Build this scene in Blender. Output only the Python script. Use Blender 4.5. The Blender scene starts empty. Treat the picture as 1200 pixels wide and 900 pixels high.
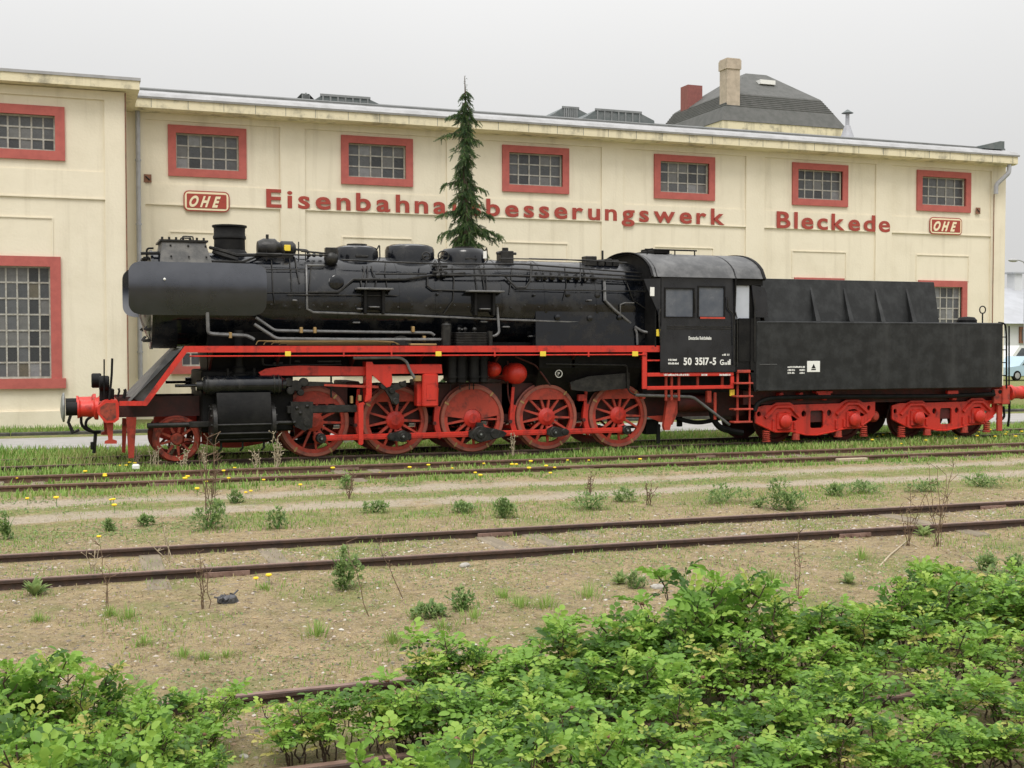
import bpy, math, random
import numpy as np
from mathutils import Vector, Matrix
R = math.radians
random.seed(7); rng = np.random.default_rng(7)
scene = bpy.context.scene
COL = scene.collection

# ------------------------------------------------------------------ camera
CAM = Vector((-4.725, -24.891, 2.261)); YAW = 0.354; PIT = -0.033; F = 1420.   # F in photo pixels (1200 wide)
cd = bpy.data.cameras.new('camera'); cam = bpy.data.objects.new('camera', cd); COL.objects.link(cam)
cam.location = CAM; cam.rotation_euler = (math.pi/2 + PIT, 0, -YAW)
cd.sensor_width = 36; cd.lens = 36*F/1200; cd.clip_start = .1; cd.clip_end = 4000
scene.camera = cam
# ------------------------------------------------------------------ light: overcast sky + one very soft sun
SUN_EL, SUN_AZ = R(60), R(205)          # azimuth clockwise from +Y
w = bpy.data.worlds.new('World'); scene.world = w; w.use_nodes = True
nt = w.node_tree; N = nt.nodes; LK = nt.links
bg = N['Background']
sky = N.new('ShaderNodeTexSky'); sky.sky_type = 'NISHITA'; sky.sun_disc = False
sky.sun_elevation = SUN_EL; sky.sun_rotation = SUN_AZ; sky.dust_density = 3; sky.air_density = 1
# an overcast sky: the cloud layer hides most of the blue; it is brighter overhead than at the horizon, as cloud is
tc = N.new('ShaderNodeTexCoord'); sep = N.new('ShaderNodeSeparateXYZ'); LK.new(tc.outputs['Generated'], sep.inputs[0])
rp = N.new('ShaderNodeMapRange'); rp.inputs['From Min'].default_value = 0.0; rp.inputs['From Max'].default_value = 1.0
rp.inputs['To Min'].default_value = 5.7; rp.inputs['To Max'].default_value = 17.5; rp.interpolation_type = 'SMOOTHSTEP'
LK.new(sep.outputs['Z'], rp.inputs['Value'])
cn = N.new('ShaderNodeTexNoise'); cn.inputs['Scale'].default_value = 2.2; cn.inputs['Detail'].default_value = 5
LK.new(tc.outputs['Generated'], cn.inputs['Vector'])
cm = N.new('ShaderNodeMapRange'); cm.inputs['To Min'].default_value = .95; cm.inputs['To Max'].default_value = 1.05
LK.new(cn.outputs['Fac'], cm.inputs['Value'])
mu = N.new('ShaderNodeMath'); mu.operation = 'MULTIPLY'; LK.new(rp.outputs[0], mu.inputs[0]); LK.new(cm.outputs[0], mu.inputs[1])
cc = N.new('ShaderNodeMix'); cc.data_type = 'RGBA'; cc.blend_type = 'MULTIPLY'; cc.inputs[0].default_value = 1
cc.inputs[6].default_value = (1, .995, .985, 1); LK.new(mu.outputs[0], cc.inputs[7])
mx = N.new('ShaderNodeMix'); mx.data_type = 'RGBA'; mx.inputs[0].default_value = .97
LK.new(sky.outputs[0], mx.inputs[6]); LK.new(cc.outputs[2], mx.inputs[7]); LK.new(mx.outputs[2], bg.inputs['Color'])
bg.inputs['Strength'].default_value = .1
sd = bpy.data.lights.new('sun', 'SUN'); sd.energy = 1.5; sd.angle = R(22); sd.color = (1, .96, .9)
so = bpy.data.objects.new('sun', sd); COL.objects.link(so); so.location = (0, -30, 40)
sv = Vector((math.sin(SUN_AZ)*math.cos(SUN_EL), math.cos(SUN_AZ)*math.cos(SUN_EL), math.sin(SUN_EL)))
so.rotation_euler = sv.to_track_quat('Z', 'Y').to_euler()
vs = scene.view_settings; vs.view_transform = 'Standard'; vs.look = 'None'; vs.exposure = 0.22; vs.gamma = 1; vs.use_curve_mapping = False

# ------------------------------------------------------------------ pixel -> place
_fw = Vector((math.sin(YAW)*math.cos(PIT), math.cos(YAW)*math.cos(PIT), math.sin(PIT)))
_rt = Vector((math.cos(YAW), -math.sin(YAW), 0)); _up = _rt.cross(_fw)
def ray(u, v): return _fw + _rt*((u-600)/F) + _up*((450-v)/F)
def PY(u, v, Y):
    d = ray(u, v); return CAM + d*((Y-CAM.y)/d.y)
def PZ(u, v, z):
    d = ray(u, v); return CAM + d*((z-CAM.z)/d.z)
ZB, RB = 3.13, .95                      # boiler axis height and radius
def PB(u, v, off=0.03, rad=None, zb=None):
    """point on the boiler jacket seen at (u, v)"""
    r = (rad or RB) + off; zb = zb or ZB; d = ray(u, v)
    oy, oz = CAM.y, CAM.z - zb
    a = d.y**2 + d.z**2; b = 2*(oy*d.y + oz*d.z); c = oy*oy + oz*oz - r*r
    D = b*b - 4*a*c
    t = (-b - math.sqrt(D))/(2*a) if D > 0 else -b/(2*a)
    return CAM + d*t

# ------------------------------------------------------------------ mesh helpers
ORG = {}
def link(o): COL.objects.link(o); return o
def thing(name, label, cat, loc=(0, 0, 0), group=None):
    o = bpy.data.objects.new(name, None); link(o); o.location = loc; o.empty_display_size = .2
    ORG[o.name] = Vector(loc); o['label'] = label; o['category'] = cat
    if group: o['group'] = group
    return o
def tag(o, label, cat, group=None):
    o['label'] = label; o['category'] = cat
    if group: o['group'] = group
    return o
def struct(o, kind='structure'): o['kind'] = kind; return o
def dup(o, parent=None, loc=None, label=None):
    c = o.copy(); link(c); c.parent = parent
    if loc is not None: c.location = loc
    if label: c['label'] = label
    for ch in o.children: dup(ch, c)
    return c
class MB:
    def __init__(s): s.v = []; s.f = []
    def poly(s, pts): n = len(s.v); s.v += [tuple(p) for p in pts]; s.f.append(tuple(range(n, n+len(pts)))); return s
    def box(s, x0, x1, y0, y1, z0, z1):
        if x0 > x1: x0, x1 = x1, x0
        if y0 > y1: y0, y1 = y1, y0
        if z0 > z1: z0, z1 = z1, z0
        n = len(s.v)
        s.v += [(x, y, z) for z in (z0, z1) for y in (y0, y1) for x in (x0, x1)]
        s.f += [tuple(n+i for i in q) for q in ((0, 2, 3, 1), (4, 5, 7, 6), (0, 1, 5, 4), (2, 6, 7, 3), (0, 4, 6, 2), (1, 3, 7, 5))]
        return s
    def bbox(s, x0, x1, y0, y1, z0, z1, b=.01):
        """bevelled box: an octagonal ring profile with chamfered top and bottom"""
        if x0 > x1: x0, x1 = x1, x0
        if y0 > y1: y0, y1 = y1, y0
        if z0 > z1: z0, z1 = z1, z0
        b = min(b, (x1-x0)*.45, (y1-y0)*.45, (z1-z0)*.45)
        n = len(s.v); rings = []
        for z, i in ((z0, b), (z0+b, 0), (z1-b, 0), (z1, b)):
            X0, X1, Y0, Y1 = x0+i, x1-i, y0+i, y1-i
            rings.append([(X0+b, Y0, z), (X1-b, Y0, z), (X1, Y0+b, z), (X1, Y1-b, z), (X1-b, Y1, z), (X0+b, Y1, z), (X0, Y1-b, z), (X0, Y0+b, z)])
        for r in rings: s.v += r
        for k in range(3):
            for i in range(8):
                j = (i+1) % 8; s.f.append((n+k*8+i, n+k*8+j, n+k*8+8+j, n+k*8+8+i))
        s.f.append(tuple(n+i for i in range(7, -1, -1))); s.f.append(tuple(n+24+i for i in range(8)))
        return s
    def prism(s, pts, y0, y1):
        """polygon in X,Z extruded along Y"""
        n = len(s.v); m = len(pts)
        A = sum(pts[i][0]*pts[(i+1) % m][1] - pts[(i+1) % m][0]*pts[i][1] for i in range(m))
        if A < 0: pts = pts[::-1]
        if y0 > y1: y0, y1 = y1, y0
        s.v += [(p[0], y0, p[1]) for p in pts] + [(p[0], y1, p[1]) for p in pts]
        s.f.append(tuple(n+i for i in range(m))); s.f.append(tuple(n+m+i for i in range(m-1, -1, -1)))
        for i in range(m):
            j = (i+1) % m; s.f.append((n+j, n+i, n+m+i, n+m+j))
        return s
    def prismX(s, pts, x0, x1):
        """polygon in Y,Z extruded along X"""
        n = len(s.v); m = len(pts)
        A = sum(pts[i][0]*pts[(i+1) % m][1] - pts[(i+1) % m][0]*pts[i][1] for i in range(m))
        if A < 0: pts = pts[::-1]
        if x0 > x1: x0, x1 = x1, x0
        s.v += [(x0, p[0], p[1]) for p in pts] + [(x1, p[0], p[1]) for p in pts]
        s.f.append(tuple(n+i for i in range(m-1, -1, -1))); s.f.append(tuple(n+m+i for i in range(m)))
        for i in range(m):
            j = (i+1) % m; s.f.append((n+i, n+j, n+m+j, n+m+i))
        return s
    def lathe(s, prof, axis='z', c=(0, 0, 0), seg=24, a0=0, a1=2*math.pi, cap=True):
        """prof = [(radius, distance along the axis)]"""
        if prof[0] == prof[-1]: cap = False
        n = len(s.v); full = abs(a1-a0-2*math.pi) < 1e-6; m = seg if full else seg+1
        for r, h in prof:
            for i in range(m):
                a = a0 + (a1-a0)*i/seg; p, q = r*math.cos(a), r*math.sin(a)
                d = {'z': (p, q, h), 'y': (q, h, p), 'x': (h, p, q)}[axis]
                s.v.append((c[0]+d[0], c[1]+d[1], c[2]+d[2]))
        for k in range(len(prof)-1):
            for i in range(seg):
                j = (i+1) % m
                s.f.append((n+k*m+i, n+k*m+j, n+(k+1)*m+j, n+(k+1)*m+i))
        if full and cap:
            if prof[0][0] > 1e-4: s.f.append(tuple(n+i for i in range(m-1, -1, -1)))
            if prof[-1][0] > 1e-4: s.f.append(tuple(n+(len(prof)-1)*m+i for i in range(m)))
        return s
    def cyl(s, r, h0, h1, axis='z', c=(0, 0, 0), seg=20, bev=0):
        pr = [(r, h0), (r, h1)] if not bev else [(r-bev, h0), (r, h0+bev), (r, h1-bev), (r-bev, h1)]
        return s.lathe(pr, axis, c, seg)
    def ball(s, r, c, seg=16, sx=1, sy=1, sz=1):
        n0 = len(s.v); k = seg//2
        s.lathe([(max(r*math.sin(math.pi*i/k), 1e-5), -r*math.cos(math.pi*i/k)) for i in range(k+1)], 'z', (0, 0, 0), seg)
        for i in range(n0, len(s.v)):
            x, y, z = s.v[i]; s.v[i] = (c[0]+x*sx, c[1]+y*sy, c[2]+z*sz)
        return s
    def tube(s, path, r, seg=7, cap=True):
        path = [Vector(p) for p in path]; n = len(s.v); m = len(path); up = Vector((0, 0, 1))
        rr = r if isinstance(r, (list, tuple)) else [r]*m
        prev = None
        for i, p in enumerate(path):
            t = (path[min(i+1, m-1)] - path[max(i-1, 0)]).normalized()
            if prev is None:
                a = t.cross(Vector((0, 1, 0)) if abs(t.y) < .9 else up).normalized()
            else:
                a = (prev - t*prev.dot(t)).normalized()
            prev = a; b = t.cross(a)
            k = 1.0
            if 0 < i < m-1:
                c_ = (path[i]-path[i-1]).normalized().dot((path[i+1]-path[i]).normalized()); k = 1/max(math.sqrt((1+c_)/2), .6)
            for j in range(seg):
                an = 2*math.pi*j/seg; s.v.append(tuple(p + (a*math.cos(an) + b*math.sin(an))*rr[i]*(k if 0 < i < m-1 else 1)))
        for i in range(m-1):
            for j in range(seg):
                q = (j+1) % seg; s.f.append((n+i*seg+j, n+i*seg+q, n+(i+1)*seg+q, n+(i+1)*seg+j))
        if cap:
            s.f.append(tuple(n+j for j in range(seg-1, -1, -1))); s.f.append(tuple(n+(m-1)*seg+j for j in range(seg)))
        return s
    def mesh(s, name, org=Vector((0, 0, 0)), smooth=True):
        me = bpy.data.meshes.new(name)
        me.from_pydata([(v[0]-org[0], v[1]-org[1], v[2]-org[2]) for v in s.v], [], s.f)
        if smooth:
            me.polygons.foreach_set('use_smooth', [True]*len(me.polygons))
            try: me.set_sharp_from_angle(angle=R(34))
            except Exception: pass
        me.update(); return me
    def build(s, name, mat, parent=None, smooth=True, org=None):
        """one mesh object; verts are given in world coordinates unless org is set"""
        o0 = Vector(org) if org is not None else (ORG.get(parent.name, Vector()) if parent else Vector())
        o = bpy.data.objects.new(name, s.mesh(name, o0, smooth)); link(o)
        if mat: o.data.materials.append(mat)
        if parent: o.parent = parent
        if org is not None:
            base = ORG.get(parent.name, Vector()) if parent else Vector()
            o.location = o0 - base
        ORG[o.name] = o0
        return o
def rounded(path, rad=.06, n=4):
    """round the corners of a polyline"""
    path = [Vector(p) for p in path]; out = [path[0]]
    for i in range(1, len(path)-1):
        a, b, c = path[i-1], path[i], path[i+1]
        d1 = (a-b); d2 = (c-b); k = min(rad, d1.length*.45, d2.length*.45)
        p0 = b + d1.normalized()*k; p1 = b + d2.normalized()*k
        for j in range(n+1):
            t = j/n; out.append(p0*(1-t)**2 + b*2*t*(1-t) + p1*t*t)
    return out + [path[-1]]
def tri_mesh(name, V, T, mat, tint=None, parent=None, smooth=False, org=(0, 0, 0)):
    V = np.asarray(V, np.float32) - np.asarray(org, np.float32); T = np.asarray(T, np.int32)
    me = bpy.data.meshes.new(name)
    me.vertices.add(len(V)); me.vertices.foreach_set('co', V.ravel())
    me.loops.add(len(T)*3); me.loops.foreach_set('vertex_index', T.ravel())
    me.polygons.add(len(T)); me.polygons.foreach_set('loop_start', np.arange(0, len(T)*3, 3, dtype=np.int32))
    if smooth: me.polygons.foreach_set('use_smooth', np.ones(len(T), bool))
    if tint is not None:
        a = me.attributes.new('tint', 'FLOAT', 'POINT'); a.data.foreach_set('value', np.asarray(tint, np.float32))
    me.update(calc_edges=True); me.validate()
    o = bpy.data.objects.new(name, me); link(o); me.materials.append(mat)
    if parent: o.parent = parent
    ORG[o.name] = Vector(org)
    return o
def scatter(tv, tf, pos, M, tint=None):
    """template verts (n,3), tris (m,3); pos (k,3); M (k,3,3) -> V, T, tint"""
    tv = np.asarray(tv, np.float64); tf = np.asarray(tf); n = len(tv); k = len(pos)
    V = np.einsum('kij,nj->kni', M, tv) + pos[:, None, :]
    T = tf[None] + (np.arange(k)*n)[:, None, None]
    return V.reshape(-1, 3), T.reshape(-1, 3), (None if tint is None else np.repeat(tint, n))
def rotz(a):
    c, s = np.cos(a), np.sin(a); z = np.zeros_like(a); o = np.ones_like(a)
    return np.stack([np.stack([c, -s, z], -1), np.stack([s, c, z], -1), np.stack([z, z, o], -1)], -2)
def rotx(a):
    c, s = np.cos(a), np.sin(a); z = np.zeros_like(a); o = np.ones_like(a)
    return np.stack([np.stack([o, z, z], -1), np.stack([z, c, -s], -1), np.stack([z, s, c], -1)], -2)
def roty(a):
    c, s = np.cos(a), np.sin(a); z = np.zeros_like(a); o = np.ones_like(a)
    return np.stack([np.stack([c, z, s], -1), np.stack([z, o, z], -1), np.stack([-s, z, c], -1)], -2)

# ------------------------------------------------------------------ materials
def new_mat(name):
    m = bpy.data.materials.new(name); m.use_nodes = True; t = m.node_tree
    return m, t, t.nodes, t.links, t.nodes['Principled BSDF']
def paint(name, col, col2=None, rough=.5, scale=3., amt=(.35, .7), metal=0., bump=0., bscale=30., stretch=(1, 1, 1), rough2=None, spec=.5, streak=None, coat=0):
    """base colour with worn patches of col2, optional vertical streaks, fine bump"""
    m, t, n, l, b = new_mat(name)
    b.inputs['Roughness'].default_value = rough; b.inputs['Metallic'].default_value = metal; b.inputs['Specular IOR Level'].default_value = spec
    b.inputs['Coat Weight'].default_value = coat
    tcn = n.new('ShaderNodeTexCoord'); mp = n.new('ShaderNodeMapping'); l.new(tcn.outputs['Object'], mp.inputs[0]); mp.inputs['Scale'].default_value = stretch
    last = None
    if col2 is not None:
        nz = n.new('ShaderNodeTexNoise'); nz.inputs['Scale'].default_value = scale; nz.inputs['Detail'].default_value = 8; nz.inputs['Roughness'].default_value = .65
        l.new(mp.outputs[0], nz.inputs['Vector'])
        mr = n.new('ShaderNodeMapRange'); mr.inputs['From Min'].default_value = amt[0]; mr.inputs['From Max'].default_value = amt[1]; mr.interpolation_type = 'SMOOTHSTEP'
        l.new(nz.outputs['Fac'], mr.inputs['Value'])
        mix = n.new('ShaderNodeMix'); mix.data_type = 'RGBA'; mix.inputs[6].default_value = (*col, 1); mix.inputs[7].default_value = (*col2, 1)
        l.new(mr.outputs[0], mix.inputs[0]); last = mix.outputs[2]
        if rough2 is not None:
            m2 = n.new('ShaderNodeMapRange'); m2.inputs['To Min'].default_value = rough; m2.inputs['To Max'].default_value = rough2
            l.new(mr.outputs[0], m2.inputs['Value']); l.new(m2.outputs[0], b.inputs['Roughness'])
    if streak is not None:
        mp2 = n.new('ShaderNodeMapping'); l.new(tcn.outputs['Object'], mp2.inputs[0]); mp2.inputs['Scale'].default_value = (streak[1], streak[1], streak[1]*.06)
        ns = n.new('ShaderNodeTexNoise'); ns.inputs['Scale'].default_value = 1; ns.inputs['Detail'].default_value = 6; ns.inputs['Roughness'].default_value = .6
        l.new(mp2.outputs[0], ns.inputs['Vector'])
        ms = n.new('ShaderNodeMapRange'); ms.inputs['From Min'].default_value = streak[2]; ms.inputs['From Max'].default_value = streak[3]; ms.inputs['To Max'].default_value = streak[4]
        l.new(ns.outputs['Fac'], ms.inputs['Value'])
        mix2 = n.new('ShaderNodeMix'); mix2.data_type = 'RGBA'; mix2.inputs[7].default_value = (*streak[0], 1)
        if last: l.new(last, mix2.inputs[6])
        else: mix2.inputs[6].default_value = (*col, 1)
        l.new(ms.outputs[0], mix2.inputs[0]); last = mix2.outputs[2]
    if last: l.new(last, b.inputs['Base Color'])
    else: b.inputs['Base Color'].default_value = (*col, 1)
    if bump:
        nb = n.new('ShaderNodeTexNoise'); nb.inputs['Scale'].default_value = bscale; nb.inputs['Detail'].default_value = 6
        l.new(mp.outputs[0], nb.inputs['Vector'])
        bp = n.new('ShaderNodeBump'); bp.inputs['Strength'].default_value = bump; bp.inputs['Distance'].default_value = .02
        l.new(nb.outputs['Fac'], bp.inputs['Height']); l.new(bp.outputs[0], b.inputs['Normal'])
    return m
def leafmat(name, cols, trans=.35, rough=.5):
    """leaf colour chosen per leaf by the 'tint' attribute; part of the light passes through"""
    m, t, n, l, b = new_mat(name)
    at = n.new('ShaderNodeAttribute'); at.attribute_name = 'tint'
    cr = n.new('ShaderNodeValToRGB'); e = cr.color_ramp.elements
    while len(e) < len(cols): e.new(.5)
    for i, c in enumerate(cols): e[i].position = i/(len(cols)-1); e[i].color = (*c, 1)
    l.new(at.outputs['Fac'], cr.inputs[0]); l.new(cr.outputs[0], b.inputs['Base Color']); b.inputs['Roughness'].default_value = rough
    b.inputs['Specular IOR Level'].default_value = .35
    tr = n.new('ShaderNodeBsdfTranslucent'); l.new(cr.outputs[0], tr.inputs['Color'])
    ms = n.new('ShaderNodeMixShader'); ms.inputs[0].default_value = trans
    l.new(b.outputs[0], ms.inputs[1]); l.new(tr.outputs[0], ms.inputs[2]); l.new(ms.outputs[0], n['Material Output'].inputs['Surface'])
    return m
M = {}
M['cream'] = paint('cream_plaster', (.77, .705, .56), (.69, .625, .485), .9, .7, (.40, .78), bump=.25, bscale=14, streak=((.47, .41, .30), 2.6, .54, .82, .55))
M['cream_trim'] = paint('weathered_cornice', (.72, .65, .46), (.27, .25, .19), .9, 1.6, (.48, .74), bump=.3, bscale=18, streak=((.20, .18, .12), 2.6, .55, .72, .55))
M['redframe'] = paint('red_window_surround', (.45, .115, .095), (.38, .095, .08), .8, 5, bump=.1)
M['letter'] = paint('red_lettering', (.37, .058, .04), (.31, .05, .036), .8, 9)
M['signcream'] = paint('cream_lettering', (.80, .70, .48), None, .8)
M['muntin'] = paint('pale_glazing_bar', (.42, .41, .37), (.27, .25, .21), .6, 9)
for i, c in enumerate([(.075, .08, .085), (.11, .115, .12), (.16, .16, .155), (.045, .048, .052), (.24, .245, .25), (.13, .115, .085)]):
    M['pane%d' % i] = paint('dusty_pane_%d' % i, c, tuple(x*.75 for x in c), .22, 6, rough2=.5)
M['zinc'] = paint('zinc_sheet', (.37, .37, .375), (.28, .28, .28), .65, 2)
M['pipe'] = paint('grey_downpipe', (.40, .41, .44), (.33, .33, .35), .5, 4)
M['rooffelt'] = paint('roof_felt', (.17, .175, .175), (.11, .115, .11), .85, 2.5, bump=.2)
M['slate'] = paint('mansard_slate', (.105, .105, .10), (.075, .078, .072), .75, 2.2, bump=.3, bscale=22)
M['brickred'] = paint('red_chimney', (.28, .10, .085), (.22, .08, .07), .85, 5)
M['plaster'] = paint('chimney_plaster', (.50, .42, .33), (.38, .32, .25), .9, 3)
M['lanternbar'] = paint('lantern_bar', (.22, .23, .23), (.15, .16, .16), .7, 3)
M['lantern'] = paint('lantern_steel', (.10, .12, .12), (.16, .17, .17), .7, 3)
M['dark'] = paint('dark_interior', (.02, .02, .02), None, .9)
M['black'] = paint('black_boiler_paint', (.003, .004, .0065), (.014, .014, .0145), .12, 2.6, (.45, .66), rough2=.5, spec=.5, bump=.22, bscale=5, streak=((.038, .037, .034), 3.5, .57, .78, .5))
M['blackgloss'] = paint('black_gloss_plate', (.006, .007, .010), (.015, .016, .020), .24, 2., spec=.5, rough2=.4, bump=.15, bscale=3, streak=((.05, .05, .05), 3, .6, .8, .4))
M['deflector'] = paint('blue_black_deflector', (.010, .0135, .024), (.022, .026, .040), .26, 1.6, spec=.95, rough2=.38, bump=.12, bscale=2.5, streak=((.05, .052, .06), 2.5, .58, .8, .35))
M['blackmatt'] = paint('matt_black_steel', (.005, .005, .0055), (.013, .0125, .012), .6, 4, spec=.18, bump=.2, bscale=20)
M['grime'] = paint('oily_black_steel', (.008, .008, .008), (.030, .028, .025), .42, 7, spec=.35, bump=.25, bscale=25)
M['tenderblack'] = paint('faded_black_tender', (.008, .009, .0095), (.024, .026, .027), .55, 3.5, (.38, .68), spec=.4, bump=.2, bscale=7, streak=((.052, .053, .053), 2.6, .54, .78, .5))
M['roofgrey'] = paint('sooty_cab_roof', (.045, .046, .048), (.12, .12, .12), .5, 2.6, bump=.2, bscale=12)
M['sooty'] = paint('sooty_grey_box', (.06, .06, .06), (.13, .125, .115), .7, 4, bump=.25)
M['red'] = paint('bright_red_paint', (.56, .030, .017), (.17, .014, .010), .42, 4, (.50, .74), rough2=.65, bump=.2, streak=((.16, .018, .013), 5, .54, .76, .7))
M['wheelred'] = paint('dusty_wheel_red', (.44, .050, .028), (.13, .026, .018), .6, 5, (.46, .74), bump=.2)
M['darkred'] = paint('grimy_dark_red', (.10, .011, .009), (.03, .010, .009), .6, 4, bump=.2)
M['framered'] = paint('oily_frame_red', (.030, .008, .007), (.075, .012, .010), .6, 3, bump=.2)
M['tyre'] = paint('worn_tyre_steel', (.33, .095, .065), (.13, .05, .04), .5, 6, (.45, .75))
M['orangered'] = paint('faded_orange_red', (.34, .05, .025), (.08, .022, .015), .65, 6, (.42, .68))
M['yellow'] = paint('yellow_marker', (.80, .60, .05), None, .5)
M['white'] = paint('white_paint', (.78, .78, .75), None, .6)
M['greypipe'] = paint('bare_grey_pipe', (.15, .15, .15), (.085, .085, .085), .42, 8)
M['brass'] = paint('dull_brass', (.40, .27, .12), None, .4, metal=.6)
M['glasscab'] = paint('cab_window_glass', (.07, .08, .10), (.11, .12, .14), .12, 3, rough2=.3)
M['palepanel'] = paint('pale_grey_panel', (.47, .50, .56), (.40, .43, .48), .4, 2)
M['steelrim'] = paint('buffer_steel', (.26, .28, .27), (.12, .12, .115), .5, 6, metal=.2)
M['rail'] = paint('rusty_rail', (.075, .042, .03), (.04, .027, .022), .75, 12, bump=.3, bscale=50)
M['railtop'] = paint('worn_rail_head', (.24, .155, .125), (.15, .09, .07), .5, 6)
M['railrust'] = paint('orange_brown_rail', (.16, .085, .058), (.085, .05, .036), .8, 9, bump=.3, bscale=40)
M['rust'] = paint('pale_rust', (.26, .12, .07), (.14, .07, .045), .8, 7)
M['sleeper'] = paint('weathered_sleeper', (.17, .14, .10), (.26, .215, .15), .95, 3, stretch=(3, .5, 1), bump=.4)
M['pavement'] = paint('concrete_pavement', (.36, .35, .34), (.29, .285, .27), .9, 1.6, bump=.2)
M['kerb'] = paint('dark_kerb', (.045, .044, .04), (.09, .085, .07), .9, 5, bump=.3)
M['bark'] = paint('rose_stem_bark', (.055, .035, .025), (.10, .06, .04), .85, 20, bump=.3)
M['trunk'] = paint('spruce_bark', (.07, .05, .035), (.12, .085, .06), .9, 12, bump=.5)
M['stone'] = paint('pale_stone', (.42, .40, .36), (.30, .28, .25), .9, 9, bump=.4)
M['deadstalk'] = paint('dry_stalk', (.12, .075, .045), (.20, .14, .09), .9, 14)
M['palestalk'] = paint('bleached_stalk', (.45, .38, .27), (.33, .27, .18), .9, 14)
M['rosehip'] = paint('dried_rosehip', (.30, .13, .085), (.16, .07, .05), .7, 30)
M['coal'] = paint('coal', (.012, .012, .012), (.025, .025, .025), .5, 8, bump=.8)
M['leaf'] = leafmat('rose_leaf', [(.06, .13, .03), (.14, .28, .045), (.24, .42, .065), (.39, .53, .10), (.50, .45, .14)], .42)
M['weed'] = leafmat('weed_leaf', [(.13, .21, .08), (.21, .31, .11), (.30, .41, .15), (.38, .46, .19)], .5)
M['grass'] = leafmat('grass_blade', [(.12, .24, .04), (.20, .35, .07), (.31, .43, .11), (.38, .34, .15), (.47, .38, .22)], .3, .6)
M['needle'] = leafmat('spruce_needle', [(.02, .045, .016), (.04, .085, .024), (.08, .14, .036), (.12, .19, .055)], .15, .6)
M['dandelion'] = paint('dandelion_yellow', (.85, .60, .02), None, .7)
M['stem'] = paint('green_stem', (.10, .22, .05), None, .7)

# ================================================================== ground
GP = [(-400, -.22), (-25, -.2), (-19, -.14), (-16, -.12), (-14, -.09), (-8.8, -.085), (-7, -.10), (-4.6, -.09), (-2, -.10), (1.5, -.115), (3.1, -.09), (5.5, -.07), (8.5, -.02), (9.6, 0), (400, 0)]
_gy = np.array([p[0] for p in GP]); _gzz = np.array([p[1] for p in GP])
def vnoise(x, y, s, seed=0):
    x = np.asarray(x, float)*s; y = np.asarray(y, float)*s
    xi = np.floor(x); yi = np.floor(y); fx = x-xi; fy = y-yi; fx = fx*fx*(3-2*fx); fy = fy*fy*(3-2*fy)
    def h(a, b):
        q = np.sin(a*127.1 + b*311.7 + seed*74.7)*43758.5453; return q - np.floor(q)
    return (h(xi, yi)*(1-fx) + h(xi+1, yi)*fx)*(1-fy) + (h(xi, yi+1)*(1-fx) + h(xi+1, yi+1)*fx)*fy
def gz(x, y):
    x = np.asarray(x, float); y = np.asarray(y, float)
    z = np.interp(y, _gy, _gzz)
    a = np.clip((y+25)/3, 0, 1)*np.clip((8-y)/3, 0, 1)
    z = z + a*((vnoise(x, y, .5, 1)-.5)*.04 + (vnoise(x, y, 1.7, 2)-.5)*.03 + (vnoise(x, y, 5, 3)-.5)*.02)
    r = np.exp(-((y+5.8)/.28)**2) + np.exp(-((y+7.45)/.30)**2)
    return z - r*.03
def axis(lo, hi, a, b, step, n):
    L = lo + (a-lo)*np.linspace(0, 1, n)**.35; H = b + (hi-b)*np.linspace(0, 1, n)**2.8
    return np.unique(np.concatenate([L, np.arange(a, b, step), H]))
gx = axis(-700, 900, -16, 32, .16, 14); gy = axis(-300, 1500, -23, 13, .12, 14)
GX, GY = np.meshgrid(gx, gy); GZ = gz(GX, GY)
nx, ny = len(gx), len(gy); idx = np.arange(nx*ny).reshape(ny, nx)
a_, b_, c_, d_ = idx[:-1, :-1].ravel(), idx[:-1, 1:].ravel(), idx[1:, 1:].ravel(), idx[1:, :-1].ravel()
T = np.concatenate([np.stack([a_, b_, c_], 1), np.stack([a_, c_, d_], 1)])
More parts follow.
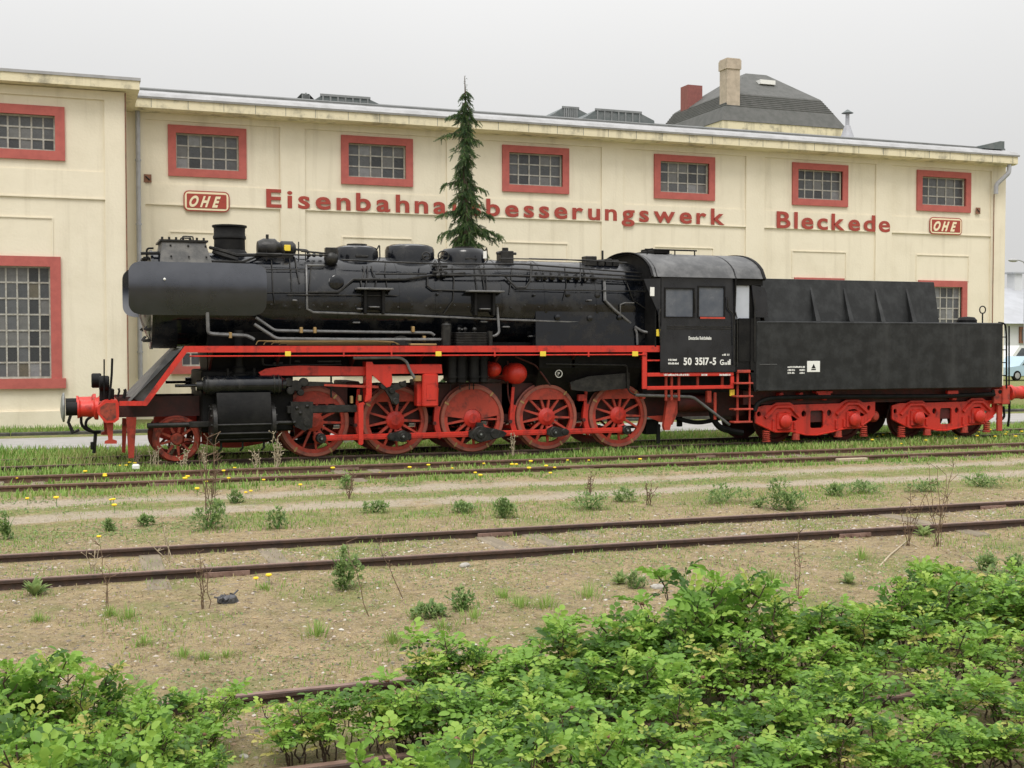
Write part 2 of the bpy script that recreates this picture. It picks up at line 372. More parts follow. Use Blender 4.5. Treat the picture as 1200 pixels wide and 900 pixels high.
def ground_mat():
    m, t, n, l, b = new_mat('yard_ground'); b.inputs['Roughness'].default_value = .95; b.inputs['Specular IOR Level'].default_value = .15
    tcn = n.new('ShaderNodeTexCoord')
    def noise(sc, det=6, ro=.6, st=(1, 1, 1)):
        mp = n.new('ShaderNodeMapping'); mp.inputs['Scale'].default_value = st; l.new(tcn.outputs['Object'], mp.inputs[0])
        z = n.new('ShaderNodeTexNoise'); z.inputs['Scale'].default_value = sc; z.inputs['Detail'].default_value = det; z.inputs['Roughness'].default_value = ro
        l.new(mp.outputs[0], z.inputs['Vector']); return z.outputs['Fac']
    def rng_(x, a, c, lo=0, hi=1):
        q = n.new('ShaderNodeMapRange'); q.interpolation_type = 'SMOOTHSTEP'
        for k, v in (('From Min', a), ('From Max', c), ('To Min', lo), ('To Max', hi)): q.inputs[k].default_value = v
        l.new(x, q.inputs['Value']); return q.outputs[0]
    def math_(op, x, y):
        q = n.new('ShaderNodeMath'); q.operation = op
        for i, s in enumerate((x, y)):
            if isinstance(s, (int, float)): q.inputs[i].default_value = s
            else: l.new(s, q.inputs[i])
        return q.outputs[0]
    def mix(f, x, y):
        q = n.new('ShaderNodeMix'); q.data_type = 'RGBA'; l.new(f, q.inputs[0])
        for i, s in ((6, x), (7, y)):
            if isinstance(s, tuple): q.inputs[i].default_value = (*s, 1)
            else: l.new(s, q.inputs[i])
        return q.outputs[2]
    soil = mix(rng_(noise(1.3, 8, .7), .35, .68), (.335, .265, .152), (.405, .31, .175))
    soil = mix(rng_(noise(9, 8, .75), .45, .70), soil, (.20, .15, .105))
    soil = mix(rng_(noise(3.2, 7, .75), .50, .66), soil, (.23, .185, .095))
    soil = mix(rng_(noise(38, 4, .6), .56, .74), soil, (.42, .38, .33))
    soil = mix(rng_(noise(55, 4, .7), .54, .68), soil, (.085, .068, .045))
    sp = n.new('ShaderNodeSeparateXYZ'); l.new(tcn.outputs['Object'], sp.inputs[0]); Y = sp.outputs['Y']
    Yd = math_('ADD', Y, math_('MULTIPLY', math_('SUBTRACT', noise(.9, 5, .6), .5), 1.1))
    Yf = math_('ADD', Y, math_('MULTIPLY', math_('SUBTRACT', noise(1.6, 5, .6, (.35, 1, 1)), .5), .9))
    def band(y, c, hw, soft):
        dd = n.new('ShaderNodeMath'); dd.operation = 'ABSOLUTE'; l.new(math_('SUBTRACT', y, c), dd.inputs[0])
        return rng_(dd.outputs[0], hw, hw+soft, 1, 0)
    # green cover: thick along the engine, mottled elsewhere
    strip = math_('MULTIPLY', rng_(Yd, -5.15, -4.4), 1.0)
    patch = rng_(noise(.75, 7, .7), .48, .64)
    strip2 = math_('MULTIPLY', band(Yd, -8.6, .35, .5), rng_(noise(.8, 4), .42, .6))
    mid = math_('MULTIPLY', band(Yd, -6.6, .22, .35), .8)
    far = math_('MULTIPLY', patch, .72)
    g = math_('MAXIMUM', strip, math_('MAXIMUM', far, math_('MAXIMUM', mid, math_('MULTIPLY', strip2, .7))))
    g = math_('MULTIPLY', g, rng_(noise(5, 7, .7), .30, .56))
    grn = mix(noise(7, 6), (.12, .17, .045), (.22, .23, .085))
    col = mix(g, soil, grn)
    rut = math_('MAXIMUM', band(Yf, -5.8, .22, .3), band(Yf, -7.45, .26, .32))
    rut = math_('MULTIPLY', rut, rng_(noise(2.2, 5), .25, .5))
    sand = mix(rng_(noise(18, 6), .4, .7), (.43, .37, .29), (.33, .28, .22))
    col = mix(math_('MULTIPLY', rut, .85), col, sand)
    bed_shade = math_('MULTIPLY', band(Yf, 0., .75, .35), rng_(noise(1.1, 5), .30, .55)); col = mix(math_('MULTIPLY', bed_shade, .8), col, (.045, .036, .028))  # shade under the engine put into the ground colour as a dark track-bed band
    l.new(col, b.inputs['Base Color'])
    bp = n.new('ShaderNodeBump'); bp.inputs['Strength'].default_value = .9; bp.inputs['Distance'].default_value = .04
    l.new(math_('ADD', noise(30, 8, .7), math_('MULTIPLY', noise(6, 5), .8)), bp.inputs['Height']); l.new(bp.outputs[0], b.inputs['Normal'])
    return m
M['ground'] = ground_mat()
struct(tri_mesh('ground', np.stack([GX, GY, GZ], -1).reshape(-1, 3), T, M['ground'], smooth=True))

# pavement and kerb between the engine and the workshop
pv = MB(); pv.box(-60, 120, 3.4, 6.7, -.3, -.022); struct(pv.build('pavement', M['pavement'], smooth=False))
kb = thing('kerb', 'low dark concrete kerb edging the grass strip along the workshop wall', 'kerb', (0, 7.7, -.04))
x = -30.
proto = None
while x < 52:
    if proto is None:
        m_ = MB(); m_.bbox(.01, 1.99, 0, .16, -.15, .1, .02); proto = m_.build('kerb_stone', M['kerb'], kb, org=(0, 0, 0)); o = proto
        o.location = (x, 0, 0)
    else: o = dup(proto, kb, (x, 0, random.uniform(-.012, .012)))
    x += 2.0

# ================================================================== railway tracks
RAILP = [(-.065, -.145), (.065, -.145), (.065, -.132), (.012, -.118), (.01, -.045), (.034, -.032), (.036, -.006), (.028, 0), (-.028, 0), (-.036, -.006), (-.034, -.032), (-.01, -.045), (-.012, -.118), (-.065, -.132)]
def track(label, yc, ztop, x0, x1, sl, slz, gauge=1.5, skew=0., wob=.03, mat='rail'):
    t = thing('railway_track', label, 'track', (0, yc, ztop))
    for s in (1, -1):
        m_ = MB(); m_.prismX(RAILP, x0, x1)
        o = m_.build('rail', M[mat], t, org=(0, yc+s*gauge/2, ztop)); o.data.transform(Matrix.Translation((0, yc+s*gauge/2, ztop))) if False else None
        # profile was given around 0: place it
        o.data.transform(Matrix.Translation((0, yc+s*gauge/2, ztop))); o.rotation_euler.z = skew
        h = MB(); h.box(x0, x1, -.0265, .0265, 0, .003); ho = h.build('rail_head', M['railtop'], o, org=(0, 0, 0)); ho.location = (0, 0, 0)
    for s in (1, -1):      # fishplates with their bolts
        for xj in np.arange(-9+s*1.7, 24, 7.5):
            yf = s*gauge/2+math.tan(skew)*xj
            m_ = MB(); m_.bbox(xj-.23, xj+.23, yf-.036, yf-.014, -.10, -.042, .005)
            for bx_ in (-.16, -.06, .06, .16): m_.cyl(.013, yf-.055, yf-.03, 'y', (xj+bx_, 0, -.072), 6)
            o = m_.build('fishplate', M['railtop'], t, org=(0, 0, 0)); o.location = (0, 0, 0)
    pr = None; x = sl[0]
    while x < sl[1]:
        if pr is None:
            m_ = MB(); m_.bbox(-.12, .12, -1.25, 1.25, -.16, 0, .015); pr = m_.build('sleeper', M['sleeper'], t, org=(0, 0, 0)); o = pr
        else: o = dup(pr, t)
        o.location = (x+random.uniform(-.04, .04), random.uniform(-.05, .05), slz+random.uniform(-wob, wob)); o.rotation_euler = (random.uniform(-.008, .008), 0, random.uniform(-.02, .02))
        x += .65
    return t
track('rusty track under the black steam locomotive, sunk in grass', 0, 0, -70, 140, (-11, 22), -.115)
track('rusty track in the grass strip just in front of the locomotive', -3.4, 0, -70, 140, (-11, 22), -.11, skew=-.02, mat='railrust')
track('rusty track crossing the open sandy ground between the cart ruts and the rose bushes', -11.7, 0, -60, 110, (-11, 16), -.103, skew=-.016, wob=.02)
track('track half hidden under the rose bushes, its worn brown rail showing through', -17.6, -.05, -40, 60, (-8, 3), -.085)

# ================================================================== workshop building
YM = 13.1
def rect_px(u0, v0, u1, v1, Y):
    a = PY(u0, (v0+v1)/2, Y); b = PY(u1, (v0+v1)/2, Y)
    return a.x, b.x, PY((u0+u1)/2, v1, Y).z, PY((u0+u1)/2, v0, Y).z
def front_wall(mb, x0, x1, z0, z1, y0, y1, holes):
    """a wall with real openings: strips of boxes round the holes (x0,x1,z0,z1)"""
    xs = sorted(set([x0, x1] + [h[0] for h in holes] + [h[1] for h in holes]))
    for a, b in zip(xs[:-1], xs[1:]):
        hs = sorted([h for h in holes if h[0] <= a+1e-6 and h[1] >= b-1e-6], key=lambda h: h[2])
        z = z0
        for h in hs:
            mb.box(a, b, y0, y1, z, h[2]); z = h[3]
        mb.box(a, b, y0, y1, z, z1)
PANES = {}
def pane_mesh(w_, h_, k):
    key = (round(w_, 2), round(h_, 2), k)
    if key not in PANES:
        m_ = MB(); m_.box(-w_/2, w_/2, -.003, .003, -h_/2, h_/2); me = m_.mesh('pane', smooth=False); me.materials.append(M['pane%d' % k]); PANES[key] = me
    return PANES[key]
def window(parent, x0, x1, z0, z1, Y, cols, rows, bd, sill=False, weights=(5, 5, 3, 2, 1, 0)):
    """outer size of the red surround; returns the opening"""
    t = .07
    m_ = MB()
    m_.box(x0, x1, Y-t, Y+.06, z1-bd, z1); m_.box(x0, x0+bd, Y-t, Y+.06, z0+bd, z1-bd); m_.box(x1-bd, x1, Y-t, Y+.06, z0+bd, z1-bd)
    if not sill: m_.box(x0, x1, Y-t, Y+.06, z0, z0+bd)
    wn = m_.build('window', M['redframe'], parent, smooth=False, org=((x0+x1)/2, Y, z0))
    if sill:
        s_ = MB(); s_.box(x0-.10, x1+.10, Y-t-.05, Y+.06, z0, z0+bd); s_.build('sill', M['redframe'], wn, smooth=False)
    ox0, ox1, oz0, oz1 = x0+bd, x1-bd, z0+bd, z1-bd
    g = MB(); yb = Y+.10; k = .022
    g.box(ox0, ox0+.04, yb, yb+.05, oz0, oz1); g.box(ox1-.04, ox1, yb, yb+.05, oz0, oz1)
    g.box(ox0+.04, ox1-.04, yb, yb+.05, oz0, oz0+.05); g.box(ox0+.04, ox1-.04, yb, yb+.05, oz1-.04, oz1)
    pw = (ox1-ox0)/cols; ph = (oz1-oz0)/rows
    for i in range(1, cols): g.box(ox0+i*pw-k, ox0+i*pw+k, yb+.004, yb+.046, oz0+.05, oz1-.04)
    for j in range(1, rows):
        for i in range(cols):
            g.box(ox0+i*pw+k, ox0+(i+1)*pw-k, yb+.008, yb+.042, oz0+j*ph-k, oz0+j*ph+k)
    g.build('glazing_bars', M['muntin'], wn, smooth=False)
    for i in range(cols):
        for j in range(rows):
            kk = random.choices(range(6), weights)[0]
            o = bpy.data.objects.new('pane', pane_mesh(pw-.035, ph-.035, kk)); link(o); o.parent = wn
            o.location = (ox0+(i+.5)*pw-(x0+x1)/2, yb+.03-Y, oz0+(j+.5)*ph-z0); o.rotation_euler = (random.uniform(-.035, .035), 0, random.uniform(-.03, .03))
    return (ox0, ox1, oz0, oz1)
UPW = [(197, 157, 289, 214), (400, 164, 484, 219), (589, 170, 667, 225), (767, 179, 838, 232), (929, 189, 994, 238), (1075, 198, 1138, 247)]
BAYS = [(171, 329), (358, 524), (552, 705), (730, 874), (895.5, 1026), (1045, 1161)]
xL = PY(150, 300, YM).x - 1.2; xR = PY(1177, 300, YM).x
rects = [rect_px(*q, YM) for q in UPW]
zb_ = sum(r[2] for r in rects)/6; zt_ = sum(r[3] for r in rects)/6
ZE = PY(166, 135, YM-.6).z*.5 + PY(1190, 187, YM-.6).z*.5      # underside of the eave
ws = thing('workshop_building', 'long cream railway workshop hall with red-framed windows and red lettering behind the locomotive', 'building', ((xL+xR)/2, YM, 0))
holes = []
for r in rects: holes.append(window(ws, r[0], r[1], zb_, zt_, YM+.06, 5, 3, .235))
lo = rect_px(1085, 329, 1138, 455, YM); zl1 = lo[3]; zl0 = 1.35
for i, r in enumerate(rects):
    holes.append(window(ws, r[0]+.12, r[1]-.12, zl0, zl1, YM+.06, 6, 7, .235, True, (5, 4, 4, 2, 2, 0)))
m_ = MB(); front_wall(m_, xL, xR, -.3, ZE+.05, YM+.06, YM+.46, holes); m_.build('wall', M['cream'], ws, smooth=False)
m_ = MB(); m_.box(xL, xR, YM+.461, 34, -.3, ZE-.05); m_.build('hall_body', M['dark'], ws, smooth=False)
m_ = MB(); m_.box(xR, xR+.08, YM+.06, 34, -.3, ZE); m_.build('gable_wall', M['cream'], ws, smooth=False)
# pilasters, frieze, ledges and blind panels
bx = [(PY(a, 300, YM).x, PY(b, 300, YM).x) for a, b in BAYS]
zp = PY(172, 145, YM).z*.5 + PY(1046, 189, YM).z*.5       # panel top
edges = [xL] + [q for b in bx for q in b] + [xR]
for i in range(0, len(edges), 2):
    m_ = MB(); m_.box(edges[i], edges[i+1], YM, YM+.06, -.3, zp); m_.build('pilaster', M['cream'], ws, smooth=False)
m_ = MB(); m_.box(xL, xR, YM-.002, YM+.06, zp, ZE+.02); m_.build('frieze', M['cream'], ws, smooth=False)
zl = PY(358, 249.5, YM).z*.5 + PY(1026, 267, YM).z*.5
zl_b = PY(200, 249, YM).z
for i, (a, b) in enumerate(bx):
    m_ = MB(); m_.box(a, b, YM+.035, YM+.06, zl, zb_-.25); m_.build('apron_panel', M['cream'], ws, smooth=False)
    m_ = MB(); m_.box(a, b, YM+.005, YM+.06, zl-.035, zl); m_.build('ledge', M['cream'], ws, smooth=False)
    r = rects[i]; z1 = zl1+.95
    m_ = MB(); m_.box(r[0]+.02, r[1]-.02, YM+.03, YM+.06, z1, z1+.03); m_.box(r[0]+.02, r[0]+.05, YM+.03, YM+.06, zl1, z1); m_.box(r[1]-.05, r[1]-.02, YM+.03, YM+.06, zl1, z1)
    m_.build('blind_panel', M['cream'], ws, smooth=False)
m_ = MB(); m_.box(xL, xR, YM-.05, YM+.0595, -.3, .55); m_.build('plinth', M['cream'], ws, smooth=False)
# cornice, zinc edge, roof
xE = PY(1193, 180, YM-.6).x; ZC = ZE+.33
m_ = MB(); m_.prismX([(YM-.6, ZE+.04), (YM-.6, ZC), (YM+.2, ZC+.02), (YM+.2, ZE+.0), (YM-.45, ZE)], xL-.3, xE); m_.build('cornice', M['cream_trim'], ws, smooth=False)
m_ = MB(); x = xL
while x < xE-.2:
    m_.box(x, x+.012, YM-.606, YM-.6, ZE+.05, ZC-.01); x += random.uniform(.9, 1.1)
m_.build('cornice_joints', M['lantern'], ws, smooth=False)
m_ = MB(); m_.prismX([(YM-.64, ZC-.03), (YM-.66, ZC+.03), (YM-.5, ZC+.16), (YM+.1, ZC+.34), (YM+.1, ZC+.004), (YM-.6, ZC+.004)], xL-.3, xE+.05); m_.build('gutter_flashing', M['zinc'], ws, smooth=False)
m_ = MB(); m_.prismX([(YM+.1, ZC+.30), (YM+.1, ZC+.40), (YM+8.8, ZC+.40+8.7*.205), (YM+21.3, ZC+.2), (YM+21.3, ZC)], xL-.3, xE+.02); m_.build('roof', M['rooffelt'], ws, smooth=False)
def on_roof(y): return ZC+.40+(y-YM-.1)*.205 if y < YM+8.8 else ZC+.4+8.7*.205-(y-YM-8.8)*.165
# roof lanterns (long glazed ventilators)
def lantern(u0, u1, v0, v1, Y):
    a = PY(u0, v1, Y).x; b = PY(u1, v1, Y).x; zt = PY((u0+u1)/2, v0, Y).z; zb = on_roof(Y)-.25
    m_ = MB(); m_.prism([(a, zb), (b, zb), (b-.05, zt-.28), (b-.75, zt), (a+.5, zt), (a+.05, zt-.3)], Y, Y+2.2)
    L = m_.build('roof_lantern', M['lantern'], ws, smooth=False)
    g = MB()
    for i in range(7):
        x = a+.5+(b-a-1.2)*i/6; g.box(x-.03, x+.03, Y-.03, Y+.01, zb+.2, zt-.04)
    g.box(a+.4, b-.6, Y-.035, Y+.01, zt-.05, zt+.03); g.build('lantern_bars', M['lanternbar'], L, smooth=False)
lantern(362, 453, 113, 127, 18); lantern(686, 768, 130, 143, 18)
lantern(347, 376, 110, 124, 21.5); lantern(648, 694, 126, 140, 21.5)
# flue pipe with cap
p = PY(993, 150, 20)
m_ = MB(); zf = PY(993, 130, 20).z; m_.cyl(.085, on_roof(20)-.2, zf-.12, c=(p.x, 20, 0)); m_.lathe([(.32, on_roof(20)-.1), (.12, on_roof(20)+.5)], c=(p.x, 20, 0)); m_.build('flue', M['pipe'], ws)
m_ = MB(); m_.lathe([(.26, zf-.1), (.02, zf+.06)], c=(p.x, 20, 0), seg=14); m_.build('flue_cap', M['lantern'], ws)
# raised verge at the right end
m_ = MB(); q = PY(1150, 170, YM+.4); m_.prism([(xE-1.3, ZC+.3), (xE-.3, ZC+.3), (xE-.3, ZC+.62), (xE-.5, ZC+.62), (xE-1.3, ZC+.42)], YM-.2, YM+1); m_.build('verge_upstand', M['lantern'], ws, smooth=False)
# downpipes
def pipe_with_brackets(parent, x, Y, z0, z1, r=.07, top=None):
    m_ = MB(); m_.tube(rounded(([Vector(top), Vector((x, Y, z1+.3))] if top else [Vector((x, Y, z1+.3))]) + [Vector((x, Y, z0))], .2), r, 10)
    o = m_.build('downpipe', M['pipe'], parent)
    b_ = MB(); z = z0+.8
    while z < z1: b_.cyl(r+.02, z, z+.05, c=(x, Y, 0), seg=10); b_.box(x-.02, x+.02, Y, Y+.1, z+.01, z+.04); z += 1.9
    b_.build('bracket', M['pipe'], o)
pipe_with_brackets(ws, PY(163, 300, YM-.15).x, YM-.15, 1.2, ZE-.1)
xr_ = PY(1166, 250, YM-.14).x
m_ = MB(); m_.tube(rounded([Vector((xr_+.35, YM-.48, ZE+.04)), Vector((xr_+.35, YM-.48, ZE-.3)), Vector((xr_-.02, YM-.2, ZE-.75)), Vector((xr_-.02, YM-.2, ZE-1.1))], .12), .085, 10); m_.build('downpipe_elbow', M['pipe'], ws)
m_ = MB(); m_.tube([Vector((xr_-.02, YM-.1, ZE-1.1)), Vector((xr_-.02, YM-.1, 0))], .02, 6); m_.build('conductor_wire', M['rust'], ws)
# little rusty plates on the wall
for u, v in ((173, 209), (1146, 247)):
    q = PY(u, v, YM); m_ = MB(); m_.box(q.x-.11, q.x+.11, YM-.012, YM, q.z-.12, q.z+.12); pl = m_.build('rusty_wall_plate', M['rust'], ws, smooth=False)
    m_ = MB(); m_.tube([(q.x-.06, YM-.02, q.z+.06), (q.x+.06, YM-.02, q.z-.05)], .02, 6); m_.build('stub', M['dark'], pl)
# ------------------------------------------------------------------ lettering
def glyph(ch, bold=.035, shear=0.):
    c = bpy.data.curves.new('glyph', 'FONT'); c.body = ch; c.size = 1; c.offset = bold; c.shear = shear; c.extrude = .0; c.fill_mode = 'FRONT'; c.resolution_u = 4
    o = bpy.data.objects.new('glyph', c); link(o); bpy.context.view_layer.update()
    me = bpy.data.meshes.new_from_object(o.evaluated_get(bpy.context.evaluated_depsgraph_get()))
    bpy.data.objects.remove(o); bpy.data.curves.remove(c)
    V = np.zeros(len(me.vertices)*3, np.float32); me.vertices.foreach_get('co', V); V = V.reshape(-1, 3)
    fs = [tuple(p.vertices) for p in me.polygons]; bpy.data.meshes.remove(me)
    return V, fs
GL = {}
def get_glyph(ch, bold, shear=0.):
    k = (ch, bold, shear)
    if k not in GL: GL[k] = glyph(ch, bold, shear)
    return GL[k]
capE = get_glyph('E', .035)[0]; CAPH = float(capE[:, 1].max()-capE[:, 1].min())
def lettering(parent, text, p0, width, cap, mat, name='letter', bold=.035, shear=0., split=True, depth=.012, stretch=1., facing=-1, lean=None):
    """text on a plane facing -Y; p0 = left end of the baseline. Thin raised plates."""
    s = cap/CAPH; x = 0; items = []
    for ch in text:
        if ch == ' ': items.append((None, None, .28)); continue
        V, fs = get_glyph(ch, bold, shear); a = V[:, 0].min(); wch = V[:, 0].max()-a
        items.append((V - np.array([a, 0, 0]), fs, wch))
    tw = sum(i[2] for i in items)*s*stretch; gm = .10*cap*(len(text)-1)
    if tw+gm > width: stretch *= (width-gm)/tw; tw = width-gm
    gap = (width-tw)/max(len(text)-1, 1)
    mb = MB(); outs = []
    for V, fs, wch in items:
        if V is not None:
            if split: mb = MB()
            n = len(mb.v)
            mb.v += [(p0[0]+x+float(v[0])*s*stretch, p0[1]-depth, p0[2]+float(v[1])*s) for v in V]
            mb.f += [tuple(n+i for i in f) for f in fs]
            # rims so that each letter is a plate, not a sheet
            ec = {}
            for f in fs:
                for i in range(len(f)):
                    e = (f[i], f[(i+1) % len(f)]); ec[e] = 1
            k = len(mb.v); mb.v += [(a_[0], p0[1]+.002, a_[2]) for a_ in mb.v[n:n+len(V)]]
            for (i, j) in ec:
                if (j, i) not in ec: mb.f.append((n+j, n+i, k+i, k+j))
            if split: outs.append(mb.build(name, mat, parent, smooth=False))
        x += wch*s*stretch + gap
    if not split: outs.append(mb.build(name, mat, parent, smooth=False))
    return outs
a = PY(312, 246.5, YM); b = PY(849, 261.5, YM); zc = (a.z+b.z)/2
a2 = PY(910, 264.5, YM); b2 = PY(1043, 270, YM)
ztxt = (a.z+b.z+a2.z+b2.z)/4
lettering(ws, 'Eisenbahnausbesserungswerk', (a.x, YM-.004, ztxt), b.x-a.x, PY(312, 224, YM).z-a.z, M['letter'], bold=.022, stretch=1.36, depth=.005)
lettering(ws, 'Bleckede', (a2.x, YM-.004, ztxt-.03), b2.x-a2.x, PY(910, 244, YM).z-a2.z, M['letter'], bold=.022, stretch=1.36, depth=.005)
def rrect(x0, x1, z0, z1, r, n=4):
    P = []
    for cx, cz, a0 in ((x1-r, z1-r, 0), (x0+r, z1-r, 90), (x0+r, z0+r, 180), (x1-r, z0+r, 270)):
        for i in range(n+1):
            an = R(a0+90*i/n); P.append((cx+r*math.cos(an), cz+r*math.sin(an)))
    return P
def ohe(u0, v0, u1, v1):
    x0, x1, z0, z1 = rect_px(u0, v0, u1, v1, YM)
    m_ = MB(); m_.prism(rrect(x0, x1, z0, z1, .16), YM-.02, YM-.004); s_ = m_.build('company_sign', M['letter'], ws, smooth=False)
    m_ = MB(); m_.prism(rrect(x0+.035, x1-.035, z0+.035, z1-.035, .13), YM-.028, YM-.019); m_.build('sign_ground', M['signcream'], s_, smooth=False)
    i = .095; m_ = MB(); m_.prism(rrect(x0+i, x1-i, z0+i, z1-i, .03), YM-.035, YM-.027); m_.build('sign_field', M['letter'], s_, smooth=False)
    h = (z1-z0)-2*i-.10
    lettering(s_, 'OHE', (x0+i+.07, YM-.036, z0+i+.05), (x1-x0)-2*i-.24, h, M['signcream'], bold=.045, shear=.48, stretch=1.0)
ohe(215, 224, 269, 248); ohe(1089, 255, 1127, 275)

# ================================================================== projecting wing on the left
YW = 10.1
xw = PY(149.5, 300, YW).x; xw0 = xw-14
wg = thing('workshop_wing', 'projecting cream wing of the workshop at the locomotive smokebox end, with tall red-framed window', 'building', (xw-5, YW, 0))
zwe = PY(80, 101.5, YW-.4).z
uw = rect_px(-46, 124, 76, 188.5, YW); lw = rect_px(-46, 301, 72, 455, YW); uw = (uw[0], uw[1], PY(76, 188.5, YW).z, PY(76, 125.5, YW).z); lw = (lw[0], lw[1], PY(72, 455, YW).z, PY(72, 301, YW).z)
hl = [window(wg, uw[0], uw[1], uw[2], uw[3], YW+.06, 7, 3, .25, False, (6, 5, 1, 4, 0, 0)), window(wg, lw[0], lw[1], lw[2], lw[3], YW+.06, 7, 7, .27, True, (3, 5, 5, 2, 2, 2))]
uw2 = [q-6.2 for q in uw[:2]]; lw2 = [q-6.2 for q in lw[:2]]
hl += [window(wg, uw2[0], uw2[1], uw[2], uw[3], YW+.06, 7, 3, .25), window(wg, lw2[0], lw2[1], lw[2], lw[3], YW+.06, 7, 7, .27, True)]
m_ = MB(); front_wall(m_, xw0, xw, -.3, zwe+.05, YW+.06, YW+.46, hl); m_.build('wall', M['cream'], wg, smooth=False)
m_ = MB(); m_.box(xw0, xw, YW+.461, 33, -.3, zwe-.02); m_.build('wing_body', M['cream'], wg, smooth=False)
xp = PY(124, 300, YW).x
zt2 = PY(60, 113, YW).z; zl2 = PY(60, 230, YW).z
m_ = MB(); m_.box(xp, xw+.004, YW, YW+.06, -.3, zt2); m_.build('corner_pilaster', M['cream'], wg, smooth=False)
m_ = MB(); m_.box(xw0, xw+.004, YW-.002, YW+.06, zt2, zwe+.02); m_.build('frieze', M['cream'], wg, smooth=False)
m_ = MB(); m_.box(xw0, xp, YW+.035, YW+.06, zl2, uw[2]-.25); m_.build('apron_panel', M['cream'], wg, smooth=False)
m_ = MB(); m_.box(xw0, xp, YW+.01, YW+.06, zl2-.035, zl2); m_.build('ledge', M['cream'], wg, smooth=False)
m_ = MB(); zz = PY(30, 255, YW).z; xq = PY(62, 255, YW).x; m_.box(lw[0]+.2, xq, YW+.03, YW+.06, zz, zz+.03); m_.box(xq-.03, xq, YW+.03, YW+.06, lw[3], zz); m_.build('blind_panel', M['cream'], wg, smooth=False)
m_ = MB(); m_.box(xw0, xw+.03, YW-.05, YW+.0595, -.3, .45); m_.build('plinth', M['cream'], wg, smooth=False)
xwe = PY(163.5, 95, YW-.4).x; zwc = PY(80, 89, YW-.4).z
m_ = MB(); m_.box(xw0, xwe, YW-.4, 33, zwe+.051, zwc); m_.build('eave_slab', M['cream_trim'], wg, smooth=False)
m_ = MB(); m_.box(xw0, xwe+.03, YW-.43, 33, zwc+.001, zwc+.08); m_.build('roof_edge', M['zinc'], wg, smooth=False)
m_ = MB(); m_.box(xw0, xwe-.3, YW+.2, 32.5, zwc+.081, zwc+.14); m_.build('roof', M['rooffelt'], wg, smooth=False)
# rusty conductor down the corner
m_ = MB(); m_.tube([(xw-.02, YW-.03, zwe), (xw-.02, YW-.03, .3)], .018, 6); m_.build('conductor_wire', M['rust'], wg)

# ================================================================== mansard-roofed house behind
YH = 40.
ha = PY(848, 141, YH); hb = PY(987, 152, YH)
hs = thing('mansard_house', 'house with dark slate mansard roof rising behind the workshop roof', 'house', ((ha.x+hb.x)/2, YH+5, 0))
x0, x1 = ha.x, hb.x; ze = (ha.z+hb.z)/2; D = 9.
m_ = MB(); m_.box(x0+.3, x1-.3, YH+.3, YH+D-.3, -.3, ze-.5); m_.build('wall', M['cream'], hs, smooth=False)
m_ = MB(); m_.box(x0-.15, x1+.15, YH-.15, YH+D+.15, ze-.5, ze); m_.build('eave', M['cream_trim'], hs, smooth=False)
zk = (PY(853, 108, YH+.9).z + PY(962, 117, YH+.9).z)/2; zr = PY(885, 89, YH+D*.45).z
xk0 = PY(853, 108, YH+.9).x+.1; xk1 = PY(962, 117, YH+.9).x
xr0 = PY(874, 89, YH+D*.4).x; xr1 = PY(898, 90, YH+D*.4).x
def ring(x0, x1, y0, y1, z): return [(x0, y0, z), (x1, y0, z), (x1, y1, z), (x0, y1, z)]
r0 = ring(x0-.2, x1+.2, YH-.2, YH+D+.2, ze+.002); rm = ring(x0+.25, x1-.35, YH+.3, YH+D-.3, ze+.9); r1 = ring(xk0, xk1, YH+.95, YH+D-.95, zk); r2 = ring(xr0, xr1, YH+D*.4, YH+D*.6, zr)
m_ = MB()
for A, B in ((r0, rm), (rm, r1), (r1, r2)):
    for i in range(4):
        j = (i+1) % 4; m_.poly([A[i], A[j], B[j], B[i]])
m_.poly(r2); rf = m_.build('roof', M['slate'], hs, smooth=False)
# slate courses
m_ = MB()
for k in range(1, 8):
    t_ = k/8; q = [tuple(rm[i][c]*(1-t_)+r1[i][c]*t_ for c in range(3)) for i in range(4)]
    m_.box(q[0][0], q[1][0], q[0][1]-.03, q[0][1]+.05, q[0][2]-.02, q[0][2]+.03); m_.box(q[0][0]-.03, q[0][0]+.05, q[0][1], q[3][1], q[0][2]-.02, q[0][2]+.03)
m_.build('slate_courses', M['slate'], rf, smooth=False)
m_ = MB(); q = PY(897, 97, YH+D*.27); m_.box(q.x-.55, q.x+.55, q.y-.3, q.y+.3, q.z-.15, q.z+.12); m_.build('skylight', M['white'], rf, smooth=False)
def chimney(u0, u1, v0, v1, Y, mat, dp):
    a = PY(u0, v1, Y); b = PY(u1, v1, Y); zt = PY(u0, v0, Y).z
    m_ = MB(); m_.box(a.x, b.x, Y, Y+dp, a.z-1.2, zt); c_ = m_.build('chimney', mat, hs, smooth=False)
    m_ = MB(); h = (zt-a.z)*.22
    if mat is M['plaster']: m_.box(a.x-.06, b.x+.06, Y-.06, Y+dp+.06, zt-h, zt-.02); m_.box(a.x-.02, b.x+.02, Y-.02, Y+dp+.02, zt+.001, zt+.08); m_.build('chimney_cap', mat, c_, smooth=False)
chimney(852, 867, 69, 119, YH+.4, M['plaster'], .9); chimney(806, 823, 99, 128, YH+6, M['brickred'], 1.0)

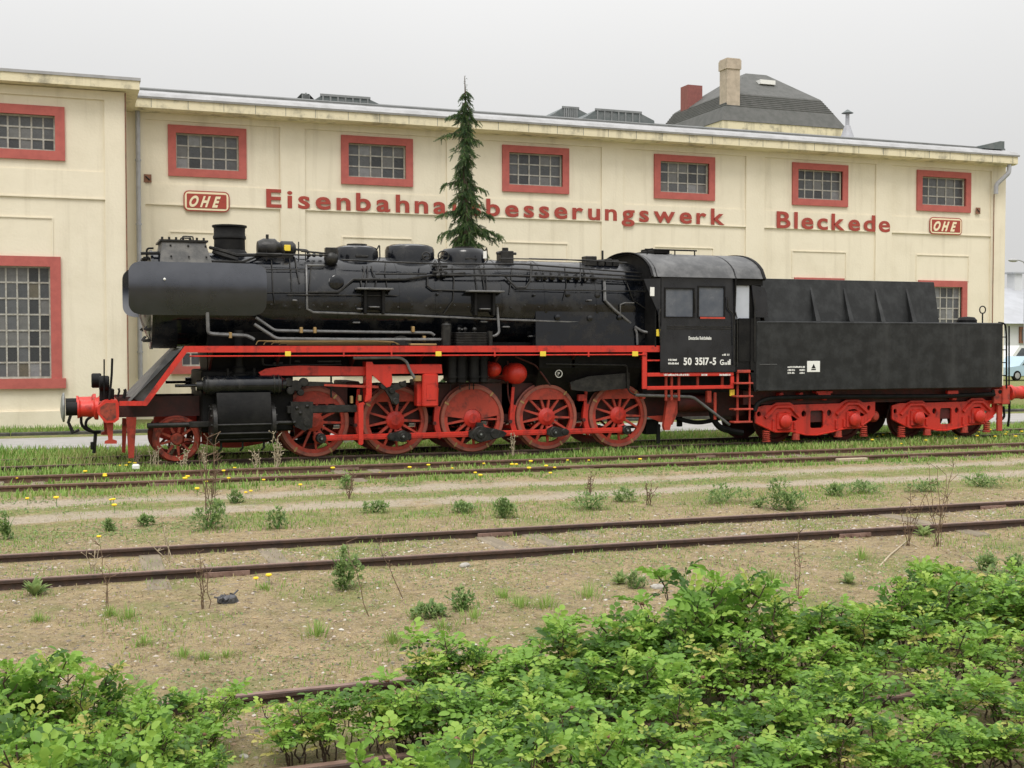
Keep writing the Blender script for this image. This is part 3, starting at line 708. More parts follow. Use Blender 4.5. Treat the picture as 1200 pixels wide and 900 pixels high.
# ================================================================== steam locomotive
XD = [PY(u, v, -.82).x for u, v in ((368.5, 496), (463.5, 495), (554, 491), (641, 489), (725, 488))]
LOCO = thing('steam_locomotive', 'black steam locomotive with red wheels and underframe, cab number 50 3517-5', 'locomotive', (XD[2], 0, 0))
def B(name, mb, mat, parent=None, smooth=True): return mb.build(name, M[mat], parent or LOCO, smooth)
def mir(mb):
    n = len(mb.v); fs = list(mb.f); mb.v += [(x, -y, z) for x, y, z in mb.v]; mb.f += [tuple(n+i for i in f[::-1]) for f in fs]; return mb
def bxp(mb, u0, v0, u1, v1, Y0, Y1, bev=.01):
    um, vm = (u0+u1)/2, (v0+v1)/2
    return mb.bbox(PY(u0, vm, Y0).x, PY(u1, vm, Y0).x, Y0, Y1, PY(um, v1, Y0).z, PY(um, v0, Y0).z, bev)
def prp(mb, pts, Y0, Y1):
    return mb.prism([(PY(u, v, Y0).x, PY(u, v, Y0).z) for u, v in pts], Y0, Y1)
def tbp(mb, pts, Y, r, seg=7, rad=.08):
    return mb.tube(rounded([PY(p[0], p[1], p[2] if len(p) > 2 else Y) for p in pts], rad), r, seg)
def tbb(mb, pts, r, off=.04, seg=6, rad=.06):
    """pipe lying on the boiler: subdivide so that it follows the jacket"""
    P = []
    for (a, b), (c, d) in zip(pts[:-1], pts[1:]):
        k = max(2, int(math.hypot(c-a, d-b)/9))
        P += [PB(a+(c-a)*i/k, b+(d-b)*i/k, off) for i in range(k)]
    P.append(PB(*pts[-1], off)); return mb.tube(P, r, seg)

# ---- wheels
def wheel(name, r, spokes, cw, pin, mats, nm_tyre='tyre'):
    """around the Y axis, outer face towards -y"""
    m_ = MB(); ri = r-.075 if r > .5 else r-.055; rw = .075 if r > .5 else .045
    m_.lathe([(ri-rw, -.045), (ri+.002, -.045), (ri+.002, .05), (ri-rw, .05), (ri-rw, -.045)], 'y', seg=40)
    for i in range(spokes):
        a = 2*math.pi*(i+.35)/spokes; c, s = math.cos(a), math.sin(a)
        for k0, k1, w0, w1 in ((.13, ri-.06, .028, .018),):
            def pt(rr, ww, y): return (rr*s+ww*c, y, rr*c-ww*s)
            n = len(m_.v)
            m_.v += [pt(k0, -w0, -.035), pt(k0, w0, -.035), pt(k1, w1, -.03), pt(k1, -w1, -.03), pt(k0, -w0, .035), pt(k0, w0, .035), pt(k1, w1, .03), pt(k1, -w1, .03)]
            m_.f += [tuple(n+j for j in q) for q in ((0, 1, 2, 3), (7, 6, 5, 4), (0, 3, 7, 4), (1, 5, 6, 2))]
    o = m_.build(name, M[mats[0]], LOCO, org=(0, 0, 0)); o.location = (0, 0, 0)
    h = MB(); h.lathe([(.001, -.085), (.10, -.083), (.115, -.07), (.165, -.062), (.19, -.045), (.19, .06)] if r > .5 else [(.001, -.07), (.10, -.065), (.12, -.04), (.12, .05)], 'y', seg=24)
    if pin: h.lathe([(.001, -.075), (.085, -.07), (.12, -.055), (.12, .04)], 'y', (pin[0], 0, pin[1]), 18)
    q = h.build('hub', M[mats[1]], o, org=(0, 0, 0)); q.location = (0, 0, 0)
    t_ = MB(); t_.lathe([(ri, -.065), (r-.012, -.065), (r, -.05), (r+.004, .03), (r+.03, .042), (r+.03, .066), (ri, .07), (ri, -.065)], 'y', seg=48)
    q = t_.build(nm_tyre, M[mats[2]], o, org=(0, 0, 0)); q.location = (0, 0, 0)
    if cw is not None:
        rr = ri-.03; a0 = math.acos(cw/rr); P = [(rr*math.sin(-a0+2*a0*i/20), rr*math.cos(-a0+2*a0*i/20)) for i in range(21)]
        if cw < .15:   # big weight, cut out round the hub
            P += [(.20*math.sin(a), .20*math.cos(a)+.0) for a in [math.pi/2*1.0 - math.pi*i/8 for i in range(9)]]
        c_ = MB(); c_.prism(P, -.052, .04); q = c_.build('counterweight', M[mats[0]], o, smooth=False, org=(0, 0, 0)); q.location = (0, 0, 0)
    return o
PIN = (.095, -.315)
CW = [.36, .38, .06, .37, .36]
for i, X in enumerate(XD):
    o = wheel('driving_wheel', .70, 13, CW[i], PIN, ('wheelred', 'red' if i in (1, 2, 3, 4) else 'wheelred', 'tyre'))
    o.location = Vector((X, -.755, .70)) - ORG[LOCO.name]
    if i == 2: wb = o
    d_ = dup(o, LOCO, Vector((X, .755, .70)) - ORG[LOCO.name]); d_.rotation_euler.z = math.pi
    m_ = MB(); m_.cyl(.09, -.70, .70, 'y', (X, 0, .7)); B('axle', m_, 'darkred')
    # yellow check marks across tyre and wheel
    m_ = MB()
    for ang in (40, 150, 215, 300):
        a = R(ang); cx, cz = X+.655*math.sin(a), .7+.655*math.cos(a); w_ = .018; L_ = .05
        c, s = math.cos(a), math.sin(a)
        m_.poly([(cx-w_*c-L_*s, -.8225, cz+w_*s-L_*c), (cx+w_*c-L_*s, -.8225, cz-w_*s-L_*c), (cx+w_*c+L_*s, -.8225, cz-w_*s+L_*c), (cx-w_*c+L_*s, -.8225, cz+w_*s+L_*c)])
    B('tyre_mark', m_, 'brass', smooth=False)
XLW = PY(207.5, 514, -.8).x
o = wheel('leading_wheel', .425, 9, None, None, ('orangered', 'orangered', 'orangered')); o.location = Vector((XLW, -.755, .425)) - ORG[LOCO.name]
d_ = dup(o, LOCO, Vector((XLW, .755, .425)) - ORG[LOCO.name]); d_.rotation_euler.z = math.pi
m_ = MB(); m_.cyl(.08, -.7, .7, 'y', (XLW, 0, .425)); B('axle', m_, 'darkred')
# ---- main frame
xF = PY(139, 482, -1.3).x; xRr = PY(872, 470, -.6).x
m_ = MB(); m_.box(XD[0]-1.3, xRr, -.62, -.56, .62, 1.42); m_.box(xF, XD[0]-1.3, -.62, -.56, .86, 1.25); mir(m_); B('main_frame', m_, 'framered', smooth=False)
m_ = MB()
for a, b in zip(XD[:-1], XD[1:]): m_.bbox((a+b)/2-.14, (a+b)/2+.14, -.62, .62, .75, 1.5, .02)
m_.bbox(XD[0]-1.9, XD[0]-.9, -.62, .62, .7, 1.9, .02); B('frame_stretcher', m_, 'framered', smooth=False)
m_ = MB()
for X in XD: m_.bbox(X-.2, X+.2, -.66, -.615, .45, 1.0, .02)
mir(m_); B('axlebox_guide', m_, 'darkred', smooth=False)
for X in XD:   # leaf springs
    m_ = MB()
    for k in range(6): m_.bbox(X-.55+k*.08, X+.55-k*.08, -.655, -.625, .40+k*.0-.03+k*.022-.11, .42+k*.022-.115, .004)
    mir(m_); B('leaf_spring', m_, 'blackmatt')
# ---- buffer beam and front gear
xb0, xb1 = PY(114, 483, -1.35).x, PY(139.5, 483, -1.35).x; zb0, zb1 = PY(127, 495.5, -1.35).z, PY(127, 469, -1.35).z
m_ = MB(); c = .13
m_.prism([(xb0, zb0+c+.05), (xb0, zb1-c), (xb0+c, zb1), (xb1-.03, zb1), (xb1, zb1-.06), (xb1, zb0+.06), (xb1-.08, zb0), (xb0+c, zb0)], -1.35, 1.35); B('buffer_beam', m_, 'red', smooth=False)
m_ = MB(); m_.prism([(xb0+.05, zb0+c+.05), (xb0+.05, zb1-c), (xb0+c+.03, zb1-.05), (xb1-.06, zb1-.05), (xb1-.05, zb0+.1), (xb1-.1, zb0+.05), (xb0+c+.03, zb0+.05)], -1.356, -1.349); B('beam_end_plate', m_, 'darkred', smooth=False).data.materials[0] = M['orangered']
zbf = (PY(100, 479, -.9).z)
for s in (-1, 1):
    y = .9*s
    m_ = MB(); xs0 = PY(90.5, 479, -.9).x; m_.lathe([(.175, xs0), (.175, xs0+.03), (.15, xs0+.06), (.155, xb0-.06), (.21, xb0-.03), (.21, xb0+.03)], 'x', (0, y, zbf), 24); bf = B('buffer', m_, 'red')
    m_ = MB(); xs1 = PY(77, 479, -.9).x; m_.cyl(.125, xs1, xs0+.01, 'x', (0, y, zbf), 20); m_.build('plunger', M['blackmatt'], bf)
    m_ = MB(); xs2 = PY(72.5, 480, -.9).x; m_.lathe([(.001, xs2-.03), (.15, xs2-.015), (.24, xs2+.015), (.24, xs2+.045), (.12, xs2+.06)], 'x', (0, y, zbf), 28); m_.build('buffer_head', M['steelrim'], bf)
m_ = MB(); tbp(m_, [(95, 487), (95, 497), (100, 503), (108, 506), (118, 506)], -.5, .028); tbp(m_, [(110, 486), (101, 492), (100, 500), (110, 507), (116, 507)], -.35, .028); B('brake_hose', m_, 'blackmatt')
m_ = MB(); tbp(m_, [(112, 505), (111, 520), (110, 531)], -.3, .035); bxp(m_, 106, 518, 110, 527, -.35, -.25); m_.bbox(xb0-.45, xb0, -.05, .05, .98, 1.08); m_.tube([(xb0-.42, 0, 1.0), (xb0-.5, 0, .75), (xb0-.42, 0, .55), (xb0-.3, 0, .6)], .03); B('screw_coupling', m_, 'grime')
m_ = MB(); prp(m_, [(124.5, 495), (133, 495), (132, 515), (137, 516.5), (137, 520), (122.5, 520), (123, 517), (127, 515.5)], -1.2, -1.12); mir(m_); B('front_step', m_, 'wheelred', smooth=False)
m_ = MB(); prp(m_, [(148, 489), (160, 489), (157, 537), (150.5, 537)], -.86, -.82); prp(m_, [(143, 490), (149, 490), (147, 531), (143, 530)], -.86+1.6, -.82+1.6); B('rail_guard', m_, 'wheelred', smooth=False)
m_ = MB(); m_.cyl(.14, -.09, .09, 'x', (PY(113, 446, -.55).x, -.55, PY(113, 446, -.55).z), 20, .02); m_.cyl(.14, -.09, .09, 'x', (PY(122, 449, -.95).x, -.95, PY(122, 449, -.95).z), 20, .02); 
l_ = B('head_lamp', m_, 'blackmatt')
m_ = MB(); bxp(m_, 116.5, 455, 121, 470, -.95, -.87); bxp(m_, 121, 457, 125.5, 470, -.95, -.87); B('lamp_bracket', m_, 'blackmatt', l_)
m_ = MB(); tbp(m_, [(122, 421), (122, 470)], -1.15, .014); tbp(m_, [(131.5, 420), (130.8, 440), (128, 470)], -1.25, [.024]*99 if False else .022); B('marker_rod', m_, 'blackmatt')
m_ = MB(); bxp(m_, 122, 456, 134, 469, -.9, -.55); tbp(m_, [(138, 465), (140, 458), (139, 455)], -1.2, .02); tbp(m_, [(145, 467), (147, 458), (146, 456)], -1.2, .03); B('beam_fittings', m_, 'blackmatt')
# sloping front apron: steel plate between the beam and the running boards
P0, P1 = PY(152, 471, -1.4), PY(214, 408, -1.4)
m_ = MB(); dz = .05
m_.poly([(P0.x, -1.38, P0.z), (P1.x, -1.38, P1.z), (P1.x, 1.38, P1.z), (P0.x, 1.38, P0.z)]); m_.poly([(P0.x, 1.38, P0.z-.02), (P1.x, 1.38, P1.z-.02), (P1.x, -1.38, P1.z-.02), (P0.x, -1.38, P0.z-.02)]); B('front_apron', m_, 'sooty', smooth=False)
m_ = MB(); prp(m_, [(163, 470), (169, 470), (214, 410), (203, 411), (199, 412), (156, 467)], -1.30, -1.27); B('apron_side', m_, 'roofgrey', smooth=False)
# ---- running boards with red edge
E0 = -1.42
m_ = MB(); prp(m_, [(140, 470), (168.5, 470), (216.5, 405.5), (777, 405), (777, 412.5), (219, 413), (172, 475.5), (140, 475.5)], E0, E0+.03); mir(m_); rbd = B('running_board_edge', m_, 'red', smooth=False)
zrb = PY(500, 406.5, E0).z
m_ = MB(); xa, xz = PY(218, 406, E0).x, PY(777, 406, E0).x; m_.box(xa, xz, E0+.031, -.7, zrb-.04, zrb-.004); mir(m_); B('running_board', m_, 'blackmatt', smooth=False)
m_ = MB(); m_.tube([PY(222, 417.5, E0-.02), PY(500, 416.5, E0-.02), PY(757, 415.5, E0-.02)], .014, 6); B('edge_pipe', m_, 'red')
m_ = MB()
for u in (337.5, 403, 459, 514, 580, 636, 690, 744.5): bxp(m_, u-.8, 412, u+.8, 418, E0-.03, E0+.0, .002)
B('pipe_clip', m_, 'red', smooth=False)
for u in (337.5, 514, 636.5, 744.5):
    m_ = MB(); bxp(m_, u-3.4, 411.8, u+3.4, 417.4, E0-.045, E0-.032, .003); B('yellow_marker', m_, 'yellow', smooth=False)
m_ = MB()
for u in (250, 330, 420, 500, 590, 680, 760): 
    q = PY(u, 408, E0); m_.prismX([(E0+.05, zrb-.05), (-.65, zrb-.05), (-.65, zrb-.5)], q.x-.02, q.x+.02)
mir(m_); B('board_bracket', m_, 'darkred', smooth=False)
# ---- boiler
xs0 = PY(176, 340, -.6).x; xsb = PY(314, 340, -.9).x; xfb = PY(772, 345, -.9).x
m_ = MB(); m_.lathe([(.90, xs0), (.97, xs0+.02), (.975, xs0+.07), (.955, xs0+.075), (.955, xsb-.02), (.955, xsb)], 'x', (0, 0, ZB), 64); B('smokebox', m_, 'black')
m_ = MB(); m_.lathe([(.001, xs0-.20), (.35, xs0-.17), (.62, xs0-.09), (.78, xs0-.005), (.78, xs0+.01)], 'x', (0, 0, ZB), 48); dr = B('smokebox_door', m_, 'black')
m_ = MB()
for k in range(12):
    a = 2*math.pi*(k+.5)/12; y, z = .83*math.cos(a), ZB+.83*math.sin(a); m_.bbox(xs0-.10, xs0+.03, y-.035, y+.035, z-.03, z+.03); m_.tube([(xs0-.12, y, z), (xs0-.06, y*.9, ZB+(z-ZB)*.9)], .018)
B('door_clamp', m_, 'grime', dr)
m_ = MB(); m_.lathe([(RB, xsb+.001), (RB, xfb)], 'x', (0, 0, ZB), 64); boil = B('boiler', m_, 'black')
for u in (352, 398, 470, 512, 562, 590, 640, 700, 748):
    x = PB(u, 340).x; m_ = MB(); m_.lathe([(RB-.005, x-.03), (RB+.008, x-.03), (RB+.008, x+.03), (RB-.005, x+.03)], 'x', (0, 0, ZB), 64); B('boiler_band', m_, 'black', boil)
m_ = MB(); x6 = PY(628, 400, -.95).x
m_.prismX([(-.93, 3.1), (-.945, 2.4), (-.95, zrb-.02), (.95, zrb-.02), (.945, 2.4), (.93, 3.1)], x6, xfb); B('firebox', m_, 'black', smooth=False)
m_ = MB(); m_.prismX([(-.62, 2.3), (-.62, 1.6), (-.5, 2.3)], XD[0]-1.6, xfb); 
B('boiler_support', m_, 'blackmatt', smooth=False)
m_ = MB(); m_.prismX([(-1.0, zrb-.1), (-1.0, 1.75), (-.78, 1.32), (-.60, 1.0), (.60, 1.0), (.78, 1.32), (1.0, 1.75), (1.0, zrb-.1)], PY(632, 440, -1).x, PY(752, 440, -1).x); B('ash_pan', m_, 'blackmatt', smooth=False)
m_ = MB(); prp(m_, [(668, 448), (690, 441), (738, 437), (738, 455), (690, 459), (670, 457)], -1.06, -.98); tbp(m_, [(640, 426.5), (735, 428), (736, 458), (745, 464), (757, 465)], -1.1, .018); B('ash_pan_damper', m_, 'grime', smooth=False)
# circled brake mark
q = PY(655, 438, -1.012); m_ = MB(); m_.lathe([(.085, -.004), (.085, .004), (.068, .004), (.068, -.004), (.085, -.004)], 'y', (q.x, -1.006, q.z), 24); ring_ = B('brake_mark', m_, 'white')
lettering(ring_, 'P', (q.x-.028, -1.006, q.z-.038), .06, .08, M['white'], 'mark_letter', bold=.0)
# chimney, preheater box, domes
X = PY(269, 285, 0).x; zt = PY(269, 264.5, 0).z; k = zt-PY(269, 298, 0).z
m_ = MB(); rr = .33
m_.lathe([(rr*1.25, ZB+.80), (rr*1.05, ZB+.96), (rr*.93, zt-k*.86), (rr*.92, zt-k*.5), (rr*.985, zt-k*.46), (rr*.985, zt-k*.38), (rr*.93, zt-k*.33), (rr*.94, zt-.05), (rr*1.04, zt-.035), (rr*1.04, zt), (rr*.9, zt), (rr*.85, zt-.4)], c=(X, 0, 0), seg=36); B('chimney', m_, 'sooty').data.materials[0] = M['blackmatt']
xa, xz = PY(187, 295, -.5).x, PY(245, 295, -.5).x; zt = PY(215, 283.5, -.45).z
m_ = MB(); n = len(m_.v)
lo_ = [(xa-.05, -.85, 3.55), (xz+.10, -.85, 3.55), (xz+.10, .85, 3.55), (xa-.05, .85, 3.55)]; hi_ = [(xa+.05, -.52, zt), (xz-.07, -.52, zt), (xz-.07, .52, zt), (xa+.05, .52, zt)]
for i in range(4): m_.poly([lo_[i], lo_[(i+1) % 4], hi_[(i+1) % 4], hi_[i]])
m_.poly(hi_); ph = B('preheater_box', m_, 'sooty', smooth=False)
m_ = MB(); m_.box(xa, xz-.02, -.56, .56, zt+.001, zt+.035)
for i in range(7):
    x = xa+.05+(xz-xa-.15)*i/6; m_.cyl(.022, zt, zt+.085, c=(x, -.5, 0), seg=8)
for yy in (-.3, .1): m_.tube(rounded([(xa+.45, yy, zt+.03), (xa+.45, yy, zt+.12), (xa+.65, yy, zt+.12), (xa+.65, yy, zt+.03)], .03), .015, 5)
B('box_lid', m_, 'grime', ph)
m_ = MB()
for i in range(3):
    x = xa+.2+i*.33
    for z_, y_ in ((zt-.08, -.575), (zt-.3, -.70)): m_.ball(.022, (x, y_, z_), 8)
B('rivets', m_, 'grime', ph)
m_ = MB(); tbp(m_, [(165, 297), (186, 297)], -.5, .03); tbp(m_, [(172, 303), (172, 291), (180, 291)], -.5, .02); B('lamp_iron', m_, 'blackmatt')
m_ = MB(); tbb(m_, [(246, 290), (262, 294), (278, 299), (330, 298.5)], .035, .12); tbb(m_, [(250, 295), (266, 300), (279, 304)], .045, .06); tbb(m_, [(208, 305), (285, 307), (300, 301), (312, 297)], .022, .05); B('preheater_pipe', m_, 'grime')
def dome(u0, u1, v0, sy=1.0, name='dome', mat='sooty', flat=.75):
    uc = (u0+u1)/2; a, b = PY(u0, v0+8, -.25), PY(u1, v0+8, -.25); X = (a.x+b.x)/2; r = (b.x-a.x)/2; zt = PY(uc, v0, -.2).z
    m_ = MB(); m_.lathe([(r*1.12, ZB+.55), (r*1.04, ZB+.80), (r, ZB+.92), (r*.99, zt-.12), (r*.93, zt-.05), (r*flat, zt-.012), (.001, zt)], c=(X, 0, 0), seg=40)
    m_.v = [(x, y*sy, z) for x, y, z in m_.v]
    return B(name, m_, mat), X, r, zt
d1, X1, r1_, z1_ = dome(394, 446, 287.5, 1.05, 'sand_dome', 'black')
d2, X2, r2_, z2_ = dome(455, 512, 286, .95, 'steam_dome', 'black')
d3, X3, r3_, z3_ = dome(521, 572, 291, 1.1, 'sand_dome', 'black', .85)
for X_, z_, d_, r_ in ((X1, z1_, d1, r1_), (X3, z3_, d3, r3_)):
    m_ = MB(); m_.cyl(r_*.45, z_-.02, z_+.03, c=(X_, -.1, 0), seg=24); m_.tube(rounded([(X_+r_*.8, -.2, z_-.12), (X_+r_*.98, -.2, z_+.03), (X_+r_*1.0, -.2, z_-.3)], .05), .014, 6); m_.bbox(X_-.12, X_+.15, -r_*1.1, -r_*1.02, z_-.27, z_-.22); m_.build('dome_lid', M['grime'], d_)
m_ = MB(); bxp(m_, 566.5, 294.5, 570.5, 303, -.68, -.66, .004); m_.build('white_plate', M['white'], d3)
# turbo generator, pumps, valve heads on top of the boiler
q = PY(325, 291.5, -.3); m_ = MB(); m_.lathe([(.001, -.42), (.14, -.40), (.2, -.28), (.2, -.05), (.15, .0), (.13, .05), (.16, .08), (.16, .3), (.1, .36), (.001, .37)], 'x', (q.x, -.3, q.z), 20); m_.bbox(q.x-.3, q.x+.3, -.42, -.2, ZB+.8, q.z-.1)
m_.tube(rounded([(q.x+.3, -.3, q.z), (q.x+.62, -.3, q.z-.02), (q.x+.62, -.3, q.z-.3)], .05), .025); m_.cyl(.03, q.z+.1, q.z+.28, c=(q.x-.2, -.3, 0), seg=8); tg = B('turbo_generator', m_, 'grime')
q2 = PY(337, 290.5, -.53); m_ = MB(); m_.bbox(q2.x-.06, q2.x+.06, -.535, -.46, q2.z-.06, q2.z+.06, .005); m_.build('yellow_marker', M['yellow'], tg, smooth=False)
m_ = MB(); q = PB(388, 303, .1); m_.ball(.15, q, 12); m_.bbox(q.x-.12, q.x+.1, q.y-.08, q.y+.08, q.z-.05, q.z+.22); m_.tube([(q.x-.1, q.y, q.z+.1), (q.x-.6, q.y+.05, q.z+.14)], .02)
q = PB(350, 298, .1); m_.tube([(q.x, q.y, q.z-.1), (q.x, q.y, q.z+.25)], .012)
for u in (362, 368, 376): q = PB(u, 299, .08); m_.ball(.045, q, 8)
B('feed_valve', m_, 'grime')
for u, v, rr, off in ((498, 300.5, .085, .35), (518, 300.5, .115, .28)):
    q = PB(u, v, off); m_ = MB()
    P = [(q.x+rr*math.cos(2*math.pi*i/16), q.y-.1, q.z+rr*.9*math.sin(2*math.pi*i/16)) for i in range(17)]
    m_.tube(P, .014, 6, False); m_.tube([(q.x-rr, q.y-.1, q.z), (q.x+rr, q.y-.1, q.z)], .009, 5); m_.tube([(q.x, q.y-.1, q.z), (q.x, q.y+.3, q.z-.05)], .015, 6); B('valve_handwheel', m_, 'grime')
m_ = MB()
for a in (((510, 306), (515, 323)), ((514, 305), (521, 324)), ((506, 312), (524, 312)), ((507, 319), (524, 320))): tbb(m_, a, .03, .09)
for u, v in ((510, 309), (515, 315), (519, 322), (513, 323)): m_.ball(.05, PB(u, v, .09), 8)
B('valve_cluster', m_, 'grime')
m_ = MB(); q = PY(592, 297, -.3); m_.bbox(q.x-.13, q.x+.16, -.4, -.1, ZB+.85, q.z+.05); m_.cyl(.07, q.z-.1, q.z+.12, c=(q.x, -.3, 0), seg=12); m_.tube([(q.x-.2, -.3, q.z), (q.x+.25, -.3, q.z)], .03); B('safety_valve', m_, 'grime')
m_ = MB()
for u in (688, 694, 703, 712, 720): q = PY(u, 304, -.35); m_.bbox(q.x-.07, q.x+.07, -.45, -.2, ZB+.85, q.z+random.uniform(-.02, .08))
q = PY(706, 300, -.3); m_.tube([(q.x, -.3, q.z-.2), (q.x, -.3, q.z+.12)], .025); B('whistle_manifold', m_, 'grime')
# pipes and rods on the jacket
def jacket(name, mat, *runs):
    m_ = MB()
    for pts, r, off in runs: tbb(m_, pts, r, off)
    return B(name, m_, mat)
jacket('injector_pipe', 'greypipe', ([(380, 311), (359, 311), (360, 362), (367, 366), (475, 369.5), (600, 375), (730, 379)], .022, .05))
jacket('feed_pipe', 'grime', ([(360, 342.5), (396, 342.5), (414, 327.5), (475, 327.5), (507, 322.5), (545, 320)], .026, .05))
jacket('handrail', 'grime', ([(337, 345.5), (467, 346.5)], .014, .08), ([(605, 339), (757, 341.5)], .014, .08), ([(312, 316), (358, 316)], .012, .04), ([(312, 343), (358, 343)], .010, .03))
jacket('sand_pipe', 'grime', ([(501, 325), (501, 335), (507, 339.5), (585, 342)], .02, .05), ([(425, 312), (427, 318), (423, 330), (424, 338)], .014, .04), ([(430, 312), (431, 320), (428, 338)], .014, .04), ([(435, 312), (437, 320), (441, 328), (440, 338)], .014, .04), ([(567, 310), (569, 322), (571, 341)], .014, .04), ([(561, 310), (566, 325), (568, 341)], .014, .04))
jacket('control_rod', 'grime', ([(400, 304.5), (455, 307), (511, 309), (610, 309.5), (660, 313), (752, 320)], .018, .16), ([(440, 321), (500, 321)], .018, .1), ([(520, 315.5), (600, 315), (660, 318.5), (752, 324.5)], .018, .13), ([(518, 322.5), (600, 323), (680, 325), (756, 328.5)], .022, .11), ([(620, 303), (660, 304), (690, 306)], .012, .2))
jacket('pipe_loop', 'grime', ([(592, 324), (605, 337), (616, 337), (621, 330), (624, 311)], .022, .06), ([(683, 312), (686, 330)], .02, .1))
m_ = MB()
for u in (628, 636, 645, 655, 664, 674, 684, 694): tbb(m_, [(u, 320), (u+1.5, 326.5), (u+5, 326.5)], .03, .05)
for u in (622, 680): tbb(m_, [(u, 308), (u, 330)], .016, .15)
B('stay_plugs', m_, 'grime')
jacket('delivery_pipe', 'greypipe', ([(708, 326), (709, 352), (720, 363), (744, 383)], .034, .05))
m_ = MB(); tbp(m_, [(744, 383, -.97), (752, 388, -1.0), (758, 389.5, -1.05), (770, 389.5, -1.1)], -1, .032); tbp(m_, [(744, 385, -.98), (746.5, 390, -1.0), (747, 404, -1.0)], -1, .026); tbb(m_, [(727, 368), (727, 357), (732, 355), (743, 355)], .014, .04); B('delivery_pipe', m_, 'greypipe')
m_ = MB(); tbp(m_, [(300, 372), (322, 387.5), (420, 389), (505, 390), (509, 393)], -1.06, .030); tbp(m_, [(298, 380), (324, 397), (420, 398), (517, 398)], -1.16, .033); tbp(m_, [(243, 366), (244, 390), (250, 391.5), (290, 393.5), (298, 398)], -1.12, .036); tbp(m_, [(581, 345, -.85), (584, 375, -1.0), (585, 390, -1.05), (580, 394, -1.05), (571, 394, -1.05)], -1, .028); B('side_pipe', m_, 'greypipe')
m_ = MB()
for u, v in ((353, 387), (369, 387), (270, 393), (484, 386), (497, 397)): q = PY(u, v, -1.12); m_.bbox(q.x-.03, q.x+.03, -1.16, -1.06, q.z-.06, q.z+.06)
B('pipe_union', m_, 'brass')
for u0, u1, v in ((416, 458, 338.5), (545, 587, 341.5)):
    a, b = PB(u0, v, .02), PB(u1, v, .02); m_ = MB(); m_.bbox(a.x, b.x, a.y-.24, a.y+.1, a.z-.018, a.z+.018, .006); sh = B('side_step', m_, 'greypipe')
    m_ = MB(); k_ = .25*(b.x-a.x)
    for x in (a.x+k_, b.x-k_): m_.bbox(x-.03, x+.03, a.y-.14, a.y+.1, a.z-.50, a.z-.02); 
    m_.bbox(a.x+k_, b.x-k_, a.y-.06, a.y+.1, a.z-.42, a.z-.05); m_.build('step_bracket', M['blackmatt'], sh)
    m_ = MB(); m_.bbox(a.x+k_*1.4, b.x-k_*1.5, a.y-.20, a.y+.05, a.z-.38, a.z-.35); m_.build('lower_step', M['greypipe'], sh)
m_ = MB()
for u, v, rr in ((394, 331, .15), (643.5, 391, .10), (512, 345, .03), (625, 346, .03)):
    q = PB(u, v, .0); m_.lathe([(rr, .05), (rr, -.05), (rr*.8, -.07), (rr*.45, -.075), (.001, -.08)], 'y', (q.x, q.y, q.z), 20)
B('washout_plug', m_, 'black')
# smaller fittings: oiling lines, conduit, bolts, hand-hole covers, brackets
m_ = MB()
for k in range(5):
    v0 = 399.5+k*1.1; tbp(m_, [(300+k*9, 404), (302+k*9, v0), (360, v0+.3), (440+k*7, v0), (462+k*2, v0+1), (466+k*2, 404)], -1.22+k*.02, .009, 5, .05)
B('oil_line', m_, 'brass')
m_ = MB(); bxp(m_, 481, 402.6, 512, 405, -1.36, -1.2, .01); B('oil_tray', m_, 'brass')
for u, v, w_ in ((417, 378, 8), (421, 362, 6), (566, 377, 8), (592, 383, 9), (623, 394, 9), (540, 386, 6), (345, 352, 5), (690, 352, 5)):
    q = PB(u, v, .02); m_ = MB(); m_.bbox(q.x-.009*w_, q.x+.009*w_, q.y-.09, q.y+.05, q.z-.02, q.z+.015); B('boiler_lug', m_, 'greypipe')
jacket('cable_conduit', 'grime', ([(318, 305), (319, 316), (320, 343), (322, 356)], .012, .03), ([(339, 300), (341, 320), (342, 344)], .012, .03), ([(346, 303), (348, 318), (351, 332)], .014, .03), ([(366, 306), (364, 318), (362, 345)], .012, .03))
jacket('cable_conduit', 'grime', ([(452, 306), (451, 320), (455, 345)], .010, .03), ([(530, 312), (532, 330), (531, 352), (520, 368)], .014, .03), ([(556, 312), (557, 325), (559, 341)], .012, .03), ([(600, 312), (599, 326), (597, 345)], .012, .03), ([(662, 312), (664, 335), (660, 352)], .010, .03), ([(730, 322), (737, 338), (742, 352), (757, 362)], .014, .04))
jacket('top_handrail', 'grime', ([(300, 297), (340, 298.5), (383, 299)], .016, .2), ([(585, 303), (620, 303.5), (690, 305), (735, 308)], .013, .22))
for u in (312, 333, 358, 383): q = PB(u, 300, .1); m_ = MB(); m_.tube([(q.x, q.y, q.z-.1), (q.x, q.y-.02, q.z+.12)], .012, 5); B('rail_stanchion', m_, 'grime')
for i in range(26):
    u = 318+i*16.5; q = PB(u, 357+((i*7) % 5), .0); m_ = MB(); m_.lathe([(.022, .02), (.022, -.02), (.001, -.03)], 'y', (q.x, q.y, q.z), 8); B('jacket_bolt', m_, 'grime')
for u, v in ((665, 345), (700, 346), (652, 372), (690, 373), (725, 372)):
    q = PB(u, v, .0); m_ = MB(); m_.lathe([(.06, .04), (.06, -.03), (.035, -.04), (.001, -.045)], 'y', (q.x, q.y-(.0 if v < 360 else .05), q.z), 14); B('wash_out_plug', m_, 'black')
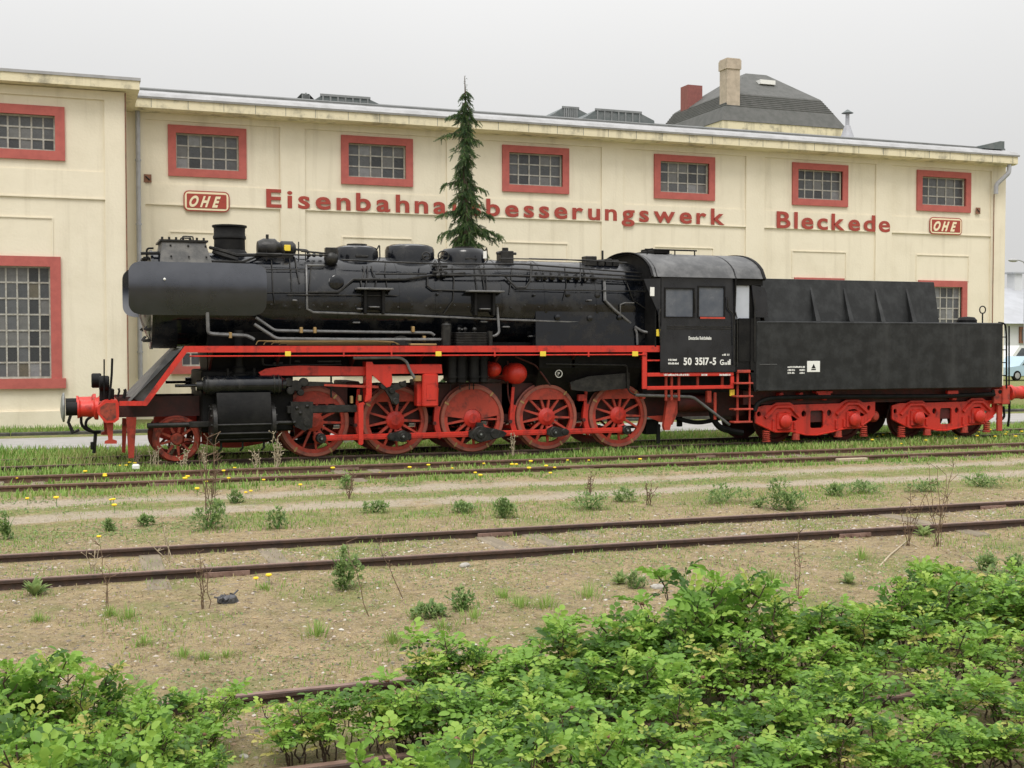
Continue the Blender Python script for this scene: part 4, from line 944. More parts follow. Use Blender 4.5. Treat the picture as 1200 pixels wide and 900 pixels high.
# air pump and feed pump on the running board
m_ = MB(); q = PY(523, 392, -1.2)
m_.cyl(.105, zrb, PY(523, 379, -1.2).z, c=(q.x, -1.2, 0), seg=18, bev=.03); m_.cyl(.04, PY(523, 379, -1.2).z, PY(523, 377, -1.2).z, c=(q.x, -1.2, 0), seg=8)
a, b = PY(532, 397, -1.2).x, PY(569, 397, -1.2).x; zt = PY(550, 389.5, -1.2).z
for k in range(9): m_.bbox(a, b, -1.34, -.98, zrb+.01+k*(zt-zrb)/9, zrb+.01+(k+.55)*(zt-zrb)/9, .01)
m_.box(a+.03, b-.03, -1.32, -1.0, zrb, zt); 
for u in (538, 545, 556): q = PY(u, 386, -1.15); m_.ball(.05, (q.x, -1.15, q.z), 8); m_.tube([(q.x, -1.15, zt), (q.x, -1.15, q.z)], .02)
m_.cyl(.06, zrb, zt+.03, c=(PY(574, 397, -1.15).x, -1.15, 0), seg=12); B('air_pump', m_, 'grime')
m_ = MB(); a, b = PY(526, 430, -1.15).x, PY(570, 430, -1.15).x; z0, z1 = PY(548, 449.5, -1.15).z, zrb-.06
m_.bbox(a, b, -1.05, -.75, z0+.05, z1)
for u, r_ in ((530, .10), (541, .105), (556, .11), (567, .09)):
    x = PY(u, 430, -1.15).x; m_.cyl(r_, z0, z1-.08, c=(x, -1.12, 0), seg=16, bev=.03); m_.cyl(r_+.02, z1-.2, z1-.15, c=(x, -1.12, 0), seg=16); m_.cyl(r_+.02, z0+.12, z0+.16, c=(x, -1.12, 0), seg=16)
for u in (528, 539, 550, 555): q = PY(u, 455, -1.15); m_.tube([(q.x, -1.15, z0), (q.x, -1.15, q.z-.03)], .012)
B('pump_cylinders', m_, 'blackmatt')
m_ = MB(); bxp(m_, 459, 400, 475, 405, -1.2, -.9); q = PY(470, 405, -1.1); m_.cyl(.22, -.1, .1, 'y', (q.x, -1.05, q.z-.02), 20); B('lubricator', m_, 'grime')
# red air reservoirs, lying across the frame with domed ends
for u, v, r_, y in ((582, 433, .165, -1.02), (609.5, 438, .225, -1.12)):
    q = PY(u, v, y); m_ = MB(); m_.lathe([(.001, y), (r_*.5, y+.025), (r_*.85, y+.09), (r_, y+.19), (r_, -y-.19), (r_*.5, -y-.02), (.001, -y)], 'y', (q.x, 0, q.z), 28); B('air_reservoir', m_, 'red')
# ---- smoke deflectors
def deflector(y):
    s = -1 if y < 0 else 1
    a, b = PY(151, 340, -1.36), PY(313.5, 340, -1.36); zt, zb = PY(232, 307, -1.36).z, PY(232, 369, -1.36).z
    P = rrect(a.x, b.x, zb, zt, .22, 5); zk = zb+(zt-zb)*.50
    m_ = MB(); n = len(P)
    def yy(z):
        k_ = (z-zk)/.16; up_ = .24*(z-zk); dn_ = -.42*(z-zk)
        return y - s*(.33*.16*math.log(math.exp(k_)+math.exp(-k_)) - .09*(z-zk))   # soft crease: leans in above and below
    # sheet cut into horizontal strips so that the plate can bend in below the crease
    zs = sorted(set([zb, zk, zt] + [zb+(zt-zb)*k/30 for k in range(31)]))
    def span(z):
        r = .22; i = 0
        if z < zb+r: d = zb+r-z; i = r-math.sqrt(max(r*r-d*d, 0))
        if z > zt-r: d = z-(zt-r); i = r-math.sqrt(max(r*r-d*d, 0))
        return a.x+i, b.x-i
    rows = [[(span(z)[0], yy(z), z), (span(z)[1], yy(z), z), (span(z)[1], yy(z)-s*.02, z), (span(z)[0], yy(z)-s*.02, z)] for z in zs]
    for A, Bq in zip(rows[:-1], rows[1:]):
        for i in range(4): m_.poly([A[i], A[(i+1) % 4], Bq[(i+1) % 4], Bq[i]])
    m_.poly(rows[0]); m_.poly(rows[-1])
    d_ = B('smoke_deflector', m_, 'deflector')
    r_ = MB()
    for k in range(3):
        x = a.x+.3+k*(b.x-a.x-.6)/2; r_.tube([(x, yy(zb+.2)-s*.02, zb+.2), (x, s*.75, zb+.35)], .03)
    r_.build('deflector_stay', M['blackmatt'], d_)
    h = MB(); x = PY(193, 327, -1.38).x; z = PY(193, 327, -1.38).z
    if y < 0: h.ball(.025, (x, y-.02, z), 8); h.build('bright_bolt', M['white'], d_)
    return d_
deflector(-1.33); deflector(1.33)
# ---- cylinders
xa, xz = PY(241, 452, -1.3).x, PY(330, 452, -1.3).x; zc_ = PY(285, 451.5, -1.3).z
for s in (-1, 1):
    m_ = MB(); m_.lathe([(.10, xa-.16), (.10, xa-.05), (.15, xa-.04), (.185, xa), (.185, xz), (.15, xz+.03), (.12, xz+.1)], 'x', (0, 1.14*s, zc_), 28)
    m_.cyl(.03, xa-.55, xa-.1, 'x', (0, 1.14*s, zc_), 10); vc = B('valve_chest', m_, 'black')
    m_ = MB()
    for x in (xa+.03, xz-.06, xz-.15): m_.lathe([(.18, x), (.195, x), (.195, x+.03), (.18, x+.03)], 'x', (0, 1.14*s, zc_), 28)
    m_.build('cover_ring', M['grime'], vc)
    ya = PY(254, 490, -1.3).x; yb = PY(317, 490, -1.3).x; z0, z1 = PY(285, 520, -1.3).z, zc_-.14
    m_ = MB(); prof = [(.6*s, z1), (1.30*s, z1), (1.40*s, z1-.18), (1.42*s, z1-.45), (1.40*s, z0+.35), (1.30*s, z0+.13), (1.12*s, z0+.02), (.95*s, z0), (.6*s, z0)]
    m_.prismX(prof, ya, yb); cy = B('cylinder', m_, 'blackmatt')
    m_ = MB(); zcy = .72
    for x0_, x1_ in ((ya-.09, ya+.0), (yb, yb+.09)): m_.lathe([(.2, x0_-.04), (.36, x0_), (.40, x0_+.02), (.40, x1_)], 'x', (0, 1.06*s, zcy), 28)
    for k in range(12):
        an = 2*math.pi*k/12; m_.cyl(.022, ya-.12, yb+.12, 'x', (0, 1.06*s+.34*math.cos(an), zcy+.34*math.sin(an)), 8)
    m_.build('cylinder_cover', M['grime'], cy)
    m_ = MB()
    for x in (ya+.1, (ya+yb)/2, yb-.1): m_.tube([(x, 1.1*s, z0+.02), (x, 1.1*s, z0-.1), (x-.05, 1.15*s, z0-.14)], .02)
    m_.build('drain_cock', M['grime'], cy)
m_ = MB(); q = PY(280, 420, -.95); m_.cyl(.09, zc_, ZB-.6, c=(q.x, -.95, 0), seg=18); m_.lathe([(.2, zc_+.13), (.2, zc_+.2), (.13, zc_+.24), (.13, zc_+.32), (.1, zc_+.36)], c=(q.x, -.95, 0), seg=18)
for u in (267, 298): x = PY(u, 436, -1.1).x; m_.cyl(.025, zc_+.15, zc_+.32, c=(x, -1.1, 0), seg=8)
B('steam_pipe', m_, 'blackmatt')
m_ = MB(); q = PY(172, 494, -1.06); m_.cyl(.05, q.x, ya, 'x', (0, -1.06, .72), 14, .015); m_.bbox(ya-.5, ya-.05, -1.12, -1.0, .66, .78, .02); B('tail_rod_tube', m_, 'grime')
m_ = MB(); m_.bbox(ya-.25, yb+.5, -.98, .98, .55, 1.75, .03); m_.prismX([(-.62, 1.7), (-.8, 2.5), (.8, 2.5), (.62, 1.7)], ya-.1, yb+.15); B('smokebox_saddle', m_, 'blackmatt', smooth=False)
# piston rod, crosshead, slide bar
m_ = MB(); a, b = PY(317, 494, -1.1), PY(345, 494, -1.1); m_.cyl(.04, a.x, b.x, 'x', (0, -1.1, .72), 12); 
P_ = PY(415, 479.5, -1.14); m_.bbox(PY(336, 479, -1.14).x, P_.x+.05, -1.18, -1.06, PY(375, 484, -1.14).z, PY(375, 475, -1.14).z, .015); B('slide_bar', m_, 'grime')
m_ = MB(); prp(m_, [(341, 471), (367, 471), (367, 486), (366, 501), (357, 505), (346, 500), (341, 488)], -1.2, -1.03); q = PY(360, 494.5, -1.21); m_.cyl(.075, -.02, .02, 'y', (q.x, -1.215, q.z), 16)
for u, v in ((348, 478), (360, 476), (352, 484), (345, 495)): q = PY(u, v, -1.2); m_.ball(.04, (q.x, -1.2, q.z), 8)
B('crosshead', m_, 'grime')
# coupling rods with black bearings
rz = .70+PIN[1]
for i in range(4):
    a, b = XD[i]+PIN[0], XD[i+1]+PIN[0]; m_ = MB(); m_.bbox(a+.02, b-.02, -1.0, -.93, rz-.058, rz+.058, .012)
    m_.bbox(a+.02, b-.02, -1.006, -.999, rz-.022, rz+.022, .003); B('coupling_rod', m_, 'red')
for i, X in enumerate(XD):
    x = X+PIN[0]; r_ = (.10, .12, .17, .12, .10)[i]; m_ = MB()
    m_.cyl(r_, -1.06, -.9, 'y', (x, 0, rz), 22, .015); m_.cyl(r_*.5, -1.09, -1.05, 'y', (x, 0, rz), 16, .01); m_.cyl(.07, -.9, -.74, 'y', (x, 0, rz), 12)
    if i in (1, 2, 3):
        d_ = -1 if i == 1 else 1; k_ = 1.5 if i == 2 else 1.2
        m_.prism([(x, rz+r_), (x+d_*r_*2*k_, rz+.055), (x+d_*r_*2.3*k_, rz), (x+d_*r_*2*k_, rz-.07), (x, rz-r_)], -1.05, -.91)
        m_.cyl(r_*.62, -1.07, -.93, 'y', (x+d_*r_*1.9, 0, rz), 16, .01); m_.prism([(x-d_*r_*1.5, rz+.05), (x, rz+r_), (x, rz-r_), (x-d_*r_*1.5, rz-.05)], -1.045, -.91)
    if i == 2: m_.prism([(x-.1, rz+.1), (x+.1, rz+.1), (x+.06, rz+.24), (x-.06, rz+.24)], -1.03, -.92)
    B('rod_bearing', m_, 'grime')
    o_ = MB(); o_.cyl(.022, -1.1, -1.085, 'y', (x, 0, rz), 10); B('pin_cap', o_, 'steelrim')
m_ = MB()
for i in range(4): m_.bbox(XD[i]+PIN[0], XD[i+1]+PIN[0], .93, 1.0, rz-.05, rz+.05)
B('coupling_rod', m_, 'wheelred')
# ---- valve gear: bracket, link, radius rod, reach rod
YB_ = -1.25
m_ = MB(); prp(m_, [(429, 424), (436, 424), (438, 427.5), (517.5, 427.5), (518.5, 437.5), (459, 438), (460, 447), (457, 453), (453, 454), (436, 439), (435.5, 466), (429.5, 470)], YB_, YB_+.05); prp(m_, [(429, 424), (435, 424), (435, 470), (429.5, 472)], YB_+.051, YB_+.35); bxp(m_, 436, 427, 518, 429.5, YB_+.001, YB_+.45); B('motion_bracket', m_, 'red', smooth=False)
m_ = MB(); bxp(m_, 495.5, 437.8, 514, 477, YB_-.03, YB_+.35, .03); bxp(m_, 500, 450, 511.5, 469, YB_-.042, YB_-.028, .012); bxp(m_, 489, 447, 495, 476, YB_+.1, YB_+.35, .01); B('gear_box', m_, 'red')
m_ = MB(); prp(m_, [(421, 473), (428, 471), (434, 468), (433, 462), (429, 463), (427.5, 470.5), (427.5, 474), (426, 474), (425.8, 520), (424, 521.5), (420.5, 521), (420, 476)], -1.28, -1.2); B('gear_hanger', m_, 'red', smooth=False)
m_ = MB(); prp(m_, [(303, 436.5), (312, 432), (330, 429.5), (352, 428.5), (436, 430), (436, 440), (330, 440), (306, 440)], -1.12, -1.02); B('reach_beam', m_, 'wheelred', smooth=False).data.materials[0] = M['red']
m_ = MB(); prp(m_, [(380, 450), (444, 452), (444, 455), (380, 452.5)], -1.16, -1.12); B('radius_rod', m_, 'wheelred', smooth=False)
m_ = MB(); prp(m_, [(330, 446), (390, 448), (392, 452), (345, 453), (330, 452)], -1.14, -1.08)
for u, v, r_ in ((338, 448, .09), (347, 452, .11), (356, 448, .09), (340, 458, .08), (352, 460, .07)): q = PY(u, v, -1.14); m_.cyl(r_, -1.2, -1.05, 'y', (q.x, 0, q.z), 12, .015)
prp(m_, [(443, 450), (458, 452), (468, 449), (476, 446), (476, 453), (462, 458), (468, 462), (468, 470), (465, 475), (460, 473), (457, 466), (452, 458)], -1.2, -1.1)
for u, v, r_ in ((464, 470, .07), (459, 458, .06), (471, 450, .05), (449, 453, .06)): q = PY(u, v, -1.2); m_.cyl(r_, -1.24, -1.08, 'y', (q.x, 0, q.z), 12, .012)
B('expansion_link', m_, 'grime', smooth=False)
m_ = MB(); tbp(m_, [(414, 419.5), (469, 419), (477, 424), (480, 434), (486, 443)], -1.3, .030, 8, .12); B('condensate_pipe', m_, 'greypipe')
m_ = MB(); bxp(m_, 486, 440, 494, 447, -1.25, -1.1); bxp(m_, 411, 464, 414, 473, -1.2, -1.1); bxp(m_, 420, 463, 424, 470, -1.2, -1.1); B('gear_fittings', m_, 'brass', smooth=False)
m_ = MB()
for u, v, w_ in ((320, 426, 12), (345, 424, 7), (372, 424, 20), (392, 424, 8)): bxp(m_, u, v-2, u+w_, v+1, -.9, -.84)
tbp(m_, [(308, 420), (308, 428), (340, 428), (400, 427)], -.88, .02); tbp(m_, [(388, 440), (388, 466)], -.9, .02); tbp(m_, [(340, 418), (340, 428)], -.9, .015); B('lubrication_lines', m_, 'grime', smooth=False)
# brake shoes and hangers
for i, X in enumerate(XD[1:]):
    m_ = MB(); P = []
    for k in range(9):
        a = R(200+k*50/8+40); P.append((X+.73*math.sin(a), .7+.73*math.cos(a)))
    for k in range(8, -1, -1):
        a = R(200+k*50/8+40); P.append((X+.84*math.sin(a), .7+.84*math.cos(a)))
    m_.prism(P, -.80, -.69); m_.prism([(X-.86, .62), (X-.80, .62), (X-.74, 1.35), (X-.80, 1.35)], -.83, -.79); mir(m_); B('brake_shoe', m_, 'red', smooth=False)
m_ = MB()
for X in XD[1:]: m_.cyl(.04, -.85, .85, 'y', (X-.84, 0, .62), 10)
m_.bbox(XD[0]+.5, XD[4]+1.2, -.50, -.44, .38, .44); B('brake_rigging', m_, 'darkred')
m_ = MB()
for u in (596, 686): 
    q = PY(u, 445, -.8); m_.tube(rounded([(q.x, -.75, 1.9), (q.x, -.75, 1.2), (q.x+.14, -.78, .7), (q.x+.14, -.78, .25)], .1), .02)
for pts in ([(548, 420), (549, 436), (551, 449)], [(604, 418), (628, 428), (645, 452)], [(671, 417), (672, 431)]): tbp(m_, pts, -.95, .018)
B('sand_pipe', m_, 'darkred')
m_ = MB(); bxp(m_, 670, 421, 674, 431, -1.0, -.95); bxp(m_, 678, 462, 688, 470, -.85, -.75); B('frame_bracket', m_, 'red', smooth=False)
# ---- cab
YC = -1.46
m_ = MB(); xs = [PY(u, 380, YC).x for u in (774, 862)]; z0 = PY(818, 436, YC).z; z1 = PY(818, 325.5, YC).z
holes_c = [rect_px(780, 339, 812, 371, YC), rect_px(819, 337, 848, 371, YC)]
front_wall(m_, xs[0], xs[1], z0, z1, YC, YC+.025, holes_c)
mm = MB(); mm.v = list(m_.v); mm.f = list(m_.f); mir(mm); cabs = B('cab_side', mm, 'blackgloss', smooth=False)
# the forward edge of the side sheet sweeps out under the roof
m_ = MB(); prp(m_, [(754.5, 327), (775, 326), (775, 385), (773, 376), (771, 366), (765, 352), (758.5, 338)], YC, YC+.025); mir(m_); B('cab_front_wing', m_, 'blackgloss', smooth=False)
for (a, b, c_, d_), k in zip(holes_c, (0, 1)):
    m_ = MB(); t_ = .035
    m_.box(a-t_, b+t_, YC-.012, YC, d_, d_+t_); m_.box(a-t_, a, YC-.012, YC, c_, d_); m_.box(b, b+t_, YC-.012, YC, c_, d_); m_.box(a-t_, b+t_, YC-.02, YC, c_-t_*.7, c_)
    w_ = B('cab_window', m_, 'blackmatt', smooth=False)
    m_ = MB(); m_.box(a, b, YC+.01, YC+.016, c_, d_); m_.build('glass', M['glasscab'], w_, smooth=False)
    if k: m_ = MB(); m_.box(a+.02, b+.02, YC-.03, YC-.0205, c_-.05, c_-.01); m_.build('red_sill', M['wheelred'], w_, smooth=False)
m_ = MB(); 
for v in (382.5, 385): bxp(m_, 782, v-.5, 857, v+.6, YC-.012, YC, .003)
tbp(m_, [(853, 348, YC-.05), (853, 362, YC-.05), (860, 368, YC-.05), (861, 428, YC-.05)], YC, .014); tbp(m_, [(814, 342), (815, 366)], YC-.04, .014); tbp(m_, [(774, 402), (772, 372), (774, 362)], YC-.05, .015); B('cab_rail', m_, 'grime')
m_ = MB(); X0, X1 = PY(767, 340, -1.4).x, PY(862, 340, -1.4).x; m_.box(X0, X0+.03, -1.43, 1.43, zrb, z1+.1); B('cab_front', m_, 'blackmatt', smooth=False)
m_ = MB(); m_.box(X0+.1, X1, -1.40, 1.40, z0-.05, z0-.01); m_.box(X0+.04, X0+1.0, -.9, .9, z0, 3.4); B('cab_floor', m_, 'blackmatt', smooth=False)
# rear entrance: pale panel, door leaf
m_ = MB(); bxp(m_, 854.5, 334.5, 878, 374, YC+.06, YC+.08, .004); B('cab_door_window', m_, 'palepanel', smooth=False)
m_ = MB(); bxp(m_, 876.5, 334, 885, 374, YC+.09, YC+.12, .004); bxp(m_, 862, 326, 894, 334.5, YC+.02, YC+.05, .004); bxp(m_, 865.5, 373, 891, 424, YC-.0, YC+.03, .004); prp(m_, [(862, 424), (891, 424), (884, 433), (862, 436)], YC+.01, YC+.04); B('cab_door', m_, 'blackmatt', smooth=False)
m_ = MB(); tbp(m_, [(884.5, 350), (884.5, 424)], YC-.03, .016); tbp(m_, [(862, 366), (864, 374), (864, 430)], YC-.03, .014); B('grab_rail', m_, 'grime')
# roof: arched sheet, with a front and a rear rim
ze_ = PY(830, 325.5, -1.5).z; zt = PY(805, 298.5, -.2).z
def arch(n=24, i=0.): return [(-(1.52-i)+2*(1.52-i)*k/n, ze_+(zt-ze_-i)*(1-abs(-1+2*k/n)**2.3)**.62) for k in range(n+1)]
xa, xz = PY(763, 324, -1.5).x, PY(896, 330, -1.5).x
A_ = arch(); m_ = MB(); n = len(A_)
for x in (xa, xz): m_.v += [(x, y, z) for y, z in A_]
for i in range(n-1): m_.f.append((i, i+1, n+i+1, n+i))
I_ = arch(24, .03); k = len(m_.v)
for x in (xa, xz): m_.v += [(x, y, z) for y, z in I_]
for i in range(n-1): m_.f.append((k+i+1, k+i, k+n+i, k+n+i+1)); m_.f.append((i+1, i, k+i, k+i+1)); m_.f.append((n+i, n+i+1, k+n+i+1, k+n+i))
rf = B('cab_roof', m_, 'roofgrey')
for x, w_ in ((xa, .05), (xz-.05, .07)):
    m_ = MB(); n0 = len(A_)
    pts = [(y*1.012, ze_+(z-ze_)*1.02+.008) for y, z in A_]
    m_.prismX(pts + [(y*.97, z-.035) for y, z in A_[::-1]], x, x+w_); m_.build('roof_rim', M['blackmatt'], rf)
m_ = MB(); m_.prismX(A_ + [(1.40, ze_-.05), (-1.40, ze_-.05)], xa+.12, xa+.15); m_.build('roof_bulkhead', M['blackmatt'], rf)
m_ = MB(); m_.prismX(A_ + [(1.40, z0), (-1.40, z0)], xs[1]-.05, xs[1]-.01); m_.build('rear_bulkhead', M['blackmatt'], rf)
m_ = MB(); a, b = PY(742, 299, 0).x, PY(790, 300, 0).x; m_.bbox(a+.25, b-.4, -.55, .55, zt-.02, zt+.06); m_.tube([(a, -.6, zt+.06), (b+.25, -.6, zt+.06)], .018); m_.tube([(a, .6, zt+.06), (b+.25, .6, zt+.06)], .018); m_.bbox(a+.35, b-.7, -.3, .3, zt+.06, zt+.12)
for x in (a+.05, b-.3, b+.2): m_.tube([(x, -.6, zt-.06), (x, -.6, zt+.06)], .015)
m_.build('roof_ventilator', M['blackmatt'], rf)
m_ = MB()
for u, v in ((758, 305), (837, 308), (765, 313)): q = PY(u, v, -.8); m_.ball(.035, (q.x, -.8, q.z), 8)
m_.build('roof_stud', M['grime'], rf)
# rear side shield behind the door (curved wind sheet)
m_ = MB(); prp(m_, [(881, 334), (896, 337), (899, 345), (900, 372), (885, 372)], YC+.02, YC+.05); B('wind_sheet', m_, 'blackgloss', smooth=False)
# lettering on the cab
cy_ = YC-.002
def cabtext(txt, u0, v0, u1, cap_v, bold=.02, split=False, mat='white', parent=None, Y=None):
    Y = Y if Y is not None else cy_
    a, b = PY(u0, v0, Y), PY(u1, v0, Y); return lettering(parent or cabs, txt, (a.x, Y, a.z), b.x-a.x, PY(u0, v0-cap_v, Y).z-a.z, M[mat], 'number_lettering', bold=bold, split=split, depth=.006)
def ticks(u0, v0, u1, hv, Y, parent, name='small_print', seed=1):
    """a line of print too small to read in the photograph: little upright strokes of uneven width"""
    r_ = random.Random(seed); m_ = MB(); u = u0
    while u < u1-.4:
        w_ = r_.uniform(.35, .8); k_ = r_.choice((1, 1, .72)); a, b = PY(u, v0, Y), PY(min(u+w_, u1), v0-hv*k_, Y); m_.box(a.x, b.x, Y-.006, Y+.001, a.z, b.z); u += w_+r_.choice((.22, .22, .22, .7))
    return m_.build(name, M['white'], parent, smooth=False)
cabtext('50 3517-5', 801, 427.5, 839, 8.8, .028, True); cabtext('G', 843.6, 427.5, 848, 6.5, .02); ticks(848.6, 427.5, 852, 3, cy_, cabs, seed=4); ticks(852.6, 427.5, 856, 6.5, cy_, cabs, seed=5)
cabtext('Deutsche Reichsbahn', 807, 398, 833.5, 4.2, .03)
ticks(783, 422.8, 793, 2.2, cy_, cabs, seed=1); ticks(783, 427, 796, 2.2, cy_, cabs, seed=2); ticks(846.3, 416.8, 851, 2.2, cy_, cabs, seed=3); ticks(852.3, 416.8, 855, 2.2, cy_, cabs, seed=6)
m_ = MB(); bxp(m_, 762, 336.5, 767, 347, YC-.012, YC-.001, .003); m_.build('white_plate', M['white'], cabs, smooth=False)
m_ = MB(); bxp(m_, 769.5, 386, 774, 394, YC-.02, YC-.001, .003); bxp(m_, 855.5, 456.5, 861, 464, YC+.1, YC+.13, .003); B('yellow_marker', m_, 'yellow', smooth=False)
# red frame under the cab
m_ = MB(); bxp(m_, 753, 413, 758.5, 456, YC+.03, YC+.08); bxp(m_, 758.6, 452, 860, 456.3, YC+.03, YC+.08); bxp(m_, 758.6, 436.5, 860, 441, YC+.025, YC+.08); bxp(m_, 856.5, 441, 860.5, 452, YC+.031, YC+.08); bxp(m_, 758.6, 421.5, 776, 423.5, YC+.031, YC+.07)
mir(m_); cf = B('cab_frame', m_, 'red', smooth=False)
ticks(778, 440.3, 808, 2.2, YC+.023, cf, seed=7); ticks(822, 440.3, 829, 2.1, YC+.023, cf, seed=8); ticks(843, 440.3, 857, 2.1, YC+.023, cf, seed=9)
m_ = MB(); X0, X1 = PY(758, 446, -1.2).x, PY(862, 446, -1.2).x; m_.box(X0, X1, -1.0, 1.0, 1.18, 1.75); B('cab_support', m_, 'blackmatt', smooth=False)
m_ = MB()
for u in (781, 787.5, 796, 818, 847): bxp(m_, u-1.4, 441, u+1.4, 470 if u < 800 else 456, YC+.2, YC+.25)
bxp(m_, 829, 458, 834, 472, -1.2, -1.1); bxp(m_, 837, 460, 840, 492, -1.2, -1.15); prp(m_, [(783, 463), (795, 463), (791, 480), (785, 504), (779, 504), (778, 499)], -1.15, -1.05); prp(m_, [(790, 458), (794, 458), (794, 484), (788, 498), (786, 492)], -1.0, -.95)
prp(m_, [(758, 488), (790, 486), (790, 489), (775, 495)], -.8, -.75); m_.cyl(.045, -1.2, -1.0, 'y', (PY(752, 465, -1.1).x, 0, PY(752, 465, -1.1).z), 12); B('rear_frame', m_, 'wheelred', smooth=False)
m_ = MB(); q = PY(812, 472, -.7); m_.cyl(.2, -.5, .55, 'x', (q.x, -.7, q.z), 24, .04); B('brake_cylinder', m_, 'darkred')
m_ = MB(); tbp(m_, [(745, 463), (812, 465), (850, 494), (855, 498)], -1.22, .032, 8, .1); B('suction_pipe', m_, 'greypipe')
m_ = MB(); tbp(m_, [(833, 480), (836, 492), (843, 501), (856, 505), (870, 507)], -1.1, .07, 8, .15)
P = [PY(793+50*i/12, 488+5*math.sin(math.pi*i/12)*1.0+2, -.5) for i in range(13)]; m_.tube(P, .05, 6); B('feed_hose', m_, 'blackmatt')
m_ = MB(); bxp(m_, 770, 497, 774, 520, -.8, -.75); bxp(m_, 757, 492, 772, 509, -.6, -.4); bxp(m_, 795, 470, 800, 500, -.4, -.3); B('rear_fittings', m_, 'blackmatt', smooth=False)
# cab ladder
m_ = MB()
for u in (865, 883): pass
bxp(m_, 863.5, 437, 866, 496, YC+.06, YC+.1); bxp(m_, 877.8, 437, 880, 495, YC+.02, YC+.05)
bxp(m_, 864.5, 433.5, 884, 437, YC-.02, YC+.08); ld = B('cab_ladder', m_, 'wheelred', smooth=False)
for v in (449, 464.3, 479.5, 494.5):
    m_ = MB(); bxp(m_, 860.5 if v > 470 else 863, v-.8, 883 if v < 490 else 882, v+1.2, YC-.12, YC+.1, .006); m_.build('step', M['wheelred'], ld, smooth=False)

# ================================================================== tender
YT = -1.5
TEN = thing('coal_tender', 'black boxy coal tender with two bright red bogies, coupled behind the locomotive', 'tender', (PY(1030, 480, YT).x, 0, 0))
def BT(name, mb, mat, parent=None, smooth=True): return mb.build(name, M[mat], parent or TEN, smooth)
x0, x1 = PY(886, 420, YT).x, PY(1176, 420, YT).x
zt = (PY(890, 376, YT).z+PY(1173, 378.5, YT).z)/2; zb = (PY(890, 460, YT).z+PY(1174, 453, YT).z)/2
m_ = MB(); m_.bbox(x0, x1, YT, -YT, zb, zt, .035); tk = BT('water_tank', m_, 'tenderblack')
m_ = MB(); m_.box(x0+.05, x1-.03, YT-.006, YT, zt-.05, zt-.02); m_.box(x0+.05, x1-.03, YT-.006, YT, zb+.02, zb+.05)
m_.build('tank_seam', M['tenderblack'], tk, smooth=False)
m_ = MB(); q = PY(890, 440, YT); m_.tube([(q.x, YT-.004, zb+.6), (q.x+.45, YT-.004, zb+.6)], .006, 4); m_.build('tank_scratch', M['greypipe'], tk)
# front shield of the tender next to the cab
m_ = MB(); prp(m_, [(880, 373), (887, 374.5), (887, 459), (884, 459), (879.5, 436)], YT+.02, YT+.06); BT('tender_front_sheet', m_, 'blackmatt', smooth=False)
# coal bunker: inclined side sheets with gussets
xa, xz = PY(893, 350, -1.2).x, PY(1097, 352, -1.2).x; zt2 = (PY(900, 327, -1.1).z+PY(1095, 332.5, -1.1).z)/2
m_ = MB(); m_.prismX([(-1.32, zt-.04), (-1.12, zt2), (-1.08, zt2), (-1.26, zt-.04)], xa, xz); m_.prismX([(1.32, zt-.04), (1.12, zt2), (1.08, zt2), (1.26, zt-.04)], xa, xz)
m_.box(xz-.04, xz, -1.12, 1.12, zt-.04, zt2-.002); m_.box(xa, xa+.04, -1.12, 1.12, zt-.04, zt2-.002); bk = BT('coal_bunker', m_, 'tenderblack', smooth=False)
for u in (953, 992, 1029, 1065.5):
    for s in (-1, 1):
        x = PY(u, 350, -1.25).x; m_ = MB()
        m_.v = [(x-.02, s*1.12, zt2-.08), (x+.02, s*1.12, zt2-.08), (x-.06, s*1.30, zt-.03), (x+.06, s*1.30, zt-.03), (x-.06, s*1.47, zt+.002), (x+.06, s*1.47, zt+.002)]
        m_.f = [(0, 2, 4), (1, 5, 3), (0, 4, 5, 1), (2, 3, 5, 4), (0, 1, 3, 2)]; m_.build('gusset', M['tenderblack'], bk, smooth=False)
m_ = MB(); m_.tube([(xa, -1.10, zt2+.005), (xz, -1.10, zt2+.005)], .02, 6); m_.tube([(xa, 1.10, zt2+.005), (xz, 1.10, zt2+.005)], .02, 6); m_.build('bunker_rim', M['tenderblack'], bk)
m_ = MB(); m_.box(xa+.05, xz-.05, -1.18, 1.18, zt-.03, zt+.35); rc = random.Random(3)
for i in range(120): m_.ball(rc.uniform(.06, .14), (rc.uniform(xa+.2, xz-.2), rc.uniform(-.95, .95), zt+.35+rc.uniform(-.03, .1)), 6)
BT('coal_heap', m_, 'coal', smooth=False)
m_ = MB(); q = PY(1133, 377, -.6); m_.lathe([(.24, zt-.02), (.24, zt+.08), (.18, zt+.15), (.001, zt+.17)], c=(q.x, -.6, 0), seg=20); BT('filler_hatch', m_, 'blackmatt')
q = PY(1151.5, 363, -.9); m_ = MB(); m_.tube([(q.x, -.9, zt), (q.x, -.9, q.z-.09)], .018); m_.tube([(q.x+.09*math.cos(2*math.pi*i/12), -.9, q.z+.09*math.sin(2*math.pi*i/12)) for i in range(13)], .016, 5, False); BT('tank_dipstick', m_, 'grime')
m_ = MB(); tbp(m_, [(1170, 378, -1.3), (1178, 379, -1.35), (1179.5, 392, -1.35), (1179.5, 455, -1.35)], -1.35, .022, 7, .15); q = PY(1178, 400, -1.35)
for v in (395, 410, 425, 440): z = PY(1178, v, -1.35).z; m_.tube([(PY(1179.5, v, -1.35).x, -1.35, z), (PY(1179.5, v, -1.35).x, -.95, z)], .014, 6)
tbp(m_, [(1182.5, 382, -.95), (1182.5, 455, -.95)], -.95, .02); BT('rear_ladder', m_, 'blackmatt')
